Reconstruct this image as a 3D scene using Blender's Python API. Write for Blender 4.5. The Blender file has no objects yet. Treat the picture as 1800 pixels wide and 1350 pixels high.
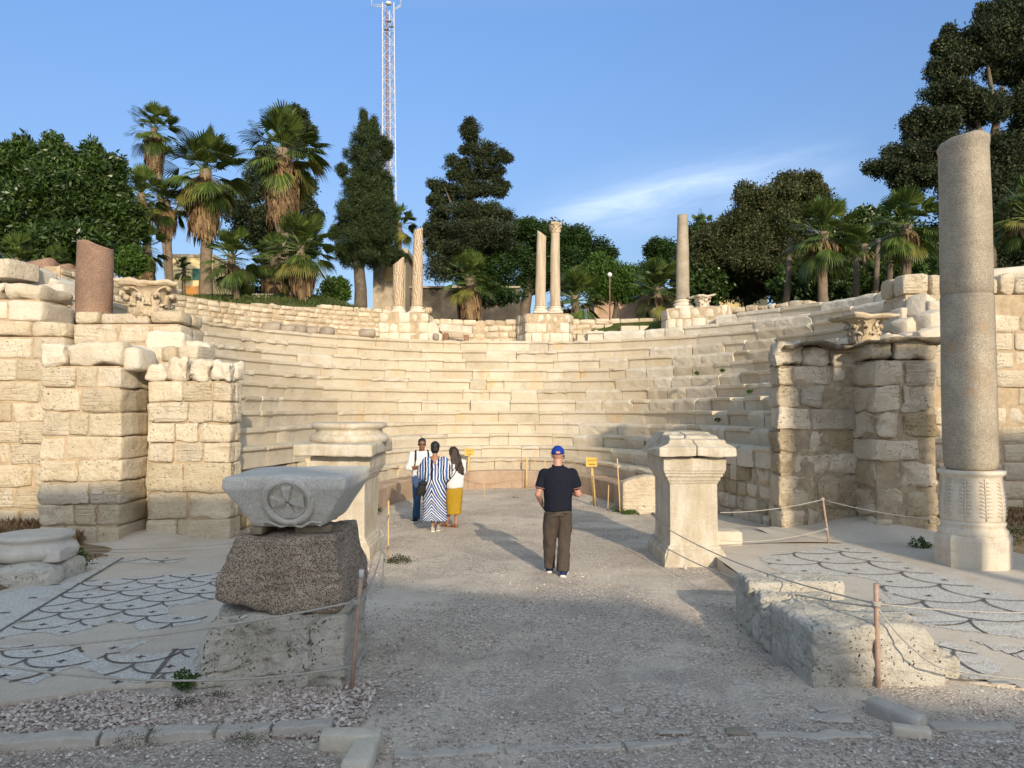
import bpy, math, random
import numpy as np
from mathutils import Vector, Matrix
R = math.radians
scene = bpy.context.scene
# ------------------------------------------------------------------ camera
EYE = 2.28; PITCH = math.atan(47/1352.0)
cam_d = bpy.data.cameras.new('camera'); cam = bpy.data.objects.new('camera', cam_d)
scene.collection.objects.link(cam); scene.camera = cam
cam_d.sensor_fit = 'HORIZONTAL'; cam_d.sensor_width = 36; cam_d.lens = 36*1352/1800
cam_d.clip_start = .05; cam_d.clip_end = 3000
cam.location = (0, 0, EYE); cam.rotation_euler = (R(90)+PITCH, 0, 0)
def P(px, py, y):
    """world point on the plane at depth y seen at photograph pixel px,py"""
    u = (px-900)/1352; v = (675-py)/1352
    dy = math.cos(PITCH)-v*math.sin(PITCH); dz = math.sin(PITCH)+v*math.cos(PITCH)
    return Vector((u*y/dy, y, EYE+dz*y/dy))
def G(px, py, z=0.0):
    u = (px-900)/1352; v = (675-py)/1352
    dy = math.cos(PITCH)-v*math.sin(PITCH); dz = math.sin(PITCH)+v*math.cos(PITCH)
    s = (z-EYE)/dz
    return Vector((u*s, dy*s, z))
# ------------------------------------------------------------------ light
SUN_EL, SUN_AZ = 19.5, 16.0            # sun is behind the camera, to its right
w = bpy.data.worlds.new('World'); scene.world = w; w.use_nodes = True
wn = w.node_tree.nodes; wl = w.node_tree.links; wn.clear()
sky = wn.new('ShaderNodeTexSky'); sky.sky_type = 'NISHITA'; sky.sun_disc = False
sky.sun_elevation = R(SUN_EL); sky.sun_rotation = R(180-SUN_AZ); sky.altitude = 20
sky.air_density = 1.0; sky.dust_density = 1.5; sky.ozone_density = 2.2
bg = wn.new('ShaderNodeBackground'); bg.inputs[1].default_value = .134
out = wn.new('ShaderNodeOutputWorld')
tc = wn.new('ShaderNodeTexCoord')
# one thin wisp of cirrus low in the sky, laid out on the sky's own directions
nv = wn.new('ShaderNodeVectorMath'); nv.operation = 'NORMALIZE'; wl.new(tc.outputs['Generated'], nv.inputs[0])
def wm(op, a, b=0.0, c=None):
    q = wn.new('ShaderNodeMath'); q.operation = op
    for k, v in enumerate((a, b) if c is None else (a, b, c)):
        if isinstance(v, (int, float)): q.inputs[k].default_value = v
        else: wl.new(v, q.inputs[k])
    return q.outputs[0]
sp_ = wn.new('ShaderNodeSeparateXYZ'); wl.new(nv.outputs[0], sp_.inputs[0]); yy = wm('MAXIMUM', sp_.outputs[1], .05)
uu = wm('DIVIDE', sp_.outputs[0], yy); vv = wm('DIVIDE', sp_.outputs[2], yy)
cv_ = wn.new('ShaderNodeCombineXYZ'); wl.new(uu, cv_.inputs[0]); wl.new(wm('SUBTRACT', vv, wm('MULTIPLY', uu, .19)), cv_.inputs[1])
def cn_(sx, sy, det):
    mp = wn.new('ShaderNodeMapping'); mp.inputs['Scale'].default_value = (sx, sy, 1); wl.new(cv_.outputs[0], mp.inputs[0])
    cn = wn.new('ShaderNodeTexNoise'); cn.inputs['Scale'].default_value = 1; cn.inputs['Detail'].default_value = det; cn.inputs['Roughness'].default_value = .62; cn.inputs['Distortion'].default_value = .5; wl.new(mp.outputs[0], cn.inputs['Vector']); return cn.outputs[0]
nz1 = cn_(7, 34, 8); nz2 = cn_(3, 14, 6)
def band(u0, v0, m, wd, ua, ub, st):
    t = wm('SUBTRACT', vv, wm('ADD', wm('MULTIPLY', wm('SUBTRACT', uu, u0), m), v0)); t = wm('ADD', t, wm('MULTIPLY', wm('SUBTRACT', nz2, .5), wd*1.3))
    g = wm('EXPONENT', wm('MULTIPLY', wm('MULTIPLY', t, t), -1/(wd*wd)))
    uc, uw = (ua+ub)/2, (ub-ua)/2; e = wm('DIVIDE', wm('SUBTRACT', uu, uc), uw); e = wm('MAXIMUM', wm('SUBTRACT', 1, wm('MULTIPLY', e, e)), 0)
    return wm('MULTIPLY', wm('MULTIPLY', g, e), st)
cl = wm('ADD', wm('ADD', band(.20, .292, .20, .010, .06, .33, .30), band(.22, .285, .17, .036, .04, .48, .36)), band(.12, .262, .10, .022, .0, .26, .35))
ml2n = wm('MULTIPLY', cl, wm('MULTIPLY_ADD', nz1, 1.9, -.35)); ml2 = wn.new('ShaderNodeClamp'); wl.new(ml2n, ml2.inputs[0]); ml2.inputs[2].default_value = .8
mx = wn.new('ShaderNodeMixRGB'); mx.inputs[2].default_value = (4.2, 4.9, 6.0, 1)
wl.new(ml2.outputs[0], mx.inputs[0])
# the band near the horizon is held down a little, the unseen zenith is brightened to light the ground
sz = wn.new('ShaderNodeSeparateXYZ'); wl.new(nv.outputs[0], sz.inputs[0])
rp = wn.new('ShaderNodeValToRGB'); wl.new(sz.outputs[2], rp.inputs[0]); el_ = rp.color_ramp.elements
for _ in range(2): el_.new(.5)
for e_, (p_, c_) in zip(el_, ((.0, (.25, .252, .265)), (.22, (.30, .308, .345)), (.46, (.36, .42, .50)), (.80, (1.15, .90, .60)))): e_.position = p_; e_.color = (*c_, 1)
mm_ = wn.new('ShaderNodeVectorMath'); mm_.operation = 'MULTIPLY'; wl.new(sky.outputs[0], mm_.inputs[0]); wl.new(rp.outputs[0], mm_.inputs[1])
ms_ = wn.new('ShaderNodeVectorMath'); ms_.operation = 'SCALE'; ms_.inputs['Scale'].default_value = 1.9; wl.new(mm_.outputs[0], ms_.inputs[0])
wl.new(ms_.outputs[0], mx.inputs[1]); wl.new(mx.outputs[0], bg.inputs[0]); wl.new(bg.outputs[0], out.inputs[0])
sl = bpy.data.lights.new('sun', 'SUN'); sl.energy = 2.2; sl.angle = R(.53); sl.color = (1, .84, .62)
so = bpy.data.objects.new('sun', sl); scene.collection.objects.link(so)
sdir = Vector((math.sin(R(SUN_AZ))*math.cos(R(SUN_EL)), -math.cos(R(SUN_AZ))*math.cos(R(SUN_EL)), math.sin(R(SUN_EL))))
so.rotation_euler = sdir.to_track_quat('Z', 'Y').to_euler(); so.location = sdir*60
vs = scene.view_settings; vs.view_transform = 'Standard'; vs.look = 'None'; vs.exposure = .88; vs.gamma = 1
# ------------------------------------------------------------------ helpers
rnd = random.Random(7)
def _h(i, j, k):
    n = (i*374761393 + j*668265263 + k*2147483647) & 0xffffffff
    n = ((n ^ (n >> 13))*1274126177) & 0xffffffff
    return ((n ^ (n >> 16)) & 0xffff)/65535.0*2-1
def vnoise(p):
    p = np.asarray(p, float); f = np.floor(p); t = p-f; t = t*t*(3-2*t); i = f.astype(np.int64)
    r = 0
    for a in (0, 1):
        for b in (0, 1):
            for c in (0, 1):
                ww = (t[:,0] if a else 1-t[:,0])*(t[:,1] if b else 1-t[:,1])*(t[:,2] if c else 1-t[:,2])
                r = r+ww*_h(i[:,0]+a, i[:,1]+b, i[:,2]+c)
    return r
def n3(p, s, seed=0):
    p = np.asarray(p)*s+seed*17.3
    return np.stack([vnoise(p), vnoise(p+31.7), vnoise(p+77.1)], 1)
class M:
    def __init__(s): s.v = []; s.f = []; s.n = 0; s.mi = []
    def add(s, v, f, mi=0):
        v = np.asarray(v, float).reshape(-1, 3); s.v.append(v)
        for q in f: s.f.append(tuple(int(a)+s.n for a in q))
        s.mi += [mi]*len(f); s.n += len(v)
    def addq(s, v, q, mi=0):
        v = np.asarray(v, float).reshape(-1, 3); s.v.append(v); q = np.asarray(q)+s.n
        s.f += [tuple(a) for a in q.tolist()]; s.mi += [mi]*len(q); s.n += len(v)
    def verts(s): return np.concatenate(s.v) if s.v else np.zeros((0, 3))
    def build(s, name, mats, parent=None, smooth=True, noise=None, origin=None):
        v = s.verts()
        if noise:
            for (sc, am) in noise: v = v+n3(v, sc, 3)*am
        if parent is not None: v = v-np.array(parent.location)
        if origin is not None and parent is None: v = v-np.array(origin)
        me = bpy.data.meshes.new(name); me.from_pydata(v.tolist(), [], s.f); me.update()
        if not isinstance(mats, (list, tuple)): mats = [mats]
        for m in mats: me.materials.append(m)
        if len(mats) > 1: me.polygons.foreach_set('material_index', s.mi)
        if smooth: me.polygons.foreach_set('use_smooth', [True]*len(me.polygons))
        o = bpy.data.objects.new(name, me); scene.collection.objects.link(o)
        if parent is not None: o.parent = parent
        elif origin is not None: o.location = origin
        return o
def sharp(o, deg=40):
    try:
        o.data.set_sharp_from_angle(angle=R(deg))
    except Exception: pass
    return o
def tag(o, label=None, cat=None, group=None, kind=None):
    if label: o['label'] = label
    if cat: o['category'] = cat
    if group: o['group'] = group
    if kind: o['kind'] = kind
    return o
def thing(name, loc, label, cat, group=None):
    o = bpy.data.objects.new(name, None); scene.collection.objects.link(o); o.location = loc; o.empty_display_size = .2
    return tag(o, label, cat, group)
_tpl = {}
def ctpl(n):
    if n in _tpl: return _tpl[n]
    ts = {44: list(np.r_[-1, np.linspace(-.985, .985, 42), 1]), 2: [-1, -.82, .82, 1], 3: [-1, -.84, 0, .84, 1], 4: [-1, -.88, -.4, .4, .88, 1], 6: [-1, -.92, -.62, -.2, .2, .62, .92, 1],
          12: list(np.r_[-1, np.linspace(-.95, .95, 12), 1]), 22: list(np.r_[-1, np.linspace(-.97, .97, 24), 1])}[n]
    m = len(ts); idx = {}; V = []; F = []
    def vi(a, b, c):
        k = (a, b, c)
        if k not in idx: idx[k] = len(V); V.append((ts[a], ts[b], ts[c]))
        return idx[k]
    for a in range(m-1):
        for b in range(m-1):
            e = m-1
            F.append((vi(a, b, 0), vi(a, b+1, 0), vi(a+1, b+1, 0), vi(a+1, b, 0)))
            F.append((vi(a, b, e), vi(a+1, b, e), vi(a+1, b+1, e), vi(a, b+1, e)))
            F.append((vi(a, 0, b), vi(a+1, 0, b), vi(a+1, 0, b+1), vi(a, 0, b+1)))
            F.append((vi(a, e, b), vi(a, e, b+1), vi(a+1, e, b+1), vi(a+1, e, b)))
            F.append((vi(0, a, b), vi(0, a, b+1), vi(0, a+1, b+1), vi(0, a+1, b)))
            F.append((vi(e, a, b), vi(e, a+1, b), vi(e, a+1, b+1), vi(e, a, b+1)))
    _tpl[n] = (np.array(V), np.array(F)); return _tpl[n]
def block(m, c, size, rz=0, r=.03, amp=.01, fr=3, n=4, seed=0, tilt=(0, 0), mi=0, shear=None, post=None):
    """one dressed or weathered stone: a box with rounded worn edges"""
    V, F = ctpl(n); h = np.array(size)/2; r = min(r, h.min()*.95)
    p = V*h; q = np.clip(p, -(h-r), h-r); d = p-q; L = np.linalg.norm(d, axis=1, keepdims=True)
    # keep faces flat, round edges
    p = q+np.where(L > 1e-9, d/np.maximum(L, 1e-9)*r, 0)
    if post is not None: p = post(p, h)
    if shear is not None: p[:, 0] += p[:, 2]*shear
    if tilt != (0, 0):
        p = p@np.array(Matrix.Rotation(tilt[0], 3, 'X')@Matrix.Rotation(tilt[1], 3, 'Y')).T
    cs, sn = math.cos(rz), math.sin(rz)
    p = np.stack([p[:,0]*cs-p[:,1]*sn, p[:,0]*sn+p[:,1]*cs, p[:,2]], 1)+np.array(c)
    if amp > 0:
        p = p+n3(p, fr, seed)*amp+n3(p, fr*2.9, seed+1)*amp*.45
        if n >= 6: p = p+n3(p, fr*7, seed+2)*amp*.25
    m.addq(p, F, mi)
def hero(m, c, size, rz=0, r=.05, rough=1.0, seed=0, n=44, post=None, fr=2.4, pit=1.0, mi=0, ledge=1.0):
    """a large weathered stone seen close up: worn edges, ledges, pits and flaking"""
    b = M(); block(b, c, size, rz, r, 0, 1, n, seed, post=post); V = b.verts(); ce = np.array(c)
    V = V+n3(V, fr, seed)*.030*rough+n3(V, fr*2.6, seed+1)*.013*rough
    d = ce-V; d /= np.linalg.norm(d, axis=1, keepdims=True)+1e-9
    l = vnoise(V*np.array([3.2, 3.2, 8])+seed*7); k = np.clip((l-.05)*9, 0, 1)
    V = V+d*(k*.014*rough*ledge)[:, None]
    l = np.abs(vnoise(V*np.array([2.1, 2.1, 4.5])+seed*3+9)); V = V+d*(np.clip(.10-l, 0, 1)*.28*rough*ledge)[:, None]
    q = vnoise(V*11+seed); V = V+d*(np.clip(q-.30, 0, 1)*.060*pit*rough)[:, None]
    q = vnoise(V*23+seed*3); V = V+d*(q*.007*rough+np.clip(q-.40, 0, 1)*.045*pit*rough)[:, None]; V = V+n3(V, 40, seed)*.0022*rough
    m.addq(V, b.f, mi)
def box(m, a, b, mi=0):
    x0, y0, z0 = a; x1, y1, z1 = b
    m.add([(x0,y0,z0),(x1,y0,z0),(x1,y1,z0),(x0,y1,z0),(x0,y0,z1),(x1,y0,z1),(x1,y1,z1),(x0,y1,z1)],
          [(0,3,2,1),(4,5,6,7),(0,1,5,4),(1,2,6,5),(2,3,7,6),(3,0,4,7)], mi)
def lathe(m, prof, c, n=32, ax=None, mi=0, cap=True, lobes=None, sq=1.0, lean=(0, 0)):
    prof = list(prof); V = []; k = len(prof)
    for (r, z) in prof:
        for i in range(n):
            a = 2*math.pi*(i+.5)/n; rr = r*(lobes(a, z) if lobes else 1)
            V.append((c[0]+rr*math.cos(a)+lean[0]*z, c[1]+rr*math.sin(a)*sq+lean[1]*z, c[2]+z))
    F = [(j*n+i, j*n+(i+1) % n, (j+1)*n+(i+1) % n, (j+1)*n+i) for j in range(k-1) for i in range(n)]
    if cap:
        F.append(tuple(range(n))[::-1]); F.append(tuple((k-1)*n+i for i in range(n)))
    m.add(V, F, mi)
def tube(m, pts, rad, n=8, mi=0, caps=True):
    pts = [Vector(p) for p in pts]; k = len(pts); V = []
    if not hasattr(rad, '__len__'): rad = [rad]*k
    up = Vector((0, 0, 1))
    for j, p in enumerate(pts):
        t = (pts[min(j+1, k-1)]-pts[max(j-1, 0)]).normalized()
        a = t.cross(up) if abs(t.z) < .95 else t.cross(Vector((0, 1, 0)))
        a.normalize(); b = t.cross(a)
        for i in range(n):
            an = 2*math.pi*i/n; q = p+(a*math.cos(an)+b*math.sin(an))*rad[j]; V.append(q[:])
    F = [(j*n+i, j*n+(i+1) % n, (j+1)*n+(i+1) % n, (j+1)*n+i) for j in range(k-1) for i in range(n)]
    if caps: F.append(tuple(range(n))[::-1]); F.append(tuple((k-1)*n+i for i in range(n)))
    m.add(V, F, mi)
def ell(m, c, r, n=12, rot=None, mi=0):
    V = []; k = max(5, n//2)
    for j in range(k+1):
        th = math.pi*j/k
        for i in range(n):
            a = 2*math.pi*i/n; V.append((math.sin(th)*math.cos(a)*r[0], math.sin(th)*math.sin(a)*r[1], math.cos(th)*r[2]))
    V = np.array(V)
    if rot is not None: V = V@np.array(rot).T
    F = [(j*n+i, (j+1)*n+i, (j+1)*n+(i+1) % n, j*n+(i+1) % n) for j in range(k) for i in range(n)]
    m.add(V+np.array(c), F, mi)
# ------------------------------------------------------------------ materials
class NT:
    def __init__(s, name):
        s.m = bpy.data.materials.new(name); s.m.use_nodes = True; s.t = s.m.node_tree; s.n = s.t.nodes
        s.b = s.n['Principled BSDF']; s.o = s.n['Material Output']; s.tc = s.n.new('ShaderNodeTexCoord'); s.co = s.tc.outputs['Object']
    def L(s, a, b): s.t.links.new(a, b)
    def put(s, sock, v):
        if hasattr(v, 'is_linked') or hasattr(v, 'links'): s.L(v, sock)
        elif isinstance(v, (tuple, list)) and len(v) == 3 and sock.type == 'RGBA': sock.default_value = (*v, 1)
        elif sock.type == 'RGBA' and not hasattr(v, '__len__'): sock.default_value = (v, v, v, 1)
        else: sock.default_value = v
    def map(s, sc=(1, 1, 1), rot=(0, 0, 0), loc=(0, 0, 0), co=None):
        q = s.n.new('ShaderNodeMapping'); q.inputs['Scale'].default_value = sc; q.inputs['Rotation'].default_value = rot; q.inputs['Location'].default_value = loc
        s.L(co or s.co, q.inputs[0]); return q.outputs[0]
    def noise(s, scale, det=6, ro=.6, co=None, dist=0):
        q = s.n.new('ShaderNodeTexNoise'); q.inputs['Scale'].default_value = scale; q.inputs['Detail'].default_value = det
        q.inputs['Roughness'].default_value = ro; q.inputs['Distortion'].default_value = dist
        s.L(co or s.co, q.inputs['Vector']); return q.outputs[0]
    def vor(s, scale, co=None, feat='F1', out='Distance', rnd=1):
        q = s.n.new('ShaderNodeTexVoronoi'); q.feature = feat; q.inputs['Scale'].default_value = scale; q.inputs['Randomness'].default_value = rnd
        s.L(co or s.co, q.inputs['Vector']); return q.outputs[out]
    def ramp(s, f, stops, const=False):
        q = s.n.new('ShaderNodeValToRGB'); e = q.color_ramp.elements
        if const: q.color_ramp.interpolation = 'CONSTANT'
        while len(e) < len(stops): e.new(.5)
        for i, (p, c) in enumerate(stops):
            if not hasattr(c, '__len__'): c = (c, c, c)
            e[i].position = p; e[i].color = (*c, 1)
        s.put(q.inputs[0], f); return q.outputs[0]
    def mix(s, f, a, b, mode='MIX'):
        q = s.n.new('ShaderNodeMixRGB'); q.blend_type = mode; s.put(q.inputs[0], f); s.put(q.inputs[1], a); s.put(q.inputs[2], b); return q.outputs[0]
    def math(s, op, a, b=0.0, clamp=False):
        q = s.n.new('ShaderNodeMath'); q.operation = op; q.use_clamp = clamp; s.put(q.inputs[0], a); s.put(q.inputs[1], b); return q.outputs[0]
    def mr(s, v, a, b, c=0., d=1.):
        q = s.n.new('ShaderNodeMapRange'); s.put(q.inputs[0], v)
        for i, x in enumerate((a, b, c, d)): q.inputs[i+1].default_value = x
        return q.outputs[0]
    def island(s):
        return s.n.new('ShaderNodeNewGeometry').outputs['Random Per Island']
    def bump(s, h, st=.5, dist=.02, prev=None):
        q = s.n.new('ShaderNodeBump'); q.inputs['Strength'].default_value = st; q.inputs['Distance'].default_value = dist
        s.L(h, q.inputs['Height'])
        if prev is not None: s.L(prev, q.inputs['Normal'])
        return q.outputs[0]
    def fin(s, col, rough=.9, nrm=None, spec=.2, **k):
        s.put(s.b.inputs['Base Color'], col); s.put(s.b.inputs['Roughness'], rough); s.b.inputs['Specular IOR Level'].default_value = spec
        if nrm is not None: s.L(nrm, s.b.inputs['Normal'])
        for a, v in k.items(): s.put(s.b.inputs[a.replace('_', ' ')], v)
        return s.m
def plain(name, c, rough=.8, spec=.3, var=.15, sc=8, bump=0, metal=0):
    t = NT(name); n = t.noise(sc, 5)
    col = t.mix(1, t.mr(n, .3, .7, 1-var, 1+var), c, 'MULTIPLY')
    nr = t.bump(t.noise(sc*4, 4), bump, .01) if bump else None
    return t.fin(col, rough, nr, spec, Metallic=float(metal))
def stone(name, ca, cb, cc, scale=1.0, pits=.5, strata=.4, bump=.6, isl=.22, stain=None, stain_th=.62, grime=None, fine=1.0):
    """weathered stone: large patches between three tones, fine grain, pits and bedding lines, each block a slightly different tone"""
    t = NT(name)
    n1 = t.noise(1.7*scale, 7, .62); n2 = t.noise(9*scale, 8, .7); n3_ = t.noise(60*scale, 4, .6)
    col = t.ramp(n1, [(.33, ca), (.5, cb), (.68, cc)])
    col = t.mix(t.mr(n2, .35, .7, 0, .6), col, cb if isinstance(cb, tuple) else cb)
    i = t.island()
    col = t.mix(1, col, t.ramp(i, [(0, (1-isl, 1-isl*1.15, 1-isl*1.45)), (.35, (1, .98, .94)), (.7, (1+isl*.35,)*3), (1, (1-isl*.6, 1-isl*.6, 1-isl*.55))]), 'MULTIPLY')
    if stain:
        sn = t.noise(.9*scale, 6, .7, co=t.map((1.6, 1.6, .5), loc=(5, 3, 1)))
        col = t.mix(t.mr(sn, stain_th, stain_th+.12, 0, .75), col, stain)
    if grime:
        gn = t.noise(2.6*scale, 8, .72, co=t.map((1, 1, 1), loc=(9, 2, 7)))
        col = t.mix(t.mr(gn, .55, .72, 0, .7), col, grime)
    col = t.mix(1, col, t.mr(n3_, .3, .7, 1-.13*fine, 1+.11*fine), 'MULTIPLY')
    v = t.vor(25*scale, co=t.mix(.12, t.co, t.noise(6*scale, 3)))
    pm = t.mr(t.noise(3.1*scale, 4, co=t.map((1, 1, 1), loc=(3, 8, 2))), .48-.05*max(0, pits-1), .62-.05*max(0, pits-1))
    pit = t.math('MULTIPLY', t.mr(v, .0, .24, 1, 0), pm)
    col = t.mix(t.math('MULTIPLY', pit, .35*pits), col, (.16, .12, .08))
    off = t.n.new('ShaderNodeVectorMath'); off.operation = 'MULTIPLY_ADD'; t.L(i, off.inputs[0]); off.inputs[1].default_value = (31, 17, 43); t.L(t.co, off.inputs[2])
    st = t.noise(1, 5, .6, co=t.map((2.2*scale, 2.2*scale, 22*scale), rot=(.10, .08, 0), co=off.outputs[0]))
    st = t.math('MULTIPLY', st, t.mr(t.math('FRACT', t.math('MULTIPLY', i, 7.31)), .25, .9, .05, 1.5))
    h = t.math('ADD', t.math('MULTIPLY', n2, 1.0), t.math('MULTIPLY', n3_, .25))
    h = t.math('ADD', h, t.math('MULTIPLY', st, strata))
    h = t.math('SUBTRACT', h, t.math('MULTIPLY', pit, .9*pits))
    return t.fin(col, .92, t.bump(h, bump, .05/scale), .15)
CREAM = stone('cream_limestone', (.62, .51, .35), (.73, .63, .47), (.81, .73, .58), pits=1.2, isl=.20, bump=1.25, strata=.7, grime=(.40, .31, .21))
WHITE = stone('white_weathered_limestone', (.60, .52, .39), (.72, .64, .51), (.77, .71, .60), pits=.8, isl=.12, bump=.8, grime=(.5, .43, .33))
MUD2 = plain('dark_old_mortar', (.36, .29, .20), .95, .1, .35, 9, .9)
MUD = plain('lime_mortar', (.46, .36, .24), .95, .1, .25, 6, .7)
ROUGH = stone('rough_weathered_limestone', (.50, .41, .29), (.66, .57, .43), (.78, .71, .59), scale=1.1, pits=1.6, isl=.42, bump=1.3, strata=.7, grime=(.22, .17, .115))
MARBLE = stone('pale_grey_marble_seats', (.52, .45, .34), (.585, .52, .405), (.64, .59, .50), scale=.8, pits=.2, strata=.4, bump=.5, isl=.14, stain=(.62, .41, .19), stain_th=.58, grime=(.36, .32, .26), fine=.8)
MARBLEW = stone('worn_marble', (.58, .52, .42), (.68, .63, .53), (.74, .70, .62), scale=1.1, pits=.5, strata=.6, bump=.8, isl=.14, stain=(.5, .4, .24), stain_th=.66, grime=(.42, .38, .31))
PALE = stone('pale_marble', (.56, .49, .38), (.66, .59, .48), (.73, .67, .57), scale=1.4, pits=.35, strata=.35, bump=.5, isl=.05, stain=(.46, .34, .2), stain_th=.60, grime=(.40, .34, .26), fine=.8)
GREYM = stone('grey_veined_marble', (.48, .42, .33), (.60, .53, .43), (.72, .66, .56), scale=1.6, pits=.1, strata=1.2, bump=.3, isl=.05, fine=.5)
def granite(name, cs, scale=110, base=1.0):
    t = NT(name); v = t.vor(scale, out='Color'); sep = t.n.new('ShaderNodeSeparateColor'); t.L(v, sep.inputs[0])
    col = t.ramp(sep.outputs[0], [(0, cs[0]), (.3, cs[1]), (.6, cs[2]), (.85, cs[3])], True)
    col = t.mix(1, col, t.mr(t.noise(2.2, 6), .3, .7, .75*base, 1.2*base), 'MULTIPLY')
    h = t.math('ADD', t.noise(8, 8, .7), t.math('MULTIPLY', t.noise(70, 3), .4))
    return t, col, h
t, c, h = granite('red_granite', [(.15, .12, .095), (.40, .315, .235), (.54, .43, .32), (.29, .23, .175)], 120)
RGRAN = t.fin(c, .85, t.bump(h, .8, .04), .2)
t, c, h = granite('pink_granite_column', [(.19, .12, .085), (.29, .185, .13), (.35, .235, .17), (.24, .155, .11)], 120)
PGRAN = t.fin(c, .8, t.bump(h, .5, .03), .2)
t, c, h = granite('grey_granite_column', [(.26, .22, .165), (.41, .355, .27), (.48, .42, .325), (.34, .29, .22)], 150)
c = t.mix(t.mr(t.noise(1.9, 7, .7), .57, .70, 0, .6), c, (.50, .29, .13))
GGRAN = t.fin(c, .85, t.bump(h, .3, .02), .2)
GREYST = stone('grey_brown_granite_drums', (.25, .21, .17), (.33, .28, .22), (.42, .36, .29), scale=1.5, isl=.2)
BLOCKG = stone('speckled_grey_capital_stone', (.62, .58, .50), (.71, .67, .59), (.78, .74, .66), scale=1.8, pits=1.0, strata=.1, bump=.9, isl=.02, fine=2.2)
WOOD = stone('pale_bamboo', (.48, .32, .15), (.60, .42, .21), (.66, .50, .29), scale=4, pits=0, strata=0, bump=.2, isl=.2)
BEAM = stone('old_timber', (.20, .17, .12), (.27, .23, .16), (.33, .28, .2), scale=4, pits=0, strata=1, bump=.4, isl=.2)
PIPE = plain('pinkish_painted_pipe', (.42, .29, .22), .55, .4, .2, 20, .1)
PIPEW = plain('white_paint_band', (.62, .62, .58), .6, .3, .2, 20)
ROPE = plain('grey_rope', (.46, .43, .38), .85, .2, .2, 60, .4)
BLACK = plain('black_fabric', (.012, .012, .014), .7, .3, .2, 20)
METALW = plain('white_tower_paint', (.62, .62, .63), .5, .3, .1, 3)
def gravel():
    t = NT('crushed_stone_gravel')
    sh = []
    for sc in (34, 62):
        v = t.vor(sc, out='Color'); sp = t.n.new('ShaderNodeSeparateColor'); t.L(v, sp.inputs[0]); sh.append((t.vor(sc), sp.outputs[0]))
    near = t.noise(1.3, 4)
    k = t.mr(near, .42, .6)
    cell = t.mix(k, sh[0][1], sh[1][1]); dist = t.mix(k, sh[0][0], sh[1][0])
    col = t.ramp(cell, [(0, (.40, .335, .275)), (.3, (.57, .49, .405)), (.6, (.65, .57, .48)), (.85, (.72, .65, .56)), (1, (.80, .75, .67))])
    col = t.mix(t.mr(dist, .38, .75, 0, .6), col, (.20, .165, .14))
    dust = t.noise(.55, 7, .65, co=t.map((1, 1, 1), loc=(2, 5, 0)))
    dm = t.mr(dust, .48, .64, 0, .9)
    col = t.mix(dm, col, (.66, .58, .48))
    col = t.mix(t.mr(t.noise(.25, 4), .45, .7, 0, .4), col, (.62, .53, .43))
    h = t.math('MULTIPLY', t.mr(dist, 0, .7, 1, 0), t.mr(dm, 0, .8, 1, .25))
    h = t.math('ADD', h, t.math('MULTIPLY', t.noise(140, 3), .25))
    return t.fin(col, .95, t.bump(h, 1.0, .018), .1)
GRAVEL = gravel()
def grav_stone():
    t = NT('loose_gravel_stone')
    col = t.ramp(t.island(), [(0, (.24, .19, .16)), (.25, (.42, .34, .29)), (.6, (.54, .46, .40)), (.85, (.62, .54, .47)), (1, (.80, .75, .68))])
    return t.fin(t.mix(1, col, t.mr(t.noise(90, 3), .3, .7, .85, 1.15), 'MULTIPLY'), .9, None, .15)
GSTONE = grav_stone()
CONC = stone('beige_lime_concrete', (.50, .44, .36), (.57, .51, .43), (.62, .56, .48), scale=.8, pits=.1, strata=0, bump=.25, isl=0, grime=(.40, .33, .25), fine=.8)
def tess():
    t = NT('white_tesserae'); v = t.vor(62, out='Color', rnd=.55); sp = t.n.new('ShaderNodeSeparateColor'); t.L(v, sp.inputs[0])
    col = t.ramp(sp.outputs[0], [(0, (.50, .485, .45)), (.4, (.68, .66, .61)), (1, (.80, .775, .72))])
    e = t.vor(62, feat='DISTANCE_TO_EDGE', rnd=.55)
    col = t.mix(t.mr(e, .02, .14, .75, 0), col, (.24, .22, .19))
    col = t.mix(t.mr(t.noise(2.4, 6, .7), .56, .66, 0, .7), col, (.45, .39, .31))
    return t.fin(col, .85, t.bump(t.mr(e, 0, .2), .35, .008), .2)
TESS = tess()
TESSD = stone('dark_tesserae', (.12, .11, .10), (.17, .155, .145), (.27, .25, .235), scale=5, pits=.3, strata=0, bump=.5, isl=.3)
def soil():
    t = NT('garden_soil_and_grass'); n = t.noise(1.1, 6, .65); f = t.noise(40, 5, .7)
    col = t.ramp(n, [(.36, (.16, .115, .065)), (.48, (.085, .10, .03)), (.7, (.045, .085, .018))])
    col = t.mix(1, col, t.mr(f, .3, .7, .6, 1.4), 'MULTIPLY')
    return t.fin(col, 1, t.bump(f, 1, .05), .05)
SOIL = soil()
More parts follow.
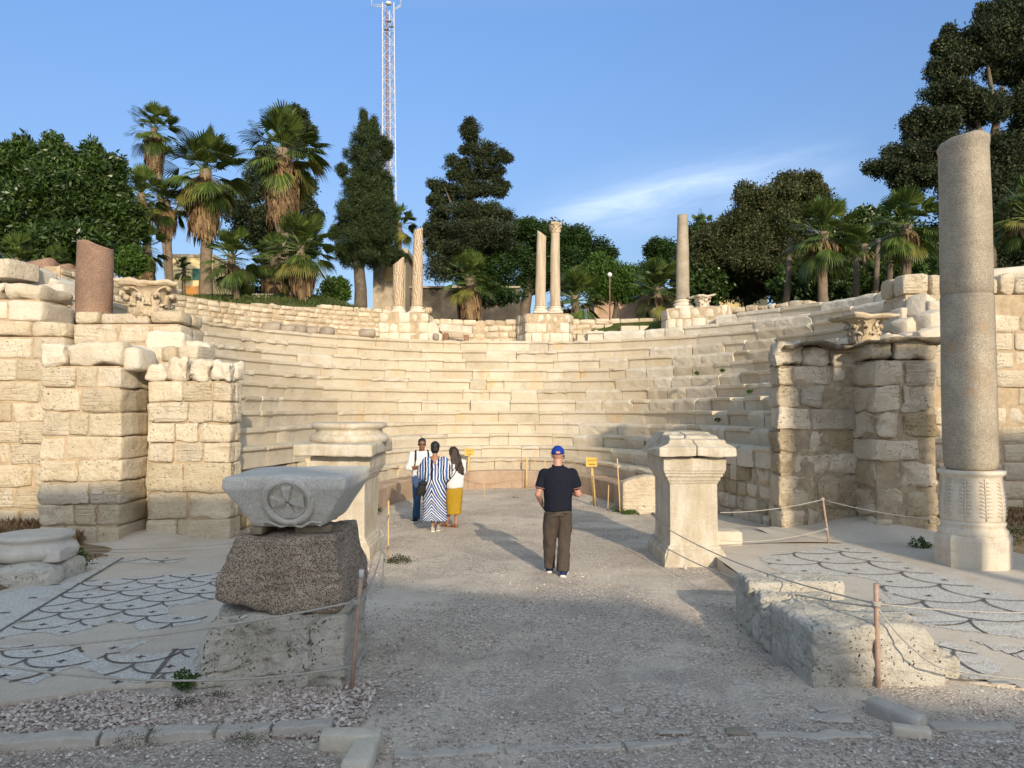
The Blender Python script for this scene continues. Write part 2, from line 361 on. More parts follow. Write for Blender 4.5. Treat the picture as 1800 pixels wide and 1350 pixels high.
# ================================================================== GROUND
def sstep(x, a, b): t = max(0, min(1, (x-a)/(b-a))); return t*t*(3-2*t)
def ground_sheet():
    xs = np.unique(np.r_[-900, -400, -150, -60, np.arange(-30, -6, 2.), np.arange(-6, 6.01, .12), np.arange(8, 31, 2.), 60, 150, 400, 900])
    ys = np.unique(np.r_[-900, -300, -80, -30, -10, 0, np.arange(3, 14, .12), np.arange(14, 30, 1.), 60, 150, 400, 1200])
    X, Y = np.meshgrid(xs, ys); p = np.stack([X.ravel(), Y.ravel(), 0*X.ravel()], 1)
    z = vnoise(p*.9)*.012+vnoise(p*3.1+5)*.008+vnoise(p*9)*.004
    z = np.where((abs(p[:,0]) < 6.2) & (p[:,1] > 3) & (p[:,1] < 22), z, -.01)
    z = z-.03*np.exp(-((p[:,1]-4.2)/1.2)**2)*(abs(p[:,0]) < 6)
    p[:,2] = z; a, b = len(ys), len(xs)
    i = np.arange(a-1)[:, None]*b+np.arange(b-1)[None, :]; i = i.ravel()
    m = M(); m.addq(p, np.stack([i, i+1, i+b+1, i+b], 1)); return tag(m.build('gravel_ground', GRAVEL), kind='structure')
ground_sheet()
# ================================================================== CAVEA GEOMETRY
NROW = 13
def zrow(k): return .505+.355*k
def row_ab(k, side):
    a = (3.0+.51*k) if side < 0 else (2.62+.54*k)
    return a, 5.4+.375*k
YC = 17.5
def flare(y, side): return max(0., YC-y)*(.2 if side < 0 else .24)
def row_path(k, yl, yr, step=.12, off=0.):
    """front edge of row k: left end, round the back, right end"""
    pts = []
    al, b = row_ab(k, -1); ar, _ = row_ab(k, 1); al += off; ar += off; b += off
    for y in np.arange(yl, YC, step): pts.append((-(al+flare(y, -1)), y))
    for i in range(0, 90): th = math.pi*i/180; pts.append((-al*math.cos(th), YC+b*math.sin(th)))
    for i in range(90, 181): th = math.pi*i/180; pts.append((-ar*math.cos(th), YC+b*math.sin(th)))
    for y in np.arange(YC-step, yr, -step): pts.append((ar+flare(y, 1), y))
    return np.array(pts)
class Path:
    def __init__(s, pts):
        s.p = np.array(pts, float); d = np.linalg.norm(np.diff(s.p, axis=0), axis=1); s.s = np.r_[0, np.cumsum(d)]; s.L = s.s[-1]
    def at(s, t):
        return np.array([np.interp(t, s.s, s.p[:,0]), np.interp(t, s.s, s.p[:,1])])
    def nrm(s, t):
        a = s.at(max(t-.15, 0)); b = s.at(min(t+.15, s.L)); d = b-a; d /= np.linalg.norm(d)+1e-9
        return np.array([-d[1], d[0]])            # left of travel = outwards (away from the orchestra) for clockwise travel
seats = thing('stone_seating', (0, 17, 0), 'curved tiers of pale marble theatre seats rising round the gravel orchestra', 'seating')
def seat_row(k, yl, yr, s0=None, s1=None, depth=None, front=0.0):
    path = Path(row_path(k, yl, yr)); m = M(); rr = random.Random(100+k)
    z1 = zrow(k); z0 = zrow(k-1)-.06 if k > 0 else -.1
    h = zrow(k)-(zrow(k-1) if k else 0)
    t = s0 or 0.0; end = s1 or path.L
    while t < end-.05:
        wd = rr.uniform(.55, 1.55) if k else rr.uniform(.8, 1.7)
        if end-(t+wd) < .45: wd = end-t
        c = path.at(t+wd/2); side_r = c[0] > 1.5+.15*k
        left_low = c[0] < -2.5 and c[1] < 22
        worn = rr.random() < (.55 if side_r else .05)
        jn = rr.uniform(-.005, .005); jz = rr.uniform(-.004, .004)
        if worn: jn += rr.uniform(-.005, .02); jz += rr.uniform(-.015, .004)
        gap = rr.uniform(.002, .008)+(.012 if worn else 0)
        lip = rr.uniform(.07, .11); ex = rr.uniform(.048, .068)
        D = depth or (.38 if abs(c[0]) < 4 else .56)
        D += .12
        if k == 0: prof = [(0.03, z0), (0.02, z0+.3), (0.0, z1-.03), (.03, z1), (D, z1), (D, z0)]
        elif worn: 
            q = rr.uniform(.25, .6)
            prof = [(.05, z0), (.035, z0+.1), (0.015, z0+.06+h*.45), (.0+.01*q, z0+.06+h*.72), (.02+.03*q, z1-.045), (.07+.03*q, z1-.012), (.14, z1), (D, z1), (D, z0)]
        else: prof = [(ex+.02, z0), (ex+.012, z0+.06+h*.3), (ex, z1-lip-.035), (.012, z1-lip), (0, z1-lip+.012), (0, z1-.012), (.012, z1), (D*.6, z1+.002), (D, z1), (D, z0)]
        ns = max(2, int(wd/.16)+1); ss = np.linspace(t+gap, t+wd-gap, ns); V = []; K = len(prof)
        chip = rr.random() < .35; cpos = rr.choice((0, ns-1)); brk = rr.random() < .10 and not worn and k > 0
        slope = rr.uniform(-.006, .006)
        for i, s in enumerate(ss):
            b = path.at(s); nn = path.nrm(s)
            for j, (r, z) in enumerate(prof):
                er = .008 if i in (0, ns-1) and j not in (0, K-1) else 0
                zz = z+jz+slope*(i/(ns-1)-.5)-(er if j > 2 else 0); r2 = r+jn+front+er
                if chip and i == cpos and 2 < j < K-2: r2 += .03; zz -= .02
                if brk and 2 < j < 7: r2 += .03*math.sin(i*1.7+k); zz -= abs(.03*math.sin(i*2.3+k))
                V.append((b[0]+nn[0]*r2, b[1]+nn[1]*r2, zz))
        F = [(i*K+j, (i+1)*K+j, (i+1)*K+(j+1) % K, i*K+(j+1) % K) for i in range(ns-1) for j in range(K)]
        F = [f[::-1] for f in F]
        F.append(tuple(range(K))); F.append(tuple((ns-1)*K+j for j in range(K))[::-1])
        V = np.array(V); am = .018 if worn else .0035
        V = V+n3(V, 4.5, k)*am+n3(V, 13, k+1)*am*.5
        m.add(V, F); t += wd
    return path, m
for k in range(NROW):
    yl, yr = (17.2, 17.35) if k <= 2 else (12.9, 14.35)
    if k == 0: yl, yr = 17.6, 17.75
    if k > 2: yl = min((row_ab(k, -1)[0]+3.5)/.57, 16.35); yr = 14.5 if k < 9 else (17.0 if k < 11 else 17.8)
    path, m = seat_row(k, yl, yr)
    mt = MARBLE if k else stone('reddish_granite_kerb', (.36, .26, .19), (.45, .34, .25), (.52, .42, .32), scale=1.5, isl=.15, pits=.2)
    o = m.build('granite_kerb' if k == 0 else 'seat_row', mt, seats, smooth=False)
# three upper rows that survive only on the right
for k, s_from, s_to in ((13, .60, .965), (14, .735, .93)):
    pp = Path(row_path(k, 16.5, 17.8)); path, m = seat_row(k, 16.5, 17.8, pp.L*s_from, pp.L*s_to); m.build('seat_row', MARBLEW, seats, smooth=False)
pp = Path(row_path(13, 16.5, 15.2))
# solid core below the rows
def core():
    m = M(); A = row_path(2, 17.6, 17.8, off=.35); 
    rows = [(row_path(k, 13.2, 14.6, off=.3), zrow(k)-.09) for k in range(3, NROW)]
    for (p, z) in rows:
        V = [(x, y, z) for x, y in p]+[(x, y, z-.36) for x, y in p]; n = len(p)
        p2 = p+0
        q = row_path(rows.index((p, z))+3, 13.2, 14.6, off=1.1) if False else None
        m.add(V, [(i, i+1, n+i+1, n+i) for i in range(n-1)])
    return m
# ambulatory floor behind the top row (level walk) and garden terrain
def ring(off_a, off_b, n=160, y0=13.6):
    a = row_ab(12, -1)[0]; pts = []
    for y in np.linspace(y0, YC, 12, endpoint=False): pts.append((-(a+off_a+flare(y, -1)), y))
    for i in range(n+1):
        th = math.pi*i/n; pts.append((-(a+off_a)*math.cos(th), YC+(9.9+off_b)*math.sin(th)))
    for y in np.linspace(YC, y0, 12)[1:]: pts.append((a+off_a+flare(y, 1), y))
    return np.array(pts)
def strip(m, A, za, B, zb):
    n = len(A); V = [(x, y, za) for x, y in A]+[(x, y, zb) for x, y in B]; m.add(V, [(i, n+i, n+i+1, i+1) for i in range(n-1)])
m = M(); strip(m, ring(.28, .3, y0=17.3), zrow(12)-.012, ring(2.0, 1.9, y0=17.3), zrow(12)-.012)
tag(m.build('upper_walkway', CONC), kind='structure')
def gz(x, y):
    z = 5.55+.35*sstep(y, 28, 40)
    z += 1.15*sstep(-x, 3.5, 8)*sstep(y, 24.5, 30)*(1-.2*sstep(-x, 12, 20))
    z -= .35*sstep(x, 6, 9)*(1-sstep(y, 22, 30))
    if x < -8 and y < 22: z = 4.9+.65*sstep(y, 16, 22)
    return z
def terrain():
    m = M(); A = ring(2.0, 1.9, 120, 15.6); C = np.array([0, 17.5]); k = 26; n = len(A); V = []
    for j in range(k):
        f = (j/(k-1))**2.2; 
        for i, (x, y) in enumerate(A):
            d = np.array([x, y])-C; d = d/np.linalg.norm(d)
            ang = math.atan2(y-17.5, x)
            q = np.array([x, y])+d*f*260
            z = gz(q[0], q[1])
            if j == 0: z = max(zrow(12)-.02, min(z, 5.2))
            if j: z += float(vnoise(np.array([[q[0]*.7, q[1]*.7, 0]]))[0])*.06
            V.append((q[0], q[1], z))
    F = [(j*n+i, (j+1)*n+i, (j+1)*n+i+1, j*n+i+1) for j in range(k-1) for i in range(n-1)]
    m.add(V, F); return tag(m.build('garden_ground', SOIL), kind='structure')
terrain()
# ================================================================== MASONRY
def lay(m, o, u, width, z0, courses, wr, depth, nrm, seed, r=(.02, .05), amp=.012, gap=.014, n=3, holes=0.0, top_worn=1, jit=.02, layers=1, widths=None):
    """courses of single stones along a straight run; o = left front corner seen from outside, u = run direction, nrm = outward"""
    rr = random.Random(seed); z = z0; u = np.array(u, float); nrm = np.array(nrm, float); rz = math.atan2(u[1], u[0]); nc = len(courses)
    for ci, h in enumerate(courses):
        t = -rr.uniform(0, .35)*wr[0]; first = True
        wl_ = list(widths[ci]) if widths and ci < len(widths) and widths[ci] else None
        if wl_: t = 0
        while t < width-.02:
            wd = wl_.pop(0) if wl_ else rr.uniform(*wr)
            a = max(t, 0); b = min(t+wd, width)
            if width-b < wr[0]*.45: b = width
            if b-a > .06:
                top = ci >= nc-top_worn
                if not (top and rr.random() < holes*2) and rr.random() >= holes*.3:
                    rad = rr.uniform(*r)*(2.0 if top else 1); am = amp*(1.7 if top else 1)*rr.uniform(.6, 1.5)
                    hh = h*(rr.uniform(.86, 1.12) if top else 1)
                    for L in range(layers):
                        dd = depth/layers
                        c = np.array(o, float)[:2]+u*(a+b)/2-nrm*(dd*(L+.5)+rr.uniform(-jit, jit))
                        block(m, (c[0], c[1], z+hh/2), (b-a-gap, dd-gap, hh-gap), rz+rr.uniform(-.01, .01), rad, am, rr.uniform(2.5, 5), n, rr.randint(0, 99), tilt=(rr.uniform(-.012, .012), rr.uniform(-.012, .012)))
            t = b if wl_ is None else t+wd
        z += h
    return z
def pier(name, x0, x1, y0, y1, courses, wr, seed, label, cat='masonry pier', z0=0., mat=None, layers=2, mud=None, capmat=None, **k):
    t = thing(name, ((x0+x1)/2, (y0+y1)/2, z0), label, cat); m = M()
    if capmat:
        tw = k.pop('top_worn', 1); wd_ = k.pop('widths', None)
        lay(m, (x0, y0), (1, 0), x1-x0, z0-.03, courses[:-1], wr, y1-y0, (0, -1), seed, layers=layers, top_worn=0, widths=wd_, **k)
        m2 = M(); k2 = dict(k); k2['r'] = (.022, .05); k2['amp'] = .032
        lay(m2, (x0-.03, y0-.02), (1, 0), x1-x0+.05, z0-.03+sum(courses[:-1]), courses[-1:], wr, y1-y0, (0, -1), seed+1, layers=layers, top_worn=1, widths=wd_[-1:] if wd_ else None, **k2)
        m2.build('top_stones', capmat, t)
    else: lay(m, (x0, y0), (1, 0), x1-x0, z0-.03, courses, wr, y1-y0, (0, -1), seed, layers=layers, **k)
    m.build('stone_courses', mat or CREAM, t)
    b = M(); H = sum(courses[:-1])
    box(b, (x0+.06, y0+.05, z0-.03), (x1-.06, y1-.06, z0+H-.02)); b.build('mortar_core', mud or MUD, t, smooth=False)
    return t
def wall_path(name, pts, z0, courses, wr, depth, seed, label, cat='stone wall', mat=None, group=None, top=None, **k):
    """a wall following a polyline; stones on its inner (right of travel) face"""
    pts = np.array(pts, float); t = thing(name, (float(pts[:,0].mean()), float(pts[:,1].mean()), z0), label, cat, group); m = M(); b = M()
    pa = Path(pts); rr = random.Random(seed); z = z0; nc = len(courses)
    amp = k.get('amp', .02); r = k.get('r', (.03, .07)); gap = k.get('gap', .02); n = k.get('n', 2); hmax = k.get('hmax')
    for ci, h in enumerate(courses):
        s = -rr.uniform(0, .2)
        while s < pa.L-.05:
            wd = rr.uniform(*wr); a = max(s, 0); e = min(s+wd, pa.L)
            if pa.L-e < wr[0]*.5: e = pa.L
            c = pa.at((a+e)/2); q = pa.at(e)-pa.at(a); rz = math.atan2(q[1], q[0]); nn = pa.nrm((a+e)/2)
            hm = hmax(c) if hmax else 1e9
            if z+h*.6-z0 <= hm and not (ci == nc-1 and rr.random() < k.get('holes', 0)):
                c2 = c+nn*(depth/2+rr.uniform(-.02, .02)); topc = ci == nc-1
                hh = h*(rr.uniform(.9, 1.15) if topc else rr.uniform(.94, 1.0))
                block(m, (c2[0], c2[1], z+h/2), (e-a-gap, depth-gap, hh-gap), rz, rr.uniform(*r), amp*rr.uniform(.5, 1.4), 4, n, rr.randint(0, 99))
            s = e
        z += h
    m.build('stone_courses', mat or CREAM, t)
    H = sum(courses); ns = max(2, int(pa.L/.5)); V = []
    for i in range(ns+1):
        c = pa.at(pa.L*i/ns); nn = pa.nrm(pa.L*i/ns); hm = min(H, hmax(c)+.0 if hmax else H)-.05
        for d, zz in ((.06, z0-.1), (.06, z0+hm), (depth-.06, z0+hm), (depth-.06, z0-.1)): V.append((c[0]+nn[0]*d, c[1]+nn[1]*d, zz))
    F = [(i*4+j, i*4+(j+1) % 4, (i+1)*4+(j+1) % 4, (i+1)*4+j) for i in range(ns) for j in range(4)]
    F += [(0, 3, 2, 1), (ns*4, ns*4+1, ns*4+2, ns*4+3)]
    b.add(V, F); b.build('mortar_core', MUD, t, smooth=False)
    return t
C9 = [.37, .37, .42, .37, .40, .37, .42, .34, .44]
# --- left wing
pier('masonry_pier', -7.98, -6.60, 13.0, 15.0, [.37, .36, .38, .37, .40, .40, .42, .36, .42], (.5, 1.0), 11,
     'tall left pier of big cream limestone blocks with rounded top stones', n=12, amp=.020, r=(.015, .05), gap=.020, jit=.028, capmat=WHITE,
     widths=[[.45, .55, .38], [.62, .36, .40], [.84, .54], [.66, .72], [.42, .96], [.5, .33, .55], [.66, .72], [.6, .35, .43], [.45, .93]])
pier('masonry_pier', -6.38, -4.90, 13.45, 14.0, [.42, .46, .52, .36, .34, .36, .36, .37], (.4, .85), 12,
     'lower cream limestone pier with worn white top right of the tall left pier', n=12, amp=.024, r=(.015, .06), gap=.020, jit=.03, capmat=WHITE,
     widths=[[.55, .97], [.72, .80], [.66, .86], [.48, .5, .54], [.5, .4, .62], [.72, .42, .38], [.62, .5, .4], [.35, .38, .42, .37]])
pier('link_wall', -6.66, -5.75, 14.05, 14.95, [.4]*8+[.3], (.3, .36), 13, 'narrow recessed strip of masonry between the two left piers', 'stone wall', n=4, layers=1)
wl1 = pier('wing_wall', -8.6, -6.48, 15.0, 16.2, [.40]*10+[.26], (.5, 1.1), 14, 'rear limestone wall behind the left piers carrying a red granite column stump', 'stone wall', n=4, amp=.02, r=(.03, .08), gap=.02, layers=2)
pier('wing_wall', -16, -8.62, 14.8, 16.2, [.42]*5+[.38, .40, .43, .42, .36], (.6, 1.15), 15,
     'wide cream limestone wall at the left edge of the ruin', 'stone wall', n=6, amp=.02, r=(.015, .05), gap=.022, jit=.03, top_worn=1, layers=1)
pier('wall_stump', -16, -9.15, 14.9, 16.1, [.42, .36], (.5, .9), 19, 'broken upper courses standing on the wall at the far left edge', 'stone wall', z0=4.05, mat=WHITE, n=6, amp=.03, r=(.03, .09), gap=.025, top_worn=1, layers=1)
# stepped top stones between the levels
def loose(name, c, size, label, cat='stone block', rz=0, r=.08, amp=.03, mat=None, n=6, tilt=(0, 0), group=None, seed=1, fr=3, z_up=True, shear=None, post=None):
    m = M(); z = c[2]+(size[2]/2 if z_up else 0)
    block(m, (c[0], c[1], z), size, rz, r, amp, fr, n, seed, tilt, shear=shear, post=post)
    return tag(m.build(name, mat or WHITE, origin=(c[0], c[1], c[2])), label, cat, group)
pier('masonry_stack', -8.15, -6.72, 14.15, 15.0, [.40]*8+[.36], (.5, 1.0), 16, 'short stepped stack of pale blocks between the tall left pier and the red column stump', 'stone stack', mat=WHITE, n=12, amp=.03, r=(.03, .06), layers=1, top_worn=2,
     widths=[None]*8+[[.5, .93]])
pier('masonry_stack', -6.92, -6.18, 14.45, 15.0, [.42]*8+[.47], (.4, .75), 17, 'narrow stepped stack of rounded blocks right below the large leafy capital', 'stone stack', mat=WHITE, n=12, amp=.03, r=(.03, .06), layers=1, top_worn=2)
pier('masonry_stack', -6.30, -5.78, 14.6, 15.0, [.42]*7+[.36, .35], (.3, .5), 18, 'lowest stepped stack ending in two bright rounded stones above the lower left pier', 'stone stack', mat=WHITE, n=12, amp=.03, r=(.03, .06), layers=1, top_worn=1)
def loose(name, c, size, label, cat='stone block', rz=0, r=.08, amp=.03, mat=None, n=6, tilt=(0, 0), group=None, seed=1, fr=3, z_up=True, shear=None, post=None):
    m = M(); z = c[2]+(size[2]/2 if z_up else 0)
    block(m, (c[0], c[1], z), size, rz, r, amp, fr, n, seed, tilt, shear=shear, post=post)
    return tag(m.build(name, mat or WHITE, origin=(c[0], c[1], c[2])), label, cat, group)
loose('weathered_stone', (-6.52, 13.45, 2.95), (.36, .75, .42), 'stubby worn stone at the right shoulder of the tall left pier', r=.13, amp=.03, seed=4)
# --- right wing
pier('masonry_pier', 4.78, 6.25, 13.85, 14.35, [.55, .62, .38, .40, .42, .40, .34, .40], (.38, .8), 21,
     'right pier of rough pitted blocks at the seat ends with a smooth low slab', mat=ROUGH, n=12, amp=.040, r=(.02, .06), gap=.035, jit=.035, layers=1, mud=MUD2,
     widths=[[.5, .45, .52], [.72, .75], [.3, .6, .57], [.36, .52, .59], [.6, .87], [.42, .44, .61], [.3, .7, .47], [.5, .5, .47]])
pier('masonry_pier', 6.15, 7.28, 13.1, 15.2, [.5, .46, .48, .40, .44, .46, .42, .40], (.4, .85), 22,
     'dark pitted rubble pier standing directly left of the tall grey column', mat=ROUGH, n=12, amp=.046, r=(.02, .07), gap=.035, jit=.05, layers=1, mud=MUD2)
pier('wing_wall', 8.5, 15, 16.6, 17.7, [.40]*11+[.42, .46], (.38, .8), 23, 'cream stone wall behind and right of the tall grey column', 'stone wall', n=4, amp=.022, r=(.03, .07), gap=.03, holes=.06, top_worn=2)
# overhanging crust slab over the right piers
m = M(); V = []
pts = [(4.95, 13.7), (6.0, 13.62), (6.2, 12.95), (7.35, 12.95), (7.35, 15.2), (6.3, 15.2), (6.2, 14.4), (4.95, 14.4)]
g = np.array([(x, y) for y in np.linspace(12.95, 15.4, 16) for x in np.linspace(4.9, 8.0, 22)])
nn_ = 22
tz = [(x, y, 3.49+.02*math.sin(x*5)+.03*math.sin(y*4+x)) for x, y in g]; bz = [(x, y, z-.06-.03*math.sin(x*9)) for x, y, z in tz]
def inpoly(x, y, pl):
    c = False; j = len(pl)-1
    for i in range(len(pl)):
        if (pl[i][1] > y) != (pl[j][1] > y) and x < (pl[j][0]-pl[i][0])*(y-pl[i][1])/(pl[j][1]-pl[i][1])+pl[i][0]: c = not c
        j = i
    return c
N = len(tz); F = []
cells = set()
for j in range(15):
    for i in range(21):
        cx, cy = g[j*22+i]+np.array([.07, .08])
        if inpoly(cx, cy, pts): cells.add((i, j))
for (i, j) in cells:
    a = j*22+i; F.append((a, a+1, a+23, a+22)); F.append((N+a, N+a+22, N+a+23, N+a+1))
    if (i-1, j) not in cells: F.append((a, a+22, N+a+22, N+a))
    if (i+1, j) not in cells: F.append((a+1, N+a+1, N+a+23, a+23))
    if (i, j-1) not in cells: F.append((a, N+a, N+a+1, a+1))
    if (i, j+1) not in cells: F.append((a+22, a+23, N+a+23, N+a+22))
m.add(tz+bz, F)
tag(m.build('crust_slab', stone('dark_crusted_mortar', (.10, .085, .065), (.22, .18, .13), (.5, .43, .33), scale=2, pits=1, bump=1), noise=[(4, .04), (11, .02)], origin=(6.4, 14, 3.45)),
    'thin dark ragged crust slab overhanging the top of the right rubble piers', 'slab')
gB = 'rubble stones heaped above the right pier'
for i, (px, py, y, s_) in enumerate([(1575, 610, 14.6, .42), (1607, 608, 14.7, .46), (1633, 604, 14.5, .5), (1592, 580, 15.2, .42), (1636, 574, 15.0, .5), (1560, 600, 15.4, .3), (1620, 545, 16.4, .5), (1648, 548, 16.2, .5), (1590, 560, 16.6, .44)]):
    p = P(px, py, y); loose('rubble_stone', (p.x, p.y, p.z-s_*.4), (s_*1.1, s_, s_*.95),
        ['leftmost stone of the bottom row of rubble above the right pier', 'middle wedge of the bottom rubble row above the right pier', 'rubble stone in the bottom row touching the tall grey column',
         'second layer rubble stone behind the bottom row wedge', 'angular pale block in the second rubble layer beside the tall column', 'small pebble sized stone left of the rubble heap by dry grass',
         'white stone at the top of the rubble heap', 'highest rubble stone against the tall grey column', 'flat stone at the back left of the rubble heap'][i], 'stone', rz=rnd.uniform(0, 1), r=.1, amp=.05, seed=i+20, n=4, group=gB, tilt=(rnd.uniform(-.15, .15), rnd.uniform(-.3, .3)))
# --- wall under the seat ends (the two side passages)
wall_path('passage_wall', [(5.25, 13.9), (4.42, 16.9), (4.15, 17.6), (4.3, 18.1)][::-1], 0, [.24, .3, .29, .33], (.2, .5), .45, 31, 'low rough stone wall under the right seat ends beside the right pier', mat=ROUGH, amp=.03, n=4)
wall_path('passage_wall', [(-5.35, 14.1), (-4.75, 16.9), (-4.5, 17.6), (-4.2, 18.1)], 0, [.24, .3, .29, .33], (.25, .5), .45, 32, 'low rough stone wall under the left seat ends behind the left pedestal', mat=ROUGH, amp=.025, n=4)
# quarter stone closing the lowest rows on the right
m = M()
def quarter(p, h):
    p = p.copy(); f = np.clip((p[:,0]+h[0])/(2*h[0]), 0, 1); p[:,2] = np.where(p[:,2] > 0, p[:,2]*(.55+.45*np.sqrt(np.clip(f*1.3, 0, 1))), p[:,2]); return p
loose('end_stone', (2.82, 17.35, -.02), (.74, .5, .86), 'sunlit cream end stone with curved top closing the lowest right seat row', 'stone block', r=.04, amp=.012, mat=CREAM, n=12, post=quarter)
loose('end_stone', (-3.35, 17.2, -.02), (.7, .5, .80), 'end stone closing the lowest seat rows behind the left pedestal', 'stone block', r=.04, amp=.012, mat=CREAM, n=6)
# --- top ring: retaining walls and column piers
top0 = zrow(12)-.02
Rg = ring(1.25, 1.2, 240, 16.0)
def sub(pred): return [p for p in Rg if pred(p)]
wall_path('retaining_wall', sub(lambda p: p[0] < -4.3 and p[1] > 17.5), top0, [.17]*7, (.2, .5), .5, 41, 'rubble retaining wall curving below the grass slope on the left of the top row', amp=.03, n=2,
          hmax=lambda c: .92+.25*sstep(c[0], -9, -5.5))
wall_path('retaining_wall', [(-2.95, 28.5), (-1.2, 28.9), (.55, 28.6)], top0, [.26, .24, .24, .22], (.3, .55), .5, 42, 'recessed wall between the two middle column piers behind the stone table', n=3, amp=.02)
wall_path('retaining_wall', [(2.0, 29.0), (5.4, 28.6)], top0, [.2]*5, (.3, .7), .5, 43, 'wall behind the short extra seat row between the middle and right column piers', n=3, amp=.02)
wall_path('retaining_wall', [(7.3, 26.9), (8.6, 25.6), (9.8, 24.2), (10.6, 22.6), (11.2, 21)], top0+.1, [.2]*5, (.25, .6), .5, 44, 'rubble wall topped with flat stones curving right of the right column pier', n=3, amp=.03,
          hmax=lambda c: 1.05-.4*sstep(c[0], 8.5, 11))
t = thing('column_pier', (-3.7, 27.9, top0), 'block pier at the back carrying the two swirl patterned broken columns', 'masonry pier')
def cpier(t, poly, courses, seed, mat=WHITE):
    m = M(); b = M(); rr = random.Random(seed)
    for i in range(len(poly)):
        a = np.array(poly[i]); e = np.array(poly[(i+1) % len(poly)]); d = e-a; L = np.linalg.norm(d); u = d/L; nr = np.array([u[1], -u[0]])
        lay(m, a, u, L, top0-.05, courses, (.25, .46), .36, nr, seed+i, r=(.02, .06), amp=.02, gap=.014, n=3, top_worn=1)
    zz = sum(courses)-.06+top0
    inn = [(p[0]*.97+sum(q[0] for q in poly)/len(poly)*.03, p[1]*.97+sum(q[1] for q in poly)/len(poly)*.03) for p in poly]
    k = len(poly); b.add([(x, y, top0-.1) for x, y in inn]+[(x, y, zz) for x, y in inn], [tuple(range(k))[::-1], tuple(k+i for i in range(k))]+[(i, (i+1) % k, k+(i+1) % k, k+i) for i in range(k)])
    m.build('stone_courses', mat, t); b.build('mortar_core', MUD, t, smooth=False)
cpier(t, [(-4.75, 27.3), (-2.98, 27.35), (-2.95, 28.7), (-4.75, 28.9)], [.37, .36, .36], 51)
t = thing('column_pier', (1.3, 28, top0), 'faceted block pier carrying the pair of fluted columns in the middle of the top row', 'masonry pier')
cpier(t, [(.15, 28.6), (.5, 27.5), (2.05, 27.45), (2.3, 28.3), (2.1, 28.9), (.3, 29)], [.38, .36, .34], 61)
t = thing('column_pier', (6.3, 26.8, top0), 'block pier carrying the plain grey column right of centre', 'masonry pier')
cpier(t, [(5.3, 27.3), (5.35, 26.5), (7.3, 25.7), (7.6, 26.4), (7.4, 27.6)], [.38, .37, .38], 71)
seat_x = M(); box(seat_x, (2.35, 27.75, top0-.3), (5.1, 28.5, top0+.12))
for i, x in enumerate(np.arange(2.35, 5.1, .69)):
    block(seat_x, (x+.34, 28.05, top0+.17), (.67, .7, .36), 0, .015, .004, 4, 3, i)
    block(seat_x, (x+.34, 27.72, top0+.32), (.66, .1, .06), 0, .01, .003, 4, 2, i+9)
for i, x in enumerate((4.0, 4.68)): block(seat_x, (x+.34, 28.35, top0+.5), (.66, .4, .32), 0, .02, .006, 4, 3, i+20)
seat_x.build('seat_row', MARBLE, seats, smooth=True)
# ================================================================== COLUMNS
def torus_base(m, c, r, h, n=40, sq=1.0):
    prof = [(r*1.02, 0), (r*1.34, .0), (r*1.40, h*.10), (r*1.42, h*.24), (r*1.36, h*.38), (r*1.2, h*.42), (r*1.13, h*.52), (r*1.15, h*.62), (r*1.24, h*.68), (r*1.27, h*.78), (r*1.22, h*.90), (r*1.06, h*.94), (r*1.03, h)]
    lathe(m, prof, c, n)
def column(name, base, r0, r1, H, label, mat, matb, plinth=.12, baseh=.25, tilt_top=.0, fl=0, cap=None, lean=(0, 0), seed=0, twist=False):
    t = thing(name, base, label, 'column'); z = base[2]
    if plinth:
        m = M(); block(m, (base[0], base[1], z+plinth/2), (r0*2.9, r0*2.9, plinth), 0, .02, .008, 4, 3, seed); m.build('plinth', matb, t); z += plinth
    if baseh: m = M(); torus_base(m, (base[0], base[1], z), r0, baseh); m.build('column_base', matb, t, noise=[(5, .008)]); z += baseh
    m = M(); K = 26; h = H-(z-base[2]); prof = []
    for i in range(K+1):
        f = i/K; r = r0+(r1-r0)*f+.012*math.sin(math.pi*f)*r0/.3
        prof.append((r, h*f))
    prof = [(r0*1.06, 0), (r0*1.06, .05), (r0*1.01, .09)]+[q for q in prof if q[1] > .1]
    lob = (lambda a, z: 1-.035*abs(math.sin(a*fl/2))) if fl else None
    n = 96 if fl else 48
    lathe(m, prof, (base[0], base[1], z), n, lobes=lob, lean=lean)
    o = m.build('shaft', mat, t, noise=[(1.5, .01), (6, .005)])
    if tilt_top:
        me = o.data; co = np.array([v.co for v in me.vertices]); zt = co[:,2].max(); k = co[:,2] > zt-.28
        nz = vnoise(co*5+seed)
        co[k, 2] += (co[k, 0]*tilt_top*1.4+nz[k]*.05-.03)*(np.clip((co[k, 2]-(zt-.28))/.28, 0, 1))
        me.vertices.foreach_set('co', co.ravel()); me.update()
    return t, base[2]+H
SWIRL = stone('swirled_brown_marble', (.40, .28, .18), (.54, .41, .28), (.68, .58, .44), scale=2.2, pits=.1, strata=1.5, bump=.3, isl=0)
def swirl():
    t = NT('swirl_patterned_marble'); co = t.map((2.2, 2.2, 1.3), rot=(.5, .35, 0)); n = t.noise(2.2, 4, .6, co=co, dist=1.8)
    wv = t.n.new('ShaderNodeTexWave'); wv.inputs['Scale'].default_value = 1.9; wv.inputs['Distortion'].default_value = 9; wv.inputs['Detail'].default_value = 3; wv.inputs['Detail Scale'].default_value = 1.2
    t.L(co, wv.inputs['Vector']); c = t.ramp(wv.outputs[1], [(.1, (.34, .24, .15)), (.45, (.44, .33, .22)), (.75, (.49, .38, .26)), (.95, (.62, .52, .39))])
    return t.fin(c, .8, t.bump(t.noise(12, 6), .3, .02), .2)
SWIRL = swirl()
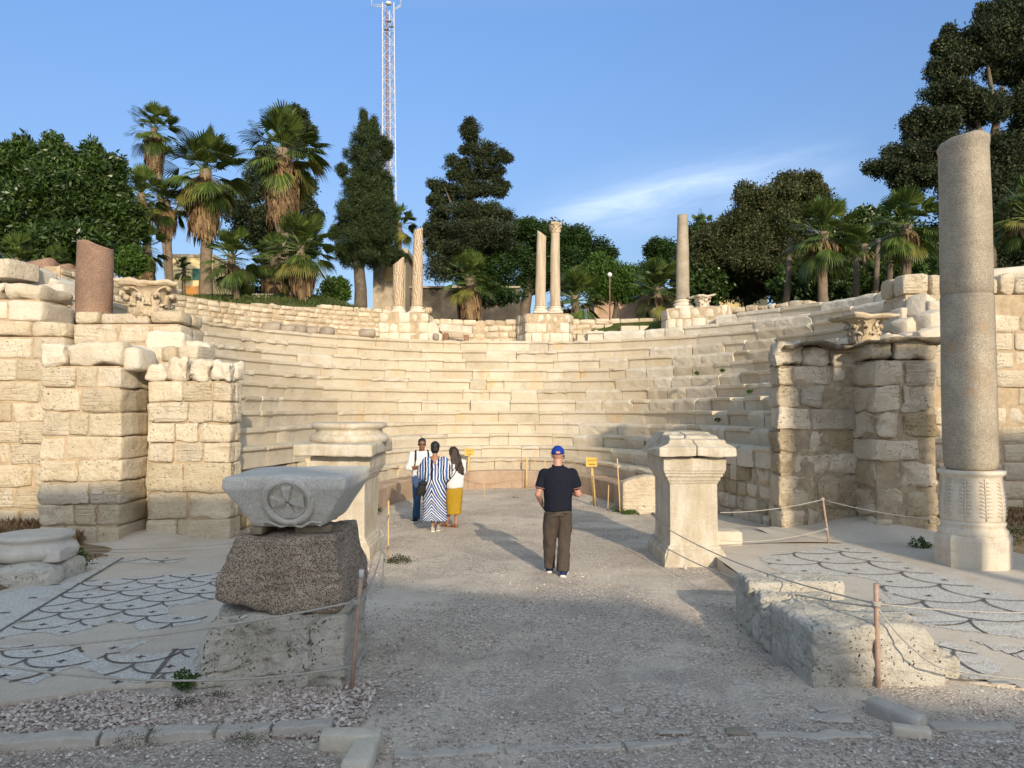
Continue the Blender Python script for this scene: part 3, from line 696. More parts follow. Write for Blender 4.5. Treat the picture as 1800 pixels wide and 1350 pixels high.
def flutem():
    t = NT('streaked_fluted_marble'); s = t.noise(1, 5, .6, co=t.map((9, 9, .8))); c = t.ramp(s, [(.3, (.36, .28, .19)), (.5, (.48, .39, .28)), (.7, (.58, .49, .37))])
    return t.fin(c, .85, t.bump(s, .5, .03), .2)
FLUTE = flutem()
zA = top0+1.07
p = P(701, 545, 28.0); column('broken_column', (p.x, 27.9, zA), .20, .20, 1.93, 'shorter broken swirl patterned marble column on the left column pier', SWIRL, PALE, 0.05, .2, .55, seed=2)
p = P(733, 545, 27.9); column('broken_column', (p.x, 27.9, zA), .205, .165, 3.1, 'taller swirl patterned marble column on the left column pier', SWIRL, PALE, 0.05, .2, .15, seed=3, lean=(.012, 0))
p = P(950, 545, 28.0); column('fluted_column', (p.x, 28.0, zA), .19, .165, 3.0, 'left fluted marble column with broken top on the middle pier', FLUTE, PALE, .07, .2, -.5, fl=20, seed=4, lean=(.016, 0))
p = P(976.5, 545, 27.9); tcap, zt = column('fluted_column', (p.x, 28.0, zA), .185, .16, 2.98+.0, 'fluted marble column crowned by a small leafy capital on the middle pier', FLUTE, PALE, .07, .2, 0, fl=20, seed=5)
capx = p.x
p = P(1199, 540, 27.0); column('plain_column', (p.x, 26.9, top0+1.08), .235, .18, 3.35, 'plain grey granite column on the pier right of centre', GGRAN, PALE, .1, .24, 0, seed=6, lean=(.008, 0))
# broken base lumps beside the swirl columns
for i, (px, lab) in enumerate([(680, 'brown broken column lump left of the short swirl column'), (752, 'brown broken column lump right of the tall swirl column')]):
    p = P(px, 535, 27.8); loose('column_fragment', (p.x, 27.9, zA-.02), (.34, .34, .30 if i == 0 else .24), lab, 'column fragment', r=.12, amp=.04, mat=SWIRL, n=6, seed=i)
# --- Corinthian capitals
def capital(name, c, r, h, label, mat, rz=0, topw=None, seed=0, worn=0.0, leaves=8, cat='capital'):
    t = thing(name, c, label, cat); m = M(); W = topw or r*2.3
    prof = [(r*.98, 0), (r*1.0, h*.04), (r*.93, h*.1), (r*.92, h*.45), (r*1.0, h*.66), (r*1.22, h*.80), (r*1.42, h*.84)]
    lathe(m, prof, c, 40); m.build('bell', mat, t, noise=[(6, .012+worn*.01)])
    # leaves: two rows of curled, ribbed acanthus leaves
    m = M(); rr = random.Random(seed)
    for row, (zb, lh, lw, off) in enumerate(((.02, .40, .60, 0), (.04, .66, .52, .5))):
        for i in range(leaves):
            a = 2*math.pi*(i+off)/leaves+rz; K = 9; J = 7; V = []
            lhh = lh*h*rr.uniform(1-.12*worn, 1.02)
            for k in range(K):
                f = k/(K-1)
                zc = c[2]+zb*h+lhh*(math.sin(f*1.9)/math.sin(1.57) if f < .83 else (1.0-(f-.83)*1.3))
                ro = r*(1.02+.05*row)+r*(.04+.10*row)*f+r*.34*max(0, f-.62)**1.1*2
                wdt = lw*r*(1-.35*f**2)*(.9+.18*math.cos(f*13))
                for j in range(J):
                    g = (j/(J-1)-.5)*2; aa = a+g*wdt/(ro*1.9)
                    rr_ = ro+r*.06*math.cos(g*3*math.pi)-r*.10*g*g
                    V.append((c[0]+math.cos(aa)*rr_, c[1]+math.sin(aa)*rr_, zc-.05*h*g*g))
            F = [(k*J+j, k*J+j+1, (k+1)*J+j+1, (k+1)*J+j) for k in range(K-1) for j in range(J-1)]
            n0 = len(V); V2 = [((x-c[0])*.90+c[0], (y-c[1])*.90+c[1], z-.005) for x, y, z in V]
            F2 = [(n0+f[0], n0+f[3], n0+f[2], n0+f[1]) for f in F]
            E = []
            edge = [j for j in range(J)]+[k*J+J-1 for k in range(1, K)]+[(K-1)*J+j for j in range(J-2, -1, -1)]+[k*J for k in range(K-2, 0, -1)]
            for q in range(len(edge)): a0, b0 = edge[q], edge[(q+1) % len(edge)]; E.append((b0, a0, n0+a0, n0+b0))
            m.add(V+V2, F+F2+E)
    for i in range(4):                       # corner volutes
        a = rz+math.pi/4+i*math.pi/2
        for s in (-1, 1):
            pts = [Vector((c[0]+math.cos(a+s*.55*(1-f))*r*(1.05+.50*f), c[1]+math.sin(a+s*.55*(1-f))*r*(1.05+.50*f), c[2]+h*(.55+.29*math.sin(f*1.5)))) for f in np.linspace(0, 1, 7)]
            tube(m, pts, [r*.07]*6+[r*.12], 6)
        ell(m, (c[0]+math.cos(a)*r*1.5, c[1]+math.sin(a)*r*1.5, c[2]+h*.79), (r*.15, r*.15, r*.15), 8)
    m.build('acanthus_leaves', mat, t, noise=[(9, .012+.02*worn), (22, .006)])
    # abacus with concave sides
    m = M(); k = 12; ring_ = []
    for i in range(4):
        a0 = rz+math.pi/4+i*math.pi/2
        for j in range(k):
            f = j/k; p0 = Vector((math.cos(a0), math.sin(a0))); p1 = Vector((math.cos(a0+math.pi/2), math.sin(a0+math.pi/2))); q = p0.lerp(p1, f)*(1-.20*math.sin(math.pi*f)); ring_.append(q)
    V = []; kk = len(ring_); S = W*.72
    for (sc, z) in ((.90, .84), (.95, .87), (.97, .90), (1.0, .915), (1.0, 1.0), (.93, 1.0)):
        for q in ring_: V.append((c[0]+q.x*S*sc, c[1]+q.y*S*sc, c[2]+h*z))
    F = [(j*kk+i, j*kk+(i+1) % kk, (j+1)*kk+(i+1) % kk, (j+1)*kk+i) for j in range(5) for i in range(kk)]+[tuple(range(kk))[::-1], tuple(5*kk+i for i in range(kk))]
    m.add(V, F); m.build('abacus', mat, t, noise=[(5, .02+.03*worn), (14, .01)])
    return t
CAPM = stone('weathered_carved_limestone', (.44, .34, .22), (.58, .48, .34), (.68, .60, .47), scale=2.4, pits=.8, strata=.1, bump=.7, isl=.08, grime=(.28, .21, .14))
capital('leafy_capital', (capx, 28.0, zt), .17, .36, 'small leafy capital on top of the right fluted column', CAPM, rz=.2, seed=1)
p = P(243, 549, 14.9); capital('leafy_capital', (p.x, 15.35, p.z-.06), .36, .70, 'large worn leafy capital standing beside the red granite column stump', CAPM, rz=.35, topw=1.12, seed=2, worn=1)
p = P(1518, 608, 14.3); capital('leafy_capital', (P(1518, 600, 14.0).x, 14.0, 3.50), .23, .52, 'carved leafy capital on the dark crust above the right piers', CAPM, rz=.1, topw=.86, seed=3, worn=.6)
p = P(1232, 543, 26.6); capital('small_capital', (p.x, 26.4, top0+1.07), .19, .42, 'squat white capital just right of the plain grey column', PALE, rz=.3, topw=.70, seed=4, worn=1, leaves=6)
loose('square_block', (P(1262, 585, 26).x, 25.6, top0), (.42, .4, .42), 'smooth square white block leaning on the right column pier', 'stone block', mat=PALE, r=.02, amp=.004)
# pink granite stump on the left wing
p = P(163, 549, 15.5); t, _ = column('granite_column_stump', (p.x, 15.55, 4.20), .335, .33, 1.50, 'short pinkish red granite column stump with broken top on the left wing', PGRAN, PALE, 0, 0, -.16, seed=9)
# --- the tall grey column at the right
bx, by = 6.40, 10.75
t = thing('tall_column', (bx, by, .05), 'tall plain grey granite column on an octagonal base at the right', 'column')
m = M(); 
def octo(r, z, c=(bx, by)): return [(c[0]+r*math.cos(math.pi/8+i*math.pi/4+.06), c[1]+r*math.sin(math.pi/8+i*math.pi/4+.06), z) for i in range(8)]
rings = [(r_*.84, z_) for r_, z_ in [(.565, -.02), (.57, .0), (.575, .30), (.575, .305), (.565, .31), (.57, .315), (.575, .47), (.56, .52), (.50, .56)]]
V = []
for r, z in rings: V += octo(r, z+.05)
F = [(j*8+i, j*8+(i+1) % 8, (j+1)*8+(i+1) % 8, (j+1)*8+i) for j in range(len(rings)-1) for i in range(8)]+[tuple((len(rings)-1)*8+i for i in range(8))]
m.add(V, F); o = m.build('octagonal_plinth', PALE, t, smooth=False, noise=[(5, .006)])
bv = o.modifiers.new('bevel', 'BEVEL'); bv.width = .012; bv.segments = 2
m = M(); lathe(m, [(.39, .55), (.425, .57), (.437, .61), (.425, .65), (.405, .665), (.392, .69), (.40, .715), (.41, .735), (.405, .755), (.388, .765), (.385, .775)], (bx, by, 0), 56); m.build('column_base', PALE, t, noise=[(6, .004)])
m = M(); lathe(m, [(.385, .77), (.395, .80), (.40, .95), (.393, 1.1), (.375, 1.25), (.368, 1.36), (.385, 1.39), (.415, 1.41), (.42, 1.45), (.41, 1.46)], (bx, by, 0), 56); dr_ = m.build('carved_drum', PALE, t)
m = M()
def drum_r(z): return float(np.interp(z, [.77, .80, .95, 1.1, 1.25, 1.36], [.385, .395, .40, .393, .375, .368]))
for i in range(10):
    a = 2*math.pi*i/10+.2
    tube(m, [(bx+math.cos(a)*(drum_r(z)+.004), by+math.sin(a)*(drum_r(z)+.004), z) for z in np.linspace(.8, 1.36, 9)], .011, 5)
    for z in np.arange(.84, 1.33, .05):
        for s in (-1, 1):
            pts = []
            for f in np.linspace(0, 1, 5):
                aa = a+s*(.03+.17*f*(1.15-.5*(z-.8))); zz = z+.055*f**.7-.02*f*f*2; rr_ = drum_r(zz)+.007*math.sin(math.pi*f)
                pts.append((bx+math.cos(aa)*rr_, by+math.sin(aa)*rr_, zz))
            tube(m, pts, [.007, .012, .013, .010, .004], 5)
m.build('carved_acanthus', PALE, dr_ if False else t, noise=[(20, .002)])
m = M(); K = 30; prof = [(.30, 1.462), (.335, 1.50), (.348, 1.58)]
for i in range(K+1):
    f = i/K; prof.append((.352-.03*f+.006*math.sin(f*3), 1.60+(6.12-1.60)*f))
prof = [q for q in prof if not (3.86 < q[1] < 3.94)]; prof += [(.334, 3.885), (.328, 3.89), (.334, 3.895)]; prof.sort(key=lambda q: q[1])
prof = [(r_*.975, z_) for r_, z_ in prof]; prof[-1] = (.328, 6.02); prof += [(.327, 6.10), (.27, 6.16)]
lathe(m, prof, (bx, by, 0), 64, lean=(-.004, 0)); o = m.build('shaft', GGRAN, t, noise=[(1.2, .008), (7, .003)])
me = o.data; co = np.array([v.co for v in me.vertices]); k = co[:,2] > 5.85
co[k, 2] += (co[k,0]*.16+.03*vnoise(co[k]*6)-.02)*np.clip((co[k,2]-5.85)/.2, 0, 1); me.vertices.foreach_set('co', co.ravel()); me.update()
# ================================================================== PEDESTALS
def pedestal(name, x0, x1, y0, y1, z0, z1, label, mat):
    t = thing(name, ((x0+x1)/2, (y0+y1)/2, z0), label, 'pedestal'); m = M()
    cx, cy = (x0+x1)/2, (y0+y1)/2; hx, hy = (x1-x0)/2, (y1-y0)/2; H = z1-z0
    prof = [(.10, -.05), (.10, .17), (.095, .18), (.075, .20), (.07, .235), (.045, .245), (.035, .285), (.01, .30), (0, .33), (0, H-.40), (.005, H-.39), (.015, H-.375), (.02, H-.35), (.035, H-.345), (.045, H-.30), (.05, H-.29), (.07, H-.285), (.075, H-.24), (.09, H-.235), (.095, H-.20), (.105, H-.195), (.11, H-.03), (.10, H), (.0, H)]
    K = 7; V = []; 
    def rect(o, z):
        P_ = []; X, Y = hx+o, hy+o
        cs = [(-X, -Y), (X, -Y), (X, Y), (-X, Y)]
        for i in range(4):
            a, b = cs[i], cs[(i+1) % 4]
            for f in np.linspace(.0, 1, K, endpoint=False):
                f2 = f if 0 < f < 1 else f
                P_.append((cx+a[0]+(b[0]-a[0])*f2, cy+a[1]+(b[1]-a[1])*f2, z0+z))
        return P_
    pz = []
    for i, q in enumerate(prof):
        pz.append(q)
        if i+1 < len(prof) and prof[i+1][1]-q[1] > .4:
            for f in np.linspace(0, 1, 9)[1:-1]: pz.append((q[0], q[1]+(prof[i+1][1]-q[1])*f))
    for o, z in pz: V += rect(o, z)
    n = 4*K; F = [(j*n+i, j*n+(i+1) % n, (j+1)*n+(i+1) % n, (j+1)*n+i) for j in range(len(pz)-1) for i in range(n)]+[tuple((len(pz)-1)*n+i for i in range(n))]
    m.add(V, F); o = m.build('pedestal_body', mat, t, smooth=False, noise=[(1.5, .010), (6, .006)])
    bv = o.modifiers.new('bevel', 'BEVEL'); bv.width = .008; bv.segments = 2; bv.limit_method = 'ANGLE'; bv.angle_limit = R(50)
    return t
def pedm():
    t = NT('streaked_cream_marble'); s = t.noise(1, 6, .6, co=t.map((6, 6, .9))); n = t.noise(2.5, 7, .65); f = t.noise(30, 6, .7)
    c = t.ramp(n, [(.3, (.43, .37, .27)), (.5, (.55, .49, .38)), (.7, (.63, .58, .48))])
    c = t.mix(t.mr(s, .50, .68, 0, .6), c, (.44, .35, .23)); c = t.mix(t.mr(s, .48, .33, 0, .5), c, (.72, .68, .60))
    c = t.mix(1, c, t.mr(f, .3, .7, .88, 1.1), 'MULTIPLY')
    return t.fin(c, .85, t.bump(t.math('ADD', f, t.noise(9, 6)), .45, .025), .2)
PEDM = pedm()
pedestal('marble_pedestal', 2.33, 3.03, 11.4, 12.6, 0, 1.60, 'tall moulded cream marble pedestal standing right of the path', PEDM)
pedestal('marble_pedestal', -2.98, -2.27, 11.9, 13.1, 0, 1.58, 'moulded marble pedestal behind the carved grey block left of the path', PEDM)
# broken cornice slab on the right pedestal, in two pieces
def slab_top(cx, y0, y1, x0, x1, z, label, split=None, seed=0, mat=PEDM):
    t = thing('cornice_slab', (cx, (y0+y1)/2, z), label, 'cornice slab')
    def piece(xa, xb, nm, jag):
        V = []; prof = [(0, .0, 0), (.0, .13, 0), (.05, .15, .02), (.10, .19, .05), (.12, .24, .06), (.30, .25, .08), (.34, .30, .09), (.62, .31, .10), (.68, .34, .11), (y1-y0, .34, .12), (y1-y0, 0, .0)]
        xs = np.linspace(0, 1, 14); K = len(prof)
        for f in xs:
            for (dy, dz, ins) in prof:
                a = xa+(ins if xa == x0 else 0)*2.2+(jag*.06*math.sin(dy*14+1) if xa != x0 else 0)
                b = xb-(ins if xb == x1 else 0)*2.2+(jag*.06*math.sin(dy*14+1) if xb != x1 else 0)
                if xa == x0: a += .04*math.sin(dy*8)
                V.append((a+(b-a)*f, y0+dy, z+dz))
        F = [(i*K+j, i*K+(j+1) % K, (i+1)*K+(j+1) % K, (i+1)*K+j) for i in range(13) for j in range(K)]+[tuple(range(K))[::-1], tuple(13*K+j for j in range(K))]
        m = M(); m.add(V, [f[::-1] for f in F]); o = m.build('slab_piece', mat, t, smooth=False, noise=[(4, .014), (12, .008)])
        bv = o.modifiers.new('bevel', 'BEVEL'); bv.width = .02; bv.segments = 2; bv.limit_method = 'ANGLE'; bv.angle_limit = R(35)
    if split: piece(x0, split-.008, 'a', 1); piece(split+.008, x1, 'b', 1)
    else: piece(x0, x1, 'a', 1)
    return t
slab_top(2.7, 11.15, 12.7, 2.13, 3.26, 1.615, 'cracked two piece cornice slab lying on the right pedestal', split=2.62)
m = M(); block(m, (-2.69, 12.5, 1.685), (1.20, 1.95, .19), 0, .035, .014, 3.5, 12, 4)
tag(m.build('rough_slab', PEDM, origin=(-2.69, 12.5, 1.59)), 'rough thick slab projecting over the top of the left pedestal', 'slab')
m = M(); lathe(m, [(.62, 0), (.63, .07), (.60, .12), (.55, .14), (.52, .19), (.55, .215), (.60, .24), (.60, .29), (.57, .31), (.3, .315)], (-2.66, 12.6, 1.775), 48)
tag(m.build('moulded_drum', PEDM, origin=(-2.66, 12.6, 1.775), noise=[(4, .012), (12, .004)]), 'broad moulded column base lying on the slab of the left pedestal', 'column base')
# ================================================================== CARVED BLOCK STACK (left foreground)
LX = -1.93
def lime_post(p, h):
    p = p.copy(); f = (p[:,2]+h[2])/(2*h[2]); p[:,0] += f*.11*np.clip(-p[:,0]/h[0], 0, 1); p[:,1] += f*.06*np.clip(-p[:,1]/h[1], 0, 1); return p
FLAKE = stone('flaking_grey_limestone', (.58, .53, .43), (.70, .65, .54), (.80, .75, .65), scale=1.4, pits=1.8, strata=.15, bump=1.5, isl=0, grime=(.46, .42, .34))
m = M(); hero(m, (-2.01, 6.93, .28), (1.27, 1.14, .66), 0, .05, 1.35, 3, post=lime_post, ledge=1.3)
tag(m.build('limestone_block', FLAKE, origin=(-1.97, 7.0, -.05)), 'big rough weathered limestone block on the gravel under the red granite block', 'stone block')
def gran_post(p, h):
    p = p.copy(); f = (p[:,2]+h[2])/(2*h[2])
    u = p[:,0]/h[0]; v = p[:,1]/h[1]
    p[:,0] += .17*sstep_np(f, .30, .95)*np.clip(-u, 0, 1)-.06*sstep_np(f, .5, 1)*np.clip(u, 0, 1)+.04*(1-sstep_np(f, .40, .62))*np.clip(u, 0, 1)*np.clip(v+.2, 0, 1)
    p[:,2] += .13*(1-f)**2*np.clip(-u-.1, 0, 1)
    return p
def sstep_np(x, a, b): t = np.clip((x-a)/(b-a), 0, 1); return t*t*(3-2*t)
m = M(); hero(m, (-1.95, 6.98, .895), (1.08, 1.06, .66), 0, .06, 1.0, 5, post=gran_post, pit=.35)
tag(m.build('granite_block', RGRAN, origin=(-1.89, 7.05, .565)), 'dark reddish speckled granite block resting on the big limestone block', 'stone block')
zt_ = 1.235
# scratch-like red vein on the granite stays out; timber wedges
for i, (x, y, sx, sy, lab) in enumerate([(-2.17, 6.72, .10, .34, 'short dark timber wedge under the left of the carved block'), (-1.72, 6.72, .30, .12, 'longer flat timber wedge under the right of the carved block'), (-1.9, 7.5, .4, .12, 'rear timber wedge under the carved block')]):
    loose('timber_wedge', (x, y, zt_-.005), (sx, sy, .062), lab, 'timber wedge', r=.006, amp=.002, mat=BEAM, n=3, group='timber wedges under the carved block')
t = thing('carved_block', (LX, 6.95, 1.30), 'large grey tapering block carved with a cross in a wreath on the granite block', 'carved capital')
zb0 = 1.29; m = M()
V, Fq = ctpl(22); h = np.array((.5, .56, .225)); pp_ = V*h; r_ = .035; q = np.clip(pp_, -(h-r_), h-r_); d = pp_-q; Ln = np.linalg.norm(d, axis=1, keepdims=True); pp_ = q+np.where(Ln > 1e-9, d/np.maximum(Ln, 1e-9)*r_, 0)
f = (pp_[:,2]+h[2])/(2*h[2])
sx = .60+.45*np.clip(f, 0, .78)/.78; sx = np.where(f > .78, 1.05, sx); sy = .70+.30*np.clip(f/.78, 0, 1)
pp_[:,0] *= sx*1.0; pp_[:,1] *= sy
pp_ += np.array([LX+.03, 6.98, zb0+.225]); pp_ = pp_+n3(pp_, 2.2, 4)*.014+n3(pp_, 8, 6)*.006
m.addq(pp_, Fq); m.build('block_body', BLOCKG, t)
# wreath, cross and ribbon lie on the sloping front face
fy = lambda z: 6.98-.56*(.70+.30*min(1, (z-zb0)/(.45*.78)))
slope_t = math.atan2(.56*.30, .45*.78)
def face(u, v, off=0.0):                                   # u right, v up from the wreath centre
    z = zb0+.232+v; return Vector((LX+.055+u, fy(z)-off*.95, z-off*.3))
m = M(); tube(m, [face(.192*math.cos(a), .180*math.sin(a), .006) for a in np.linspace(0, 2*math.pi, 61)], .033, 8, caps=False)
tube(m, [face(.152*math.cos(a), .143*math.sin(a), .002) for a in np.linspace(0, 2*math.pi, 41)], .009, 6, caps=False)
m.build('wreath', BLOCKG, t, noise=[(14, .004)])
m = M()
for i in range(4):
    a = i*math.pi/2; K = 7; V = []; 
    for k in range(K):
        rr_ = .014+.122*k/(K-1); hw = .012+.040*(k/(K-1))
        for s, o in ((-1, -.004), (-.8, .034), (.8, .034), (1, -.004)):
            u = rr_*math.cos(a)-s*hw*math.sin(a); v = rr_*math.sin(a)+s*hw*math.cos(a); V.append(face(u, v, o)[:])
    F = [(k*4+j, k*4+j+1, (k+1)*4+j+1, (k+1)*4+j) for k in range(K-1) for j in range(3)]+[(24, 25, 26, 27), (0, 3, 2, 1)]
    m.add(V, F)
m.build('relief_cross', BLOCKG, t, smooth=False, noise=[(14, .003)])
m = M()
for s in (-1, 1):
    pts = [face(s*(.015+.21*f), -.196-.022*math.sin(f*5.4), .020) for f in np.linspace(0, 1, 14)]
    c = Vector((s*.245, -.190)); pts += [face(c.x+s*.026*math.cos(a)*(1-a/14), c.y+.026*math.sin(a)*(1-a/14), .018) for a in np.linspace(2.9, 9.5, 16)]
    tube(m, pts, .0105, 6)
m.build('ribbon', BLOCKG, t, noise=[(14, .003)])
# ================================================================== RIGHT FOREGROUND STONE
t = thing('foreground_boulder', (3.05, 7.4, 0), 'long pitted white limestone block lying on the gravel in the right foreground', 'stone block')
FORE = stone('pitted_white_limestone', (.58, .53, .43), (.70, .65, .55), (.79, .75, .66), scale=1.5, pits=1.7, strata=.2, bump=1.5, isl=.03, grime=(.32, .28, .22))
m = M()
def fpost(p, h):
    p = p.copy(); p[:,0] -= .12*sstep_np((p[:,2]+h[2])/(2*h[2]), .3, 1)*np.clip(p[:,0]/h[0], 0, 1); return p
hero(m, (3.02, 6.86, .20), (1.16, .86, .60), .05, .05, .95, 8, post=fpost, ledge=.7)
hero(m, (2.74, 7.43, .21), (.72, .30, .50), .12, .10, 1.3, 9, 22)
hero(m, (2.80, 7.76, .21), (.80, .33, .50), -.03, .09, 1.3, 10, 22)
hero(m, (2.92, 8.22, .23), (.98, .58, .60), -.02, .05, .9, 11, ledge=.7)
hero(m, (3.05, 7.6, .10), (.9, .8, .48), 0, .12, 1.2, 12, 22)
hero(m, (3.64, 6.75, .05), (.32, .46, .28), .3, .09, 1.3, 13, 22)
m.build('stone_body', FORE, t)
for i, (px, py, s_, lab) in enumerate([(1272, 1003, .16, 'flat pale chip between the right pedestal and the mosaic edge')]):
    pass
loose('step_stone', (3.42, 12.5, 0), (.5, .5, .36), 'small white step stone tucked behind the right pedestal', 'stone block', r=.05, amp=.02, mat=PALE)
KERB = stone('grey_kerb_stone', (.42, .38, .32), (.50, .46, .40), (.62, .58, .50), scale=2, pits=.5, strata=.1, bump=.6, isl=.2, grime=(.62, .58, .48))
# stones half buried in the gravel
gS = 'pale stones flush with the gravel'
for i, (px, py, sx, sy, lab, mt) in enumerate([
    (1455, 1243, .30, .16, 'upper flat pale stone flush with the gravel before the boulder', KERB), (1462, 1262, .34, .18, 'lower flat greyish stone flush with the gravel before the boulder', KERB),
    (1082, 1247, .14, .10, 'lone flat stone chip in the middle of the gravel', KERB), (1185, 1287, .3, .06, 'long sliver of stone at the right end of the buried kerb', KERB), (1300, 1205, .10, .08, 'tiny pale patch stone in the gravel left of the boulder', KERB),
    (1295, 1283, .2, .12, 'brownish buried stone right of the kerb sliver', GREYST), (908, 875-0, .16, .12, 'small brown stone lying on the orchestra gravel', GREYST), (1205, 1003, .06, .05, 'little round white cobble at the foot of the right pedestal', PALE)]):
    p = G(px, py); hh = .07 if i in (6, 7) else .018; sx *= .8; sy *= .85
    loose('flat_stone', (p.x, p.y, -.012 if hh < .05 else 0), (sx, sy, hh), lab, 'stone', r=.02, amp=.015, mat=mt, n=6, group=gS, seed=i, rz=rnd.uniform(-.4, .4))
# ================================================================== KERBS (foreground)
ks = [(-20, 175), (175, 262), (262, 380), (380, 480), (480, 585)]
for i, (a, b) in enumerate(ks):
    pa = G(a, 1302-a*.05, .05); pb = G(b-3, 1302-b*.05, .05); c = (pa+pb)/2
    loose('kerb_stone', (c.x, c.y+.03, -.05), ((pb-pa).length-.006, .14, .108), ['long grey kerb stone at the left edge', 'short kerb stone with pale face second from the left edge', 'bluish kerb stone in the middle of the left kerb', 'bright chipped kerb stone near the kerb end', 'grey kerb stone joining the corner kerb piece'][i],
        'kerb stone', rz=math.atan2(pb.y-pa.y, pb.x-pa.x), r=.010, amp=.013, mat=KERB, n=12, fr=6, group='kerb stones in the left foreground', seed=i)
loose('kerb_stone', (-1.10, 5.33, -.05), (.42, .16, .15), 'pale corner kerb stone turning toward the viewer', 'kerb stone', r=.03, amp=.008, mat=PALE, n=6, group='kerb stones in the left foreground', rz=.03)
loose('kerb_stone', (-.98, 5.08, -.05), (.19, .42, .135), 'rounded white kerb stone pointing at the viewer', 'kerb stone', r=.04, amp=.008, mat=PALE, n=6, group='kerb stones in the left foreground', rz=-.03)
for i, (a, b, ya, yb) in enumerate([(690, 880, 1326, 1318), (890, 1090, 1320, 1310), (1100, 1210, 1312, 1300), (1330, 1530, 1292, 1290)]):
    pa = G(a, ya); pb = G(b, yb); c = (pa+pb)/2
    loose('buried_kerb', (c.x, c.y, -.050), ((pb-pa).length, .10, .058), ['buried kerb piece nearest the white corner stone', 'buried kerb piece in the middle foreground', 'buried kerb piece right of the middle foreground', 'buried kerb piece left of the broken right kerb'][i], 'kerb stone', rz=math.atan2(pb.y-pa.y, pb.x-pa.x), r=.012, amp=.02, mat=KERB, n=12, fr=7, group='half buried kerb pieces', seed=i+4)
p = G(1575, 1268); loose('kerb_stone', (p.x, p.y, -.03), (.14, .42, .14), 'dark broken kerb stone at the right pointing into the gravel', 'kerb stone', r=.03, amp=.012, mat=KERB, n=6, rz=.5)
pa = G(1570, 1290); pb = G(1640, 1295); loose('kerb_stone', ((pa+pb).x/2, pa.y, -.05), (.26, .12, .11), 'short pale faced kerb stone at the right foreground', 'kerb stone', r=.02, amp=.01, mat=PALE, n=6, rz=-.3)
pa = G(1640, 1282); pb = G(1775, 1276); c = (pa+pb)/2; loose('kerb_stone', (c.x, c.y, -.05), ((pb-pa).length, .12, .075), 'flat grey kerb strip in the right foreground', 'kerb stone', r=.02, amp=.01, mat=KERB, n=6)
# ================================================================== COLUMN BASE ON ROCK (left edge)
p = G(60, 1030); loose('rough_rock', (-6.55, 10.35, -.05), (1.25, .9, .36), 'rough pale rock under the round column base at the left edge', 'rock', r=.12, amp=.05, mat=FORE, n=12, seed=3)
m = M(); cx_, cy_ = -6.52, 10.55; lathe(m, [(.40, .0), (.50, .02), (.545, .06), (.56, .12), (.53, .18), (.48, .21), (.46, .25), (.49, .275), (.505, .30), (.50, .33), (.40, .335)], (cx_, cy_, .28), 48)
block(m, (cx_+.36, cy_-.12, .37), (.36, .5, .17), .1, .02, .01, 4, 6, 3)
tag(m.build('fallen_column_base', stone('cool_white_marble', (.50, .46, .39), (.58, .54, .47), (.68, .64, .57), scale=2, pits=.1, strata=.2, bump=.3, isl=0), origin=(cx_, cy_, .28), noise=[(5, .008)]), 'round white marble column base lying on the rough rock at the left edge', 'column base')
# ================================================================== MOSAIC FLOORS
def clip_mesh(poly, z, step=.05, thick=None, jag=.03, ext=None, seed=0):
    """thin sheet covering a polygon, with a ragged outline; cells on a grid"""
    xs = [p[0] for p in poly]; ys = [p[1] for p in poly]; m = M(); x0, y0 = min(xs)-.05, min(ys)-.05
    nx = int((max(xs)-x0)/step)+2; ny = int((max(ys)-y0)/step)+2; idx = {}; V = []; F = []
    gx = x0+(np.arange(nx*ny) % nx)*step; gy = y0+(np.arange(nx*ny)//nx)*step
    q = np.stack([gx, gy, 0*gx], 1); nz = n3(q, 4, seed)*jag+n3(q, 14, seed+2)*jag*.6
    def vid(i, j):
        if (i, j) not in idx:
            idx[(i, j)] = len(V); x = x0+i*step; y = y0+j*step
            V.append((x, y, z(x, y) if callable(z) else z))
        return idx[(i, j)]
    for j in range(ny-1):
        for i in range(nx-1):
            k = j*nx+i
            if inpoly(x0+(i+.5)*step+nz[k,0], y0+(j+.5)*step+nz[k,1], poly): F.append((vid(i, j), vid(i+1, j), vid(i+1, j+1), vid(i, j+1)))
    m.add(V, F); return m
def slab_floor(poly, z, mat, label_parts=None):
    m = M(); k = len(poly); fine = []
    for i in range(k):
        a, b = poly[i], poly[(i+1) % k]; n = max(1, int(math.dist(a, b)/.25))
        for j in range(n): fine.append((a[0]+(b[0]-a[0])*j/n, a[1]+(b[1]-a[1])*j/n))
    fine = [(x+.02*math.sin(x*7+y*5), y+.02*math.sin(x*5-y*9)) for x, y in fine]; k = len(fine)
    zz = [z(x, y) if callable(z) else z for x, y in fine]
    m.add([(x, y, q) for (x, y), q in zip(fine, zz)]+[(x, y, -.05) for x, y in fine], ([] if label_parts else [tuple(range(k))])+[((i+1) % k, i, k+i, k+(i+1) % k) for i in range(k)])
    return m
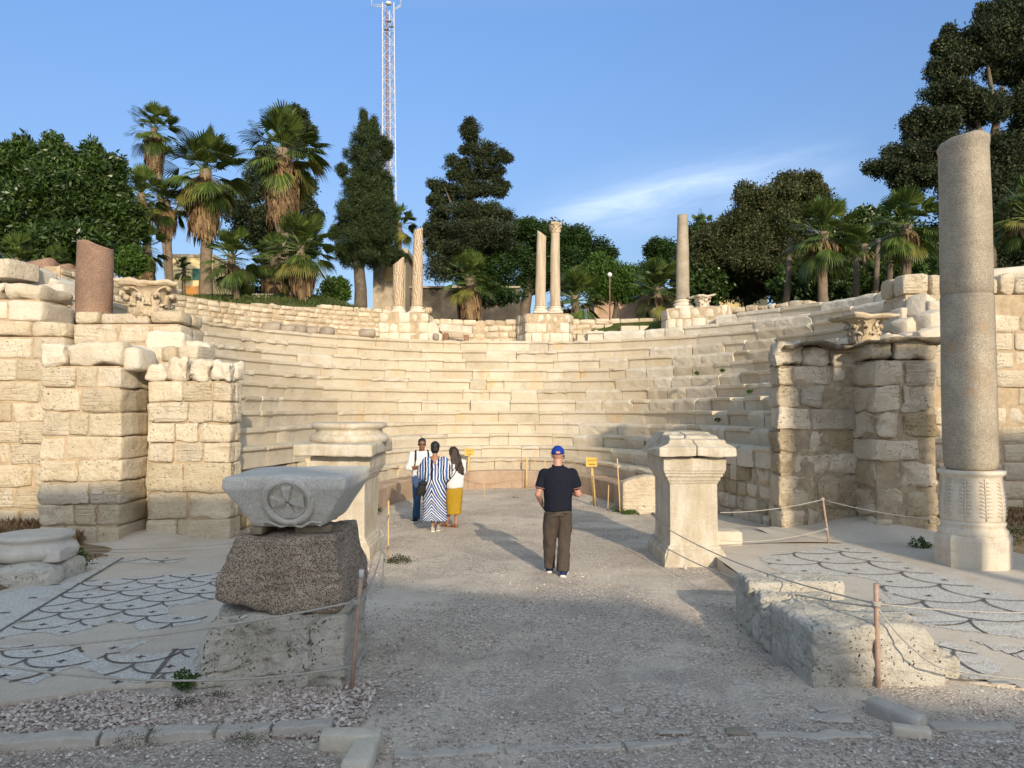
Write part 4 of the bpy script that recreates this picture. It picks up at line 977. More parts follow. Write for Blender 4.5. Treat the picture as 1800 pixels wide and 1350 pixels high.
def ribbons(m, org, ang, R_, urange, vrange, patches, z, wd=.042, seed=0, floret=True, jitter=.01):
    rr = random.Random(seed); ca, sa = math.cos(ang), math.sin(ang)
    def W(u, v): return (org[0]+u*ca-v*sa, org[1]+u*sa+v*ca)
    def inside(x, y): return any(inpoly(x+.05*math.sin(x*9+y*4), y+.05*math.sin(y*11), pl) for pl in patches)
    cnt = [0]
    def seg(pts, w0):
        run = []; cnt[0] += 1; dz_ = (cnt[0] % 23)*.00018
        def flush():
            if len(run) > 2:
                V = []
                for i, (x, y) in enumerate(run):
                    a = run[max(i-1, 0)]; b = run[min(i+1, len(run)-1)]; dx, dy = b[0]-a[0], b[1]-a[1]; L = math.hypot(dx, dy)+1e-9; ww = w0*(.75+.5*rr.random())/2
                    zz = (z(x, y) if callable(z) else z)+dz_
                    V += [(x-dy/L*ww, y+dx/L*ww, zz), (x+dy/L*ww, y-dx/L*ww, zz)]
                m.add(V, [(2*i, 2*i+1, 2*i+3, 2*i+2) for i in range(len(run)-1)])
            run.clear()
        for (x, y) in pts:
            if inside(x, y) and rr.random() > .006: run.append((x, y))
            else: flush()
        flush()
    for j in range(vrange[0], vrange[1]):
        for i in range(urange[0], urange[1]):
            cu = (2*i+(j % 2))*R_; cv = j*R_
            seg([W(cu+R_*math.cos(a), cv+R_*math.sin(a)) for a in np.linspace(math.pi, 2*math.pi, 34)], wd)
            if floret:
                x, y = W(cu, cv-R_*.45)
                if inside(x, y):
                    zz = z(x, y) if callable(z) else z
                    for a in (ang, ang+math.pi/2): 
                        dx, dy = .045*math.cos(a), .045*math.sin(a); m.add([(x-dx-dy*.25, y-dy+dx*.25, zz), (x-dx+dy*.25, y-dy-dx*.25, zz), (x+dx+dy*.25, y+dy-dx*.25, zz), (x+dx-dy*.25, y+dy+dx*.25, zz)], [(0, 1, 2, 3)])
    return seg, W
def gp(lst, z=0.): return [tuple(G(px, py, z)[:2]) for px, py in lst]
zl = .035
polyL = [(-5.6, 5.55), (-3.96, 5.95), (-3.16, 6.38), (-2.6, 6.5), (-2.15, 8), (-2.2, 12.9), (-5, 13.6), (-6.7, 13.2), (-6.1, 11.6), (-6.4, 9.5), (-7.2, 8)]
m = slab_floor(polyL, zl, CONC); fl = tag(m.build('mosaic_floor', CONC, smooth=False), kind='structure')
pL = [gp([(-60, 1075), (0, 1048), (140, 992), (172, 982), (330, 982), (300, 990), (205, 990), (150, 1022), (270, 1013), (400, 1006), (400, 1042), (365, 1056), (300, 1066), (298, 1080), (365, 1086), (355, 1095), (250, 1110), (250, 1116), (240, 1095), (190, 1095), (110, 1118), (60, 1112), (0, 1122), (-60, 1130)], zl),
      gp([(-60, 1142), (0, 1136), (125, 1132), (140, 1150), (175, 1160), (200, 1140), (275, 1120), (215, 1150), (262, 1152), (350, 1135), (340, 1192), (230, 1201), (130, 1172), (60, 1202), (0, 1190), (-60, 1195)], zl)]
for i, pl in enumerate(pL):
    m = clip_mesh(pl, zl+.004, .035, jag=.03, seed=i); m.build('white_tesserae', TESS, fl)
m = M(); B0 = G(0, 1110, zl); B1 = G(205, 988, zl); angL = math.atan2(B1.y-B0.y, B1.x-B0.x)-math.pi/2
insideL = [[p for p in pl] for pl in pL]
# scale pattern lies right of the border line
def right_of(x, y): return (B1.x-B0.x)*(y-B0.y)-(B1.y-B0.y)*(x-B0.x) < 0
_in0 = inpoly
seg, W_ = ribbons(M(), (0, 0), 0, .3, (0, 0), (0, 0), pL, zl+.008)
def inpoly(x, y, pl):
    if pl is None: return False
    return _in0(x, y, pl)
class _RL: pass
mm = M()
def ribL():
    old = globals()['inpoly']
    globals()['inpoly'] = lambda x, y, pl: _in0(x, y, pl) and right_of(x, y)
    ribbons(mm, (B0.x, B0.y), angL, .33, (-1, 7), (-8, 16), pL, zl+.008, .024, 3)
    globals()['inpoly'] = old
ribL()
sg, _ = ribbons(mm, (0, 0), 0, .3, (0, 0), (0, 0), pL, zl+.009, seed=8)
def line(a, b, wd):
    L = math.dist(a, b); n = int(L/.05); sg([(a[0]+(b[0]-a[0])*i/n, a[1]+(b[1]-a[1])*i/n) for i in range(n)], wd)
dB = (B1-B0).normalized(); line(tuple((B0-dB*2)[:2]), tuple((B1+dB*1)[:2]), .038)
a = G(262, 1200, zl); line((a.x, a.y), (a.x+dB.x*1.6, a.y+dB.y*1.6), .04)
for k in range(-2, 8):
    c = B0+dB*k*.7+Vector((-.28, 0, 0)); line((c.x-.05, c.y), (c.x+.1, c.y+.02), .03); line((c.x-.08, c.y+.06), (c.x+.03, c.y+.07), .03)
mm.build('scale_pattern', TESSD, fl, smooth=False)
def zr(x, y): return .03+.12*sstep(y, 6.3, 8.2)
polyR = [(2.97, 11.5), (2.93, 9.0), (3.2, 8.0), (3.55, 6.7), (4.2, 6.35), (6.5, 6.2), (11, 7.5), (11, 13.0), (6.5, 12.9), (4.6, 13.0), (3.3, 12.6)]
mt_ = M(); t2 = clip_mesh(polyR, zr, .09, jag=.02)
m = slab_floor(polyR, lambda x, y: zr(x, y)-.002, CONC, True); m.v.append(t2.verts()); m.f += [tuple(a+m.n for a in f) for f in t2.f]; m.mi += [0]*len(t2.f); m.n += len(t2.verts())
fr_ = tag(m.build('mosaic_floor', CONC, smooth=False), kind='structure')
pR = [gp([(1335, 978), (1400, 970), (1500, 958), (1570, 985), (1690, 1022), (1800, 1056), (1900, 1085), (1900, 1110), (1800, 1096), (1700, 1088), (1640, 1092), (1560, 1052), (1545, 1022), (1500, 1012), (1440, 1012), (1375, 1006), (1345, 994)], .15),
      gp([(1545, 1050), (1640, 1060), (1760, 1068), (1850, 1085), (1850, 1118), (1730, 1108), (1640, 1100), (1575, 1085)], .15),
      gp([(1655, 1122), (1700, 1128), (1760, 1160), (1740, 1176), (1690, 1172), (1665, 1150)], .13), gp([(1700, 1118), (1800, 1130), (1860, 1150), (1860, 1160), (1780, 1140)], .14)]
m = M()
for i, pl in enumerate(pR): clip_mesh(pl, lambda x, y, i=i: zr(x, y)+.004+.0015*i, .035, jag=.035, seed=i+5).build('white_tesserae', TESS, fr_)
mm = M(); ribbons(mm, (4.2, 9), R(-38), .52, (-10, 10), (-12, 12), pR, lambda x, y: zr(x, y)+.012, .024, 5)
mm.build('scale_pattern', TESSD, fr_, smooth=False)
# sand drift at the foot of the right piers
def drift(x0, x1, y0, y1, zf, nm='sand_drift'):
    m = M(); nx, ny = 40, 26; V = []
    for j in range(ny):
        for i in range(nx): x = x0+(x1-x0)*i/(nx-1); y = y0+(y1-y0)*j/(ny-1); V.append((x, y, zf(x, y)))
    m.add(V, [(j*nx+i, j*nx+i+1, (j+1)*nx+i+1, (j+1)*nx+i) for j in range(ny-1) for i in range(nx-1)])
    return tag(m.build(nm, CONC), kind='structure')
drift(4.4, 8.4, 11.9, 14, lambda x, y: .10+.22*sstep(y, 12.3, 13.4)*math.exp(-((x-6.3)/.9)**2)+.07*sstep(y, 12.0, 13.2))
drift(-7.2, -4.4, 12.2, 14, lambda x, y: .015+.14*sstep(y, 12.4, 13.6)*math.exp(-((x+6.3)/.7)**2)+.03*sstep(y, 12.4, 13.4))
drift(3.1, 5.3, 12.4, 17.5, lambda x, y: .168-.13*sstep(y, 12.9, 15.5)+.012*math.sin(x*3))
# earth at the right of the tall column
m = M(); V = []; nx, ny = 50, 50
for j in range(ny):
    for i in range(nx): x = 7.15+i*.16; y = 9.4+j*.155; V.append((x, y, .12+.05*float(vnoise(np.array([[x*1.5, y*1.5, 0]]))[0])+.10*sstep(x, 7.2, 8.2)-.3*(1-sstep(x, 7.15, 7.4))))
m.add(V, [(j*nx+i, j*nx+i+1, (j+1)*nx+i+1, (j+1)*nx+i) for j in range(ny-1) for i in range(nx-1)])
DRY = NT('dry_earth'); n_ = DRY.noise(3, 8, .7); DRY = DRY.fin(DRY.ramp(n_, [(.35, (.20, .14, .08)), (.55, (.34, .26, .17)), (.7, (.40, .33, .22))]), 1, DRY.bump(DRY.noise(30, 6, .7), 1, .04), .05)
tag(m.build('bare_earth', DRY), kind='structure')
m = M(); V = []
for j in range(40):
    for i in range(30): x = -6.1-i*.2; y = 9.6+j*.14; V.append((x, y, .06+.04*float(vnoise(np.array([[x*1.5, y*1.5, 0]]))[0])-.2*(1-sstep(-x, 6.1, 6.6))*(y < 12.8)))
m.add(V, [(j*30+i, (j+1)*30+i, (j+1)*30+i+1, j*30+i+1) for j in range(39) for i in range(29)])
tag(m.build('bare_earth', DRY), kind='structure')
# ================================================================== BITS ON THE SEATING AND TOP RING
gD = 'grey column drums lying on the top walk'
for i, (px, py, w_, d_, rz) in enumerate([(478, 577, .55, .4, .1), (505, 577, .42, .34, .3), (527, 576, .36, .36, 1.2), (548, 580, .34, .34, .5), (575, 582, .38, .36, 1.0), (646, 585, .52, .30, .0)]):
    p = P(px, py, 24.7+i*.25); m = M(); 
    tube(m, [Vector((-.5*w_, 0, 0)), Vector((-.46*w_, 0, 0)), Vector((.46*w_, 0, 0)), Vector((.5*w_, 0, 0))], [d_*.42, d_*.5, d_*.5, d_*.4], 20)
    o = m.build('column_drum', GREYST, noise=[(5, .025)]); o.location = (p.x, p.y, zrow(12)+d_*.42); o.rotation_euler = (0, 0, rz)
    tag(o, ['leftmost grey drum of the row on the top walk', 'second grey drum from the left on the top walk', 'middle rounded grey drum of the row on the top walk', 'fourth grey drum from the left on the top walk', 'rightmost grey drum of the close row on the top walk', 'lone grey drum piece right of the drum row'][i], 'column drum', gD)
t = thing('stone_table', (P(800, 590, 27.2).x, 27.4, zrow(12)), 'white carved slab propped on low stones between the middle piers', 'stone slab')
c = P(802, 578, 27.3)
m = M(); block(m, (c.x, 27.5, 5.22), (1.15, .5, .26), -.06, .02, .008, 4, 6, 2, tilt=(.15, .10)); m.build('slab', PALE, t)
m = M(); BR = stone('brick_red_stub', (.2, .1, .06), (.3, .17, .11), (.4, .26, .18), isl=.2)
for dx_, hh_ in ((-.38, .3), (.35, .22)):
    m = M(); block(m, (c.x+dx_, 27.47, 4.76+hh_/2), (.18, .3, hh_), 0, .02, .01, 4, 3, 2); m.build('support', BR, t)
loose('leaning_slab', (P(762, 590, 27.6).x, 27.6, zrow(12)-.05), (.5, .3, .75), 'broken slab leaning against the left column pier beside the table', 'slab', tilt=(0, -.5), mat=WHITE, r=.05)
loose('round_stone', (P(768, 590, 27.2).x, 27.0, zrow(12)-.02), (.24, .24, .26), 'small rounded boulder in front of the leaning slab', 'stone', r=.1, mat=GREYST)
# fallen things at far left top: red drums and grey stair blocks
for i, (px, py, w_, d_, lab) in enumerate([(66, 474, 1.1, .45, 'long red granite drum lying on the far left wall'), (112, 480, .5, .42, 'shorter red granite drum beside the long one'), (130, 488, .4, .40, 'red granite drum end half hidden by the column stump')]):
    p = P(px, py, 18.6); m = M(); tube(m, [Vector((-.5*w_, 0, 0)), Vector((.5*w_, 0, 0))], [d_*.5, d_*.5], 24)
    o = m.build('granite_drum', PGRAN, noise=[(5, .02)]); o.location = p; o.rotation_euler = (0, 0, -.5); tag(o, lab, 'column drum', 'red granite drums on the far left wall')
for i, (px, py, y, w_, h_, lab) in enumerate([(48, 485, 16.8, .75, .45, 'dark grey tilted block at the top of the far left wall'), (92, 500, 17.4, 1.0, .35, 'long grey moulded block sloping down behind the far left wall'), (115, 520, 16.6, .6, .4, 'grey stair block left of the red stump'), (12, 478, 16.2, .9, .4, 'pale block at the upper left corner of the ruin'), (122, 548, 16.4, .7, .3, 'pale flat stone at the foot of the red stump')]):
    p = P(px, py, y); loose('stair_block', (p.x, p.y, p.z-h_/2), (w_, .8, h_), lab, 'stone block', mat=MARBLEW if i < 3 else CREAM, r=.03, amp=.015, n=4, tilt=(0, .32 if i < 2 else 0), rz=-.25, seed=i, group='stair blocks on the far left wall')
# right top: lying white drum and slab
p = P(1758, 487, 17.6); m = M(); tube(m, [Vector((-.9, .5, 0)), Vector((-.85, .47, 0)), Vector((.42, -.25, 0)), Vector((.46, -.27, 0))], [.17, .19, .215, .20], 32)
o = m.build('lying_column', PALE, noise=[(4, .012)]); o.location = p; tag(o, 'white marble column piece lying on the wall right of the tall column', 'column piece')
p = P(1636, 505, 20); loose('marble_slab', (p.x, p.y, p.z-.14), (.85, .6, .26), 'white moulded marble slab on the top row left of the tall column', 'slab', mat=PALE, r=.04, amp=.02)
# ================================================================== FENCE: stakes, pipes, ropes, signs
def stake(px, py0, py1, rad, label, mat=WOOD, y=None, z=0.0, cat='stake', group=None, name='bamboo_stake', cap=None):
    b = G(px[0], py0, z); tpt = P(px[1], py1, b.y); m = M()
    tube(m, [b-Vector((0, 0, .05)), b.lerp(tpt, .33)+Vector((.004, 0, 0)), b.lerp(tpt, .66), tpt], [rad, rad*.97, rad*.95, rad*.93], 10)
    if cap:
        t = thing(name, b, label, cat, group); m.build('pole', mat, t); m2 = M(); a = b.lerp(tpt, cap[0]); c_ = b.lerp(tpt, cap[1]); tube(m2, [a, c_], rad*1.06, 10); m2.build('paint_band', PIPEW, t); return b, tpt
    tag(m.build(name, mat, origin=b), label, cat, group); return b, tpt
stake((617, 636), 1212, 1000, .020, 'leaning pinkish pipe post with white top beside the granite block', PIPE, cat='post', name='rope_post', cap=(.93, .995))
stake((682, 683), 985, 880, .014, 'thin wooden rope post behind the left pedestal corner', WOOD, cat='post', name='rope_post')
stake((1543, 1540), 1208, 1026, .022, 'pinkish pipe post standing before the right foreground boulder', PIPE, cat='post', name='rope_post')
stake((1457, 1446), 955, 874, .017, 'pipe rope post before the right rubble pier', PIPE, z=.15, cat='post', name='rope_post')
gk = 'wooden stakes around the orchestra'
for i, (x0, x1, y0, y1, r_, lab) in enumerate([(686, 687, 868, 815, .02, 'leftmost thick stake behind the white shirted man'), (697, 699, 866, 812, .022, 'second stake from the left at the orchestra'), (702, 702, 864, 813, .012, 'thin stake beside the second left stake'),
    (925, 926, 858, 804, .034, 'thick yellowish stake left of the capped man'), (941, 940, 858, 794, .012, 'thin twig like stake wound with dry vine'), (957, 958, 862, 810, .02, 'stake close to the left shoulder of the capped man'),
    (1021, 1022, 858, 798, .014, 'thin stake just right of the capped man'), (1068, 1070, 897, 852, .013, 'short stake in front of the right lowest seats'), (1090, 1085, 902, 806, .016, 'tall stake leaning before the curved end stone'), (851, 851, 875, 846, .01, 'tiny stake left of centre at the granite kerb')]):
    stake((x0, x1), y0, y1, r_, lab, group=gk)
YEL = plain('yellow_sign_paint', (.66, .45, .08), .6, .3, .06, 6); PLY = plain('yellow_wood_post', (.62, .42, .17), .8, .2, .2, 10)
def sign(px, pt, pb, label, w_=.40, h_=.29):
    b = G(px[0], pb); tp = P(px[1], pt, b.y); t = thing('warning_sign', b, label, 'sign')
    m = M(); tube(m, [b-Vector((0, 0, .05)), tp-Vector((0, 0, .05))], [.045, .035], 6); m.build('post', PLY, t)
    c = P(px[1], pt, b.y)+Vector((0, -.07, -h_/2+.02)); yaw = -.05
    m = M(); box(m, (c.x-w_/2, c.y-.012, c.z-h_/2), (c.x+w_/2, c.y+.012, c.z+h_/2)); bd = m.build('board', YEL, t, smooth=False)
    m = M()
    for (a, e) in (((c.x-w_/2-.012, c.z-h_/2-.012), (c.x+w_/2+.012, c.z-h_/2+.006)), ((c.x-w_/2-.012, c.z+h_/2-.006), (c.x+w_/2+.012, c.z+h_/2+.012)), ((c.x-w_/2-.012, c.z-h_/2+.006), (c.x-w_/2+.006, c.z+h_/2-.006)), ((c.x+w_/2-.006, c.z-h_/2+.006), (c.x+w_/2+.012, c.z+h_/2-.006))):
        box(m, (a[0], c.y-.018, a[1]), (e[0], c.y-.003, e[1]))
    m.build('frame', PLY, t, smooth=False)
    # two lines of flowing script, too small to read in the photograph
    rr = random.Random(int(px[0]))
    for li, (zz, x0, x1, th) in enumerate(((c.z+.035, -.40, .42, .012), (c.z-.055, -.26, .30, .018))):
        x = x0*w_; m = M()
        while x < x1*w_:
            L = rr.uniform(.02, .05); pts = [Vector((c.x+x+L*f, c.y-.0165, zz+.014*math.sin(f*rr.uniform(3, 7)+rr.random()*3))) for f in np.linspace(0, 1, 6)]
            V = []
            for p_ in pts: V += [(p_.x, p_.y, p_.z-th/2), (p_.x, p_.y, p_.z+th/2)]
            m.add(V, [(2*i, 2*i+2, 2*i+3, 2*i+1) for i in range(5)])
            if rr.random() < .5: q = pts[3]; m.add([(q.x-.005, q.y, q.z+.02), (q.x+.005, q.y, q.z+.02), (q.x+.005, q.y, q.z+.03), (q.x-.005, q.y, q.z+.03)], [(0, 1, 2, 3)])
            x += L+rr.uniform(-.002, .008)
        m.build('script_line', BLACK, t, smooth=False)
sign((821, 825), 790, 858, 'yellow sign on a wooden post right of the three talking visitors', .25, .19)
sign((1046, 1039), 806, 888, 'yellow sign on a wooden post right of the man in the blue cap', .25, .20)
def rope(pts, sag, label, rad=.007, mat=ROPE, n=14):
    """hanging rope through points with a sag per span; sag in metres"""
    out_ = []; 
    for i in range(len(pts)-1):
        a, b = Vector(pts[i]), Vector(pts[i+1]); s = sag[i] if hasattr(sag, '__len__') else sag
        for k in range(n+(1 if i == len(pts)-2 else 0)):
            f = k/n; p = a.lerp(b, f); p.z -= s*4*f*(1-f); out_.append(p)
    m = M(); tube(m, out_, rad, 6); return tag(m.build('rope', mat, origin=out_[0]), label, 'rope')
pA = P(627, 1057, G(617, 1212).y); pA2 = P(620, 1171, G(617, 1212).y); dP = pA.y
p683 = P(683, 905, G(682, 985).y); p683b = P(683, 960, G(682, 985).y)
rope([P(-60, 1146, 5.75), pA], .06, 'upper rope sagging from the left edge to the leaning pipe post', .0085)
rope([P(-60, 1160, 5.4), pA2], .13, 'lower rope sagging across the mosaic to the leaning pipe post', .0085)
rope([pA+Vector((.03, 0, 0)), p683], .20, 'upper rope from the leaning post back to the thin rope post', .0075)
rope([pA2+Vector((.03, 0, 0)), p683b], .22, 'lower rope from the leaning post back to the thin rope post', .0075)
pB = P(1540, 1061, G(1543, 1208).y)
rope([P(1143, 903, 12.7), P(1178, 932, 11.27), pB], [0, .10], 'upper rope from the right pedestal to the foreground post', .0075)
rope([P(1143, 938, 12.7), P(1178, 967, 11.27), pB-Vector((0, 0, .03))], [0, .12], 'lower rope from the right pedestal to the foreground post', .0075)
p14 = P(1446, 878, G(1457, 955, .15).y); p14b = P(1452, 930, p14.y)
rope([P(1266, 901, 11.6), p14], .05, 'upper rope from the right pedestal to the post by the rubble pier', .0065)
rope([P(1266, 950, 11.9), p14b], .08, 'lower rope from behind the right pedestal to the post by the rubble pier', .0065)
rope([p14, P(1640, 913, 10.9)], .04, 'rope from the rubble pier post to the tall grey column', .0065)
rope([pB, P(1860, 1076, 7.2)], .03, 'taut rope from the foreground post out to the right edge', .006)
rope([pB-Vector((0, 0, .02)), P(1650, 1172, 6.2), P(1870, 1196, 6.0)], [.06, .03], 'slack rope dropping from the foreground post onto the gravel at the right', .008)
rope([P(150, 967, 11.6), P(415, 955, 11.2), P(560, 950, 11.0)], .02, 'rope stretched from the fallen column base across the back of the mosaic', .0055)
rope([P(150, 971, 11.6), P(415, 962, 11.2), P(560, 958, 11.0)], .025, 'second lower rope across the back of the left mosaic', .0055)
rope([P(699, 822, 20.7), P(745, 826, 21), P(825, 815, 20.9), P(926, 815, 21.3), P(958, 820, 20.8), P(1021, 808, 21)], [.12, .1, .12, .22, .1], 'thin rope strung between the stakes round the orchestra', .006)
# knots
m = M()
for c_, r_ in ((pA, .03), (pB, .033), (p14, .024), (pA2, .028), (p14b, .024)):
    for k in range(3): tube(m, [c_+Vector((r_*math.cos(a), r_*math.sin(a), (k-1)*.012+.004*math.sin(a*2+k))) for a in np.linspace(0, 2*math.pi, 15)], .007, 6, caps=False)
    
def knot(c_, r_, label):
    m = M()
    for k in range(3): tube(m, [c_+Vector((r_*math.cos(a), r_*math.sin(a), (k-1)*.013+.004*math.sin(a*2+k))) for a in np.linspace(0, 2*math.pi, 15)], .0075, 6, caps=False)
    tag(m.build('rope_knot', ROPE, origin=c_), label, 'rope knot', 'rope knots on the posts')
knot(pA, .028, 'rope windings on the upper part of the leaning pipe post'); knot(pB, .030, 'rope windings on the foreground post at the boulder'); knot(p14, .024, 'rope windings at the top of the rubble pier post'); knot(p14b, .024, 'rope windings halfway up the rubble pier post')
# ================================================================== unseen masses added behind the viewer, outlines shaped to throw the foreground shade
DY = 14.; tn = .3684; az_ = math.tan(R(SUN_AZ))
SH = [(-7.5, 8.75), (1.4, 8.75), (1.6, 8.3), (2.6, 7.35), (3.6, 6.75), (5.0, 6.5), (6.45, 6.42), (7.0, 5.6), (7.2, 5.2), (9.5, 5.1)]
def rear(name, SH, y, th, label, cat):
    t = thing(name, (SH[0][0], y-th/2, 0), label, cat)
    m = M(); k = len(SH); V = [(x, y, z) for x, z in SH]+[(x, y, 0) for x, z in SH]+[(x, y-th, z) for x, z in SH]+[(x, y-th, 0) for x, z in SH]
    F = []
    for i in range(k-1): F += [(i, k+i, k+i+1, i+1), (2*k+i, 2*k+i+1, 3*k+i+1, 3*k+i), (i, i+1, 2*k+i+1, 2*k+i), (k+i, 3*k+i, 3*k+i+1, k+i+1)]
    F += [(0, 2*k, 3*k, k), (k-1, 2*k-1, 4*k-1, 3*k-1)]
    m.add(V, F); m.build('wall', CREAM, t, smooth=False)
rear('rear_shade_caster', [(x+DY*az_, z+DY*tn) for x, z in SH], -22, 3, 'unseen building added behind the viewer with its top shaped to shade the foreground', 'building')
rear('rear_shade_caster', [(x+DY*az_, z+DY*tn) for x, z in [(15.2, 10.9), (30, 10.9)]], -22, 3, 'unseen tall building added behind the viewer on the right to shade the far wall', 'building')
for x0, x1, H in ((11.36, 11.54, 13.0), (12.2, 13.2, 11.2)):  # upright blockers added out of view to shade the tall column and right pier
    rear('rear_shade_strip', [(x0, H), (x1, H)], -8, .35 if H > 12 else .8, 'slim unseen blocker added behind the viewer to shade the tall column' if H > 12 else 'broad unseen blocker added behind the viewer to shade the right pier', 'shade caster')
# ================================================================== PLANTS
def leafmat(name, ca, cb, cc, rough=.55, sub=.0, spec=.3):
    t = NT(name); i = t.island(); col = t.ramp(i, [(0, ca), (.5, cb), (1, cc)])
    col = t.mix(1, col, t.mr(t.noise(.9, 4), .3, .7, .6, 1.35), 'MULTIPLY')
    m = t.fin(col, rough, None, spec)
    tr = t.n.new('ShaderNodeBsdfTranslucent'); t.put(tr.inputs[0], col); mxs = t.n.new('ShaderNodeMixShader'); mxs.inputs[0].default_value = .22
    t.L(t.b.outputs[0], mxs.inputs[1]); t.L(tr.outputs[0], mxs.inputs[2]); t.L(mxs.outputs[0], t.o.inputs[0]); return m
L_FICUS = leafmat('glossy_dark_leaves', (.020, .042, .008), (.040, .080, .014), (.085, .13, .03), .35, spec=.5)
L_CYP = leafmat('cypress_foliage', (.016, .032, .010), (.036, .060, .017), (.075, .10, .032))
L_PINE = leafmat('dusky_conifer_foliage', (.016, .026, .012), (.036, .052, .020), (.085, .10, .042))
L_ACA = leafmat('feathery_green_leaves', (.018, .045, .010), (.032, .072, .014), (.055, .10, .022))
L_DRYT = leafmat('thin_olive_leaves', (.024, .034, .012), (.058, .074, .022), (.13, .125, .05))
L_PALM = leafmat('palm_fan_green', (.035, .065, .014), (.075, .12, .026), (.17, .21, .05), .4)
L_PALMY = leafmat('palm_fan_yellowing', (.12, .135, .03), (.20, .20, .045), (.28, .24, .07), .5)
L_DEAD = leafmat('dead_palm_fronds', (.13, .085, .045), (.26, .17, .09), (.42, .29, .15), .8)
L_HEDGE = leafmat('bright_hedge_leaves', (.03, .07, .01), (.06, .12, .015), (.10, .17, .03))
BARK = stone('grey_bark', (.10, .08, .06), (.15, .12, .09), (.22, .18, .135), scale=3, pits=.3, strata=0, bump=1.2, isl=0)
PBARK = stone('ringed_palm_trunk', (.15, .11, .075), (.22, .17, .12), (.30, .24, .17), scale=3, pits=.2, strata=1.8, bump=1.2, isl=0)
def leaves(centers, nper, spread, size, rs, aspect=.5, droop=0., flat=0.):
    """leaf-sized faces spread round cluster centres; returns vertices and quads"""
    c = np.repeat(np.asarray(centers, float), nper, 0); n = len(c)
    d = rs.normal(0, 1, (n, 3)); d /= np.linalg.norm(d, axis=1, keepdims=True)+1e-9
    sp = np.asarray(spread)
    p = c+d*(rs.random((n, 1))**.5)*sp
    a = rs.normal(0, 1, (n, 3)); a += d*1.2; a[:,2] = a[:,2]*(1-flat)-droop; a /= np.linalg.norm(a, axis=1, keepdims=True)+1e-9
    b = np.cross(a, rs.normal(0, 1, (n, 3))); b /= np.linalg.norm(b, axis=1, keepdims=True)+1e-9
    s = size*(.6+.8*rs.random((n, 1))); a *= s; b *= s*aspect
    V = np.stack([p-a*.5, p+b*.5, p+a*.6, p-b*.5], 1).reshape(-1, 3)
    return V, np.arange(4*n).reshape(-1, 4)
def blob_pts(blobs, n, rs, surf=.55):
    """cluster centres in a set of ellipsoids, denser near their surface"""
    if len(blobs) > 2:                       # break every mass into smaller clumps on its surface
        sub_ = []
        for b in blobs:
            c0 = np.array(b[:3]); r0 = np.array(b[3:6]); q = max(5, int(9*r0.mean()**1.3))
            sub_.append((*b[:3], *(r0*.78)))
            if min(r0) < .25: sub_.append(tuple(b)); continue
            for _ in range(q):
                d = rs.normal(0, 1, 3); d /= np.linalg.norm(d); rr_ = rs.uniform(.22, .42)
                sub_.append((*(c0+d*r0*(1-rr_*.75)), *(np.minimum(r0*rr_, .95)*rs.uniform(.8, 1.25, 3))))
        blobs = sub_
    out_ = []; vol = np.array([b[3]*b[4]*b[5] for b in blobs])**.60; vol = vol/vol.sum()
    for b, f in zip(blobs, vol):
        k = max(34 if min(b[3], b[5]) < .45 else 3, int(n*f)); d = rs.normal(0, 1, (k, 3)); d /= np.linalg.norm(d, axis=1, keepdims=True)
        r = surf+(1-surf)*rs.random((k, 1))**.6; r = r*(1+.10*rs.normal(0, 1, (k, 1)))
        out_.append(np.array(b[:3])+d*r*np.array(b[3:6]))
    return np.concatenate(out_)
def limbs(m, base, tips, r0, rs, n=7):
    """curved limbs from the trunk to points in the crown"""
    base = np.array(base)
    for tpt in tips:
        tpt = np.array(tpt); mid = base*.5+tpt*.5; mid[2] -= .12*np.linalg.norm(tpt-base)*rs.random(); mid[:2] += rs.normal(0, .1, 2)
        pts = [base*(1-f)**2+2*mid*f*(1-f)+tpt*f*f for f in np.linspace(0, 1, 6)]
        tube(m, pts, [r0*(1-.85*f) for f in np.linspace(0, 1, 6)], n)
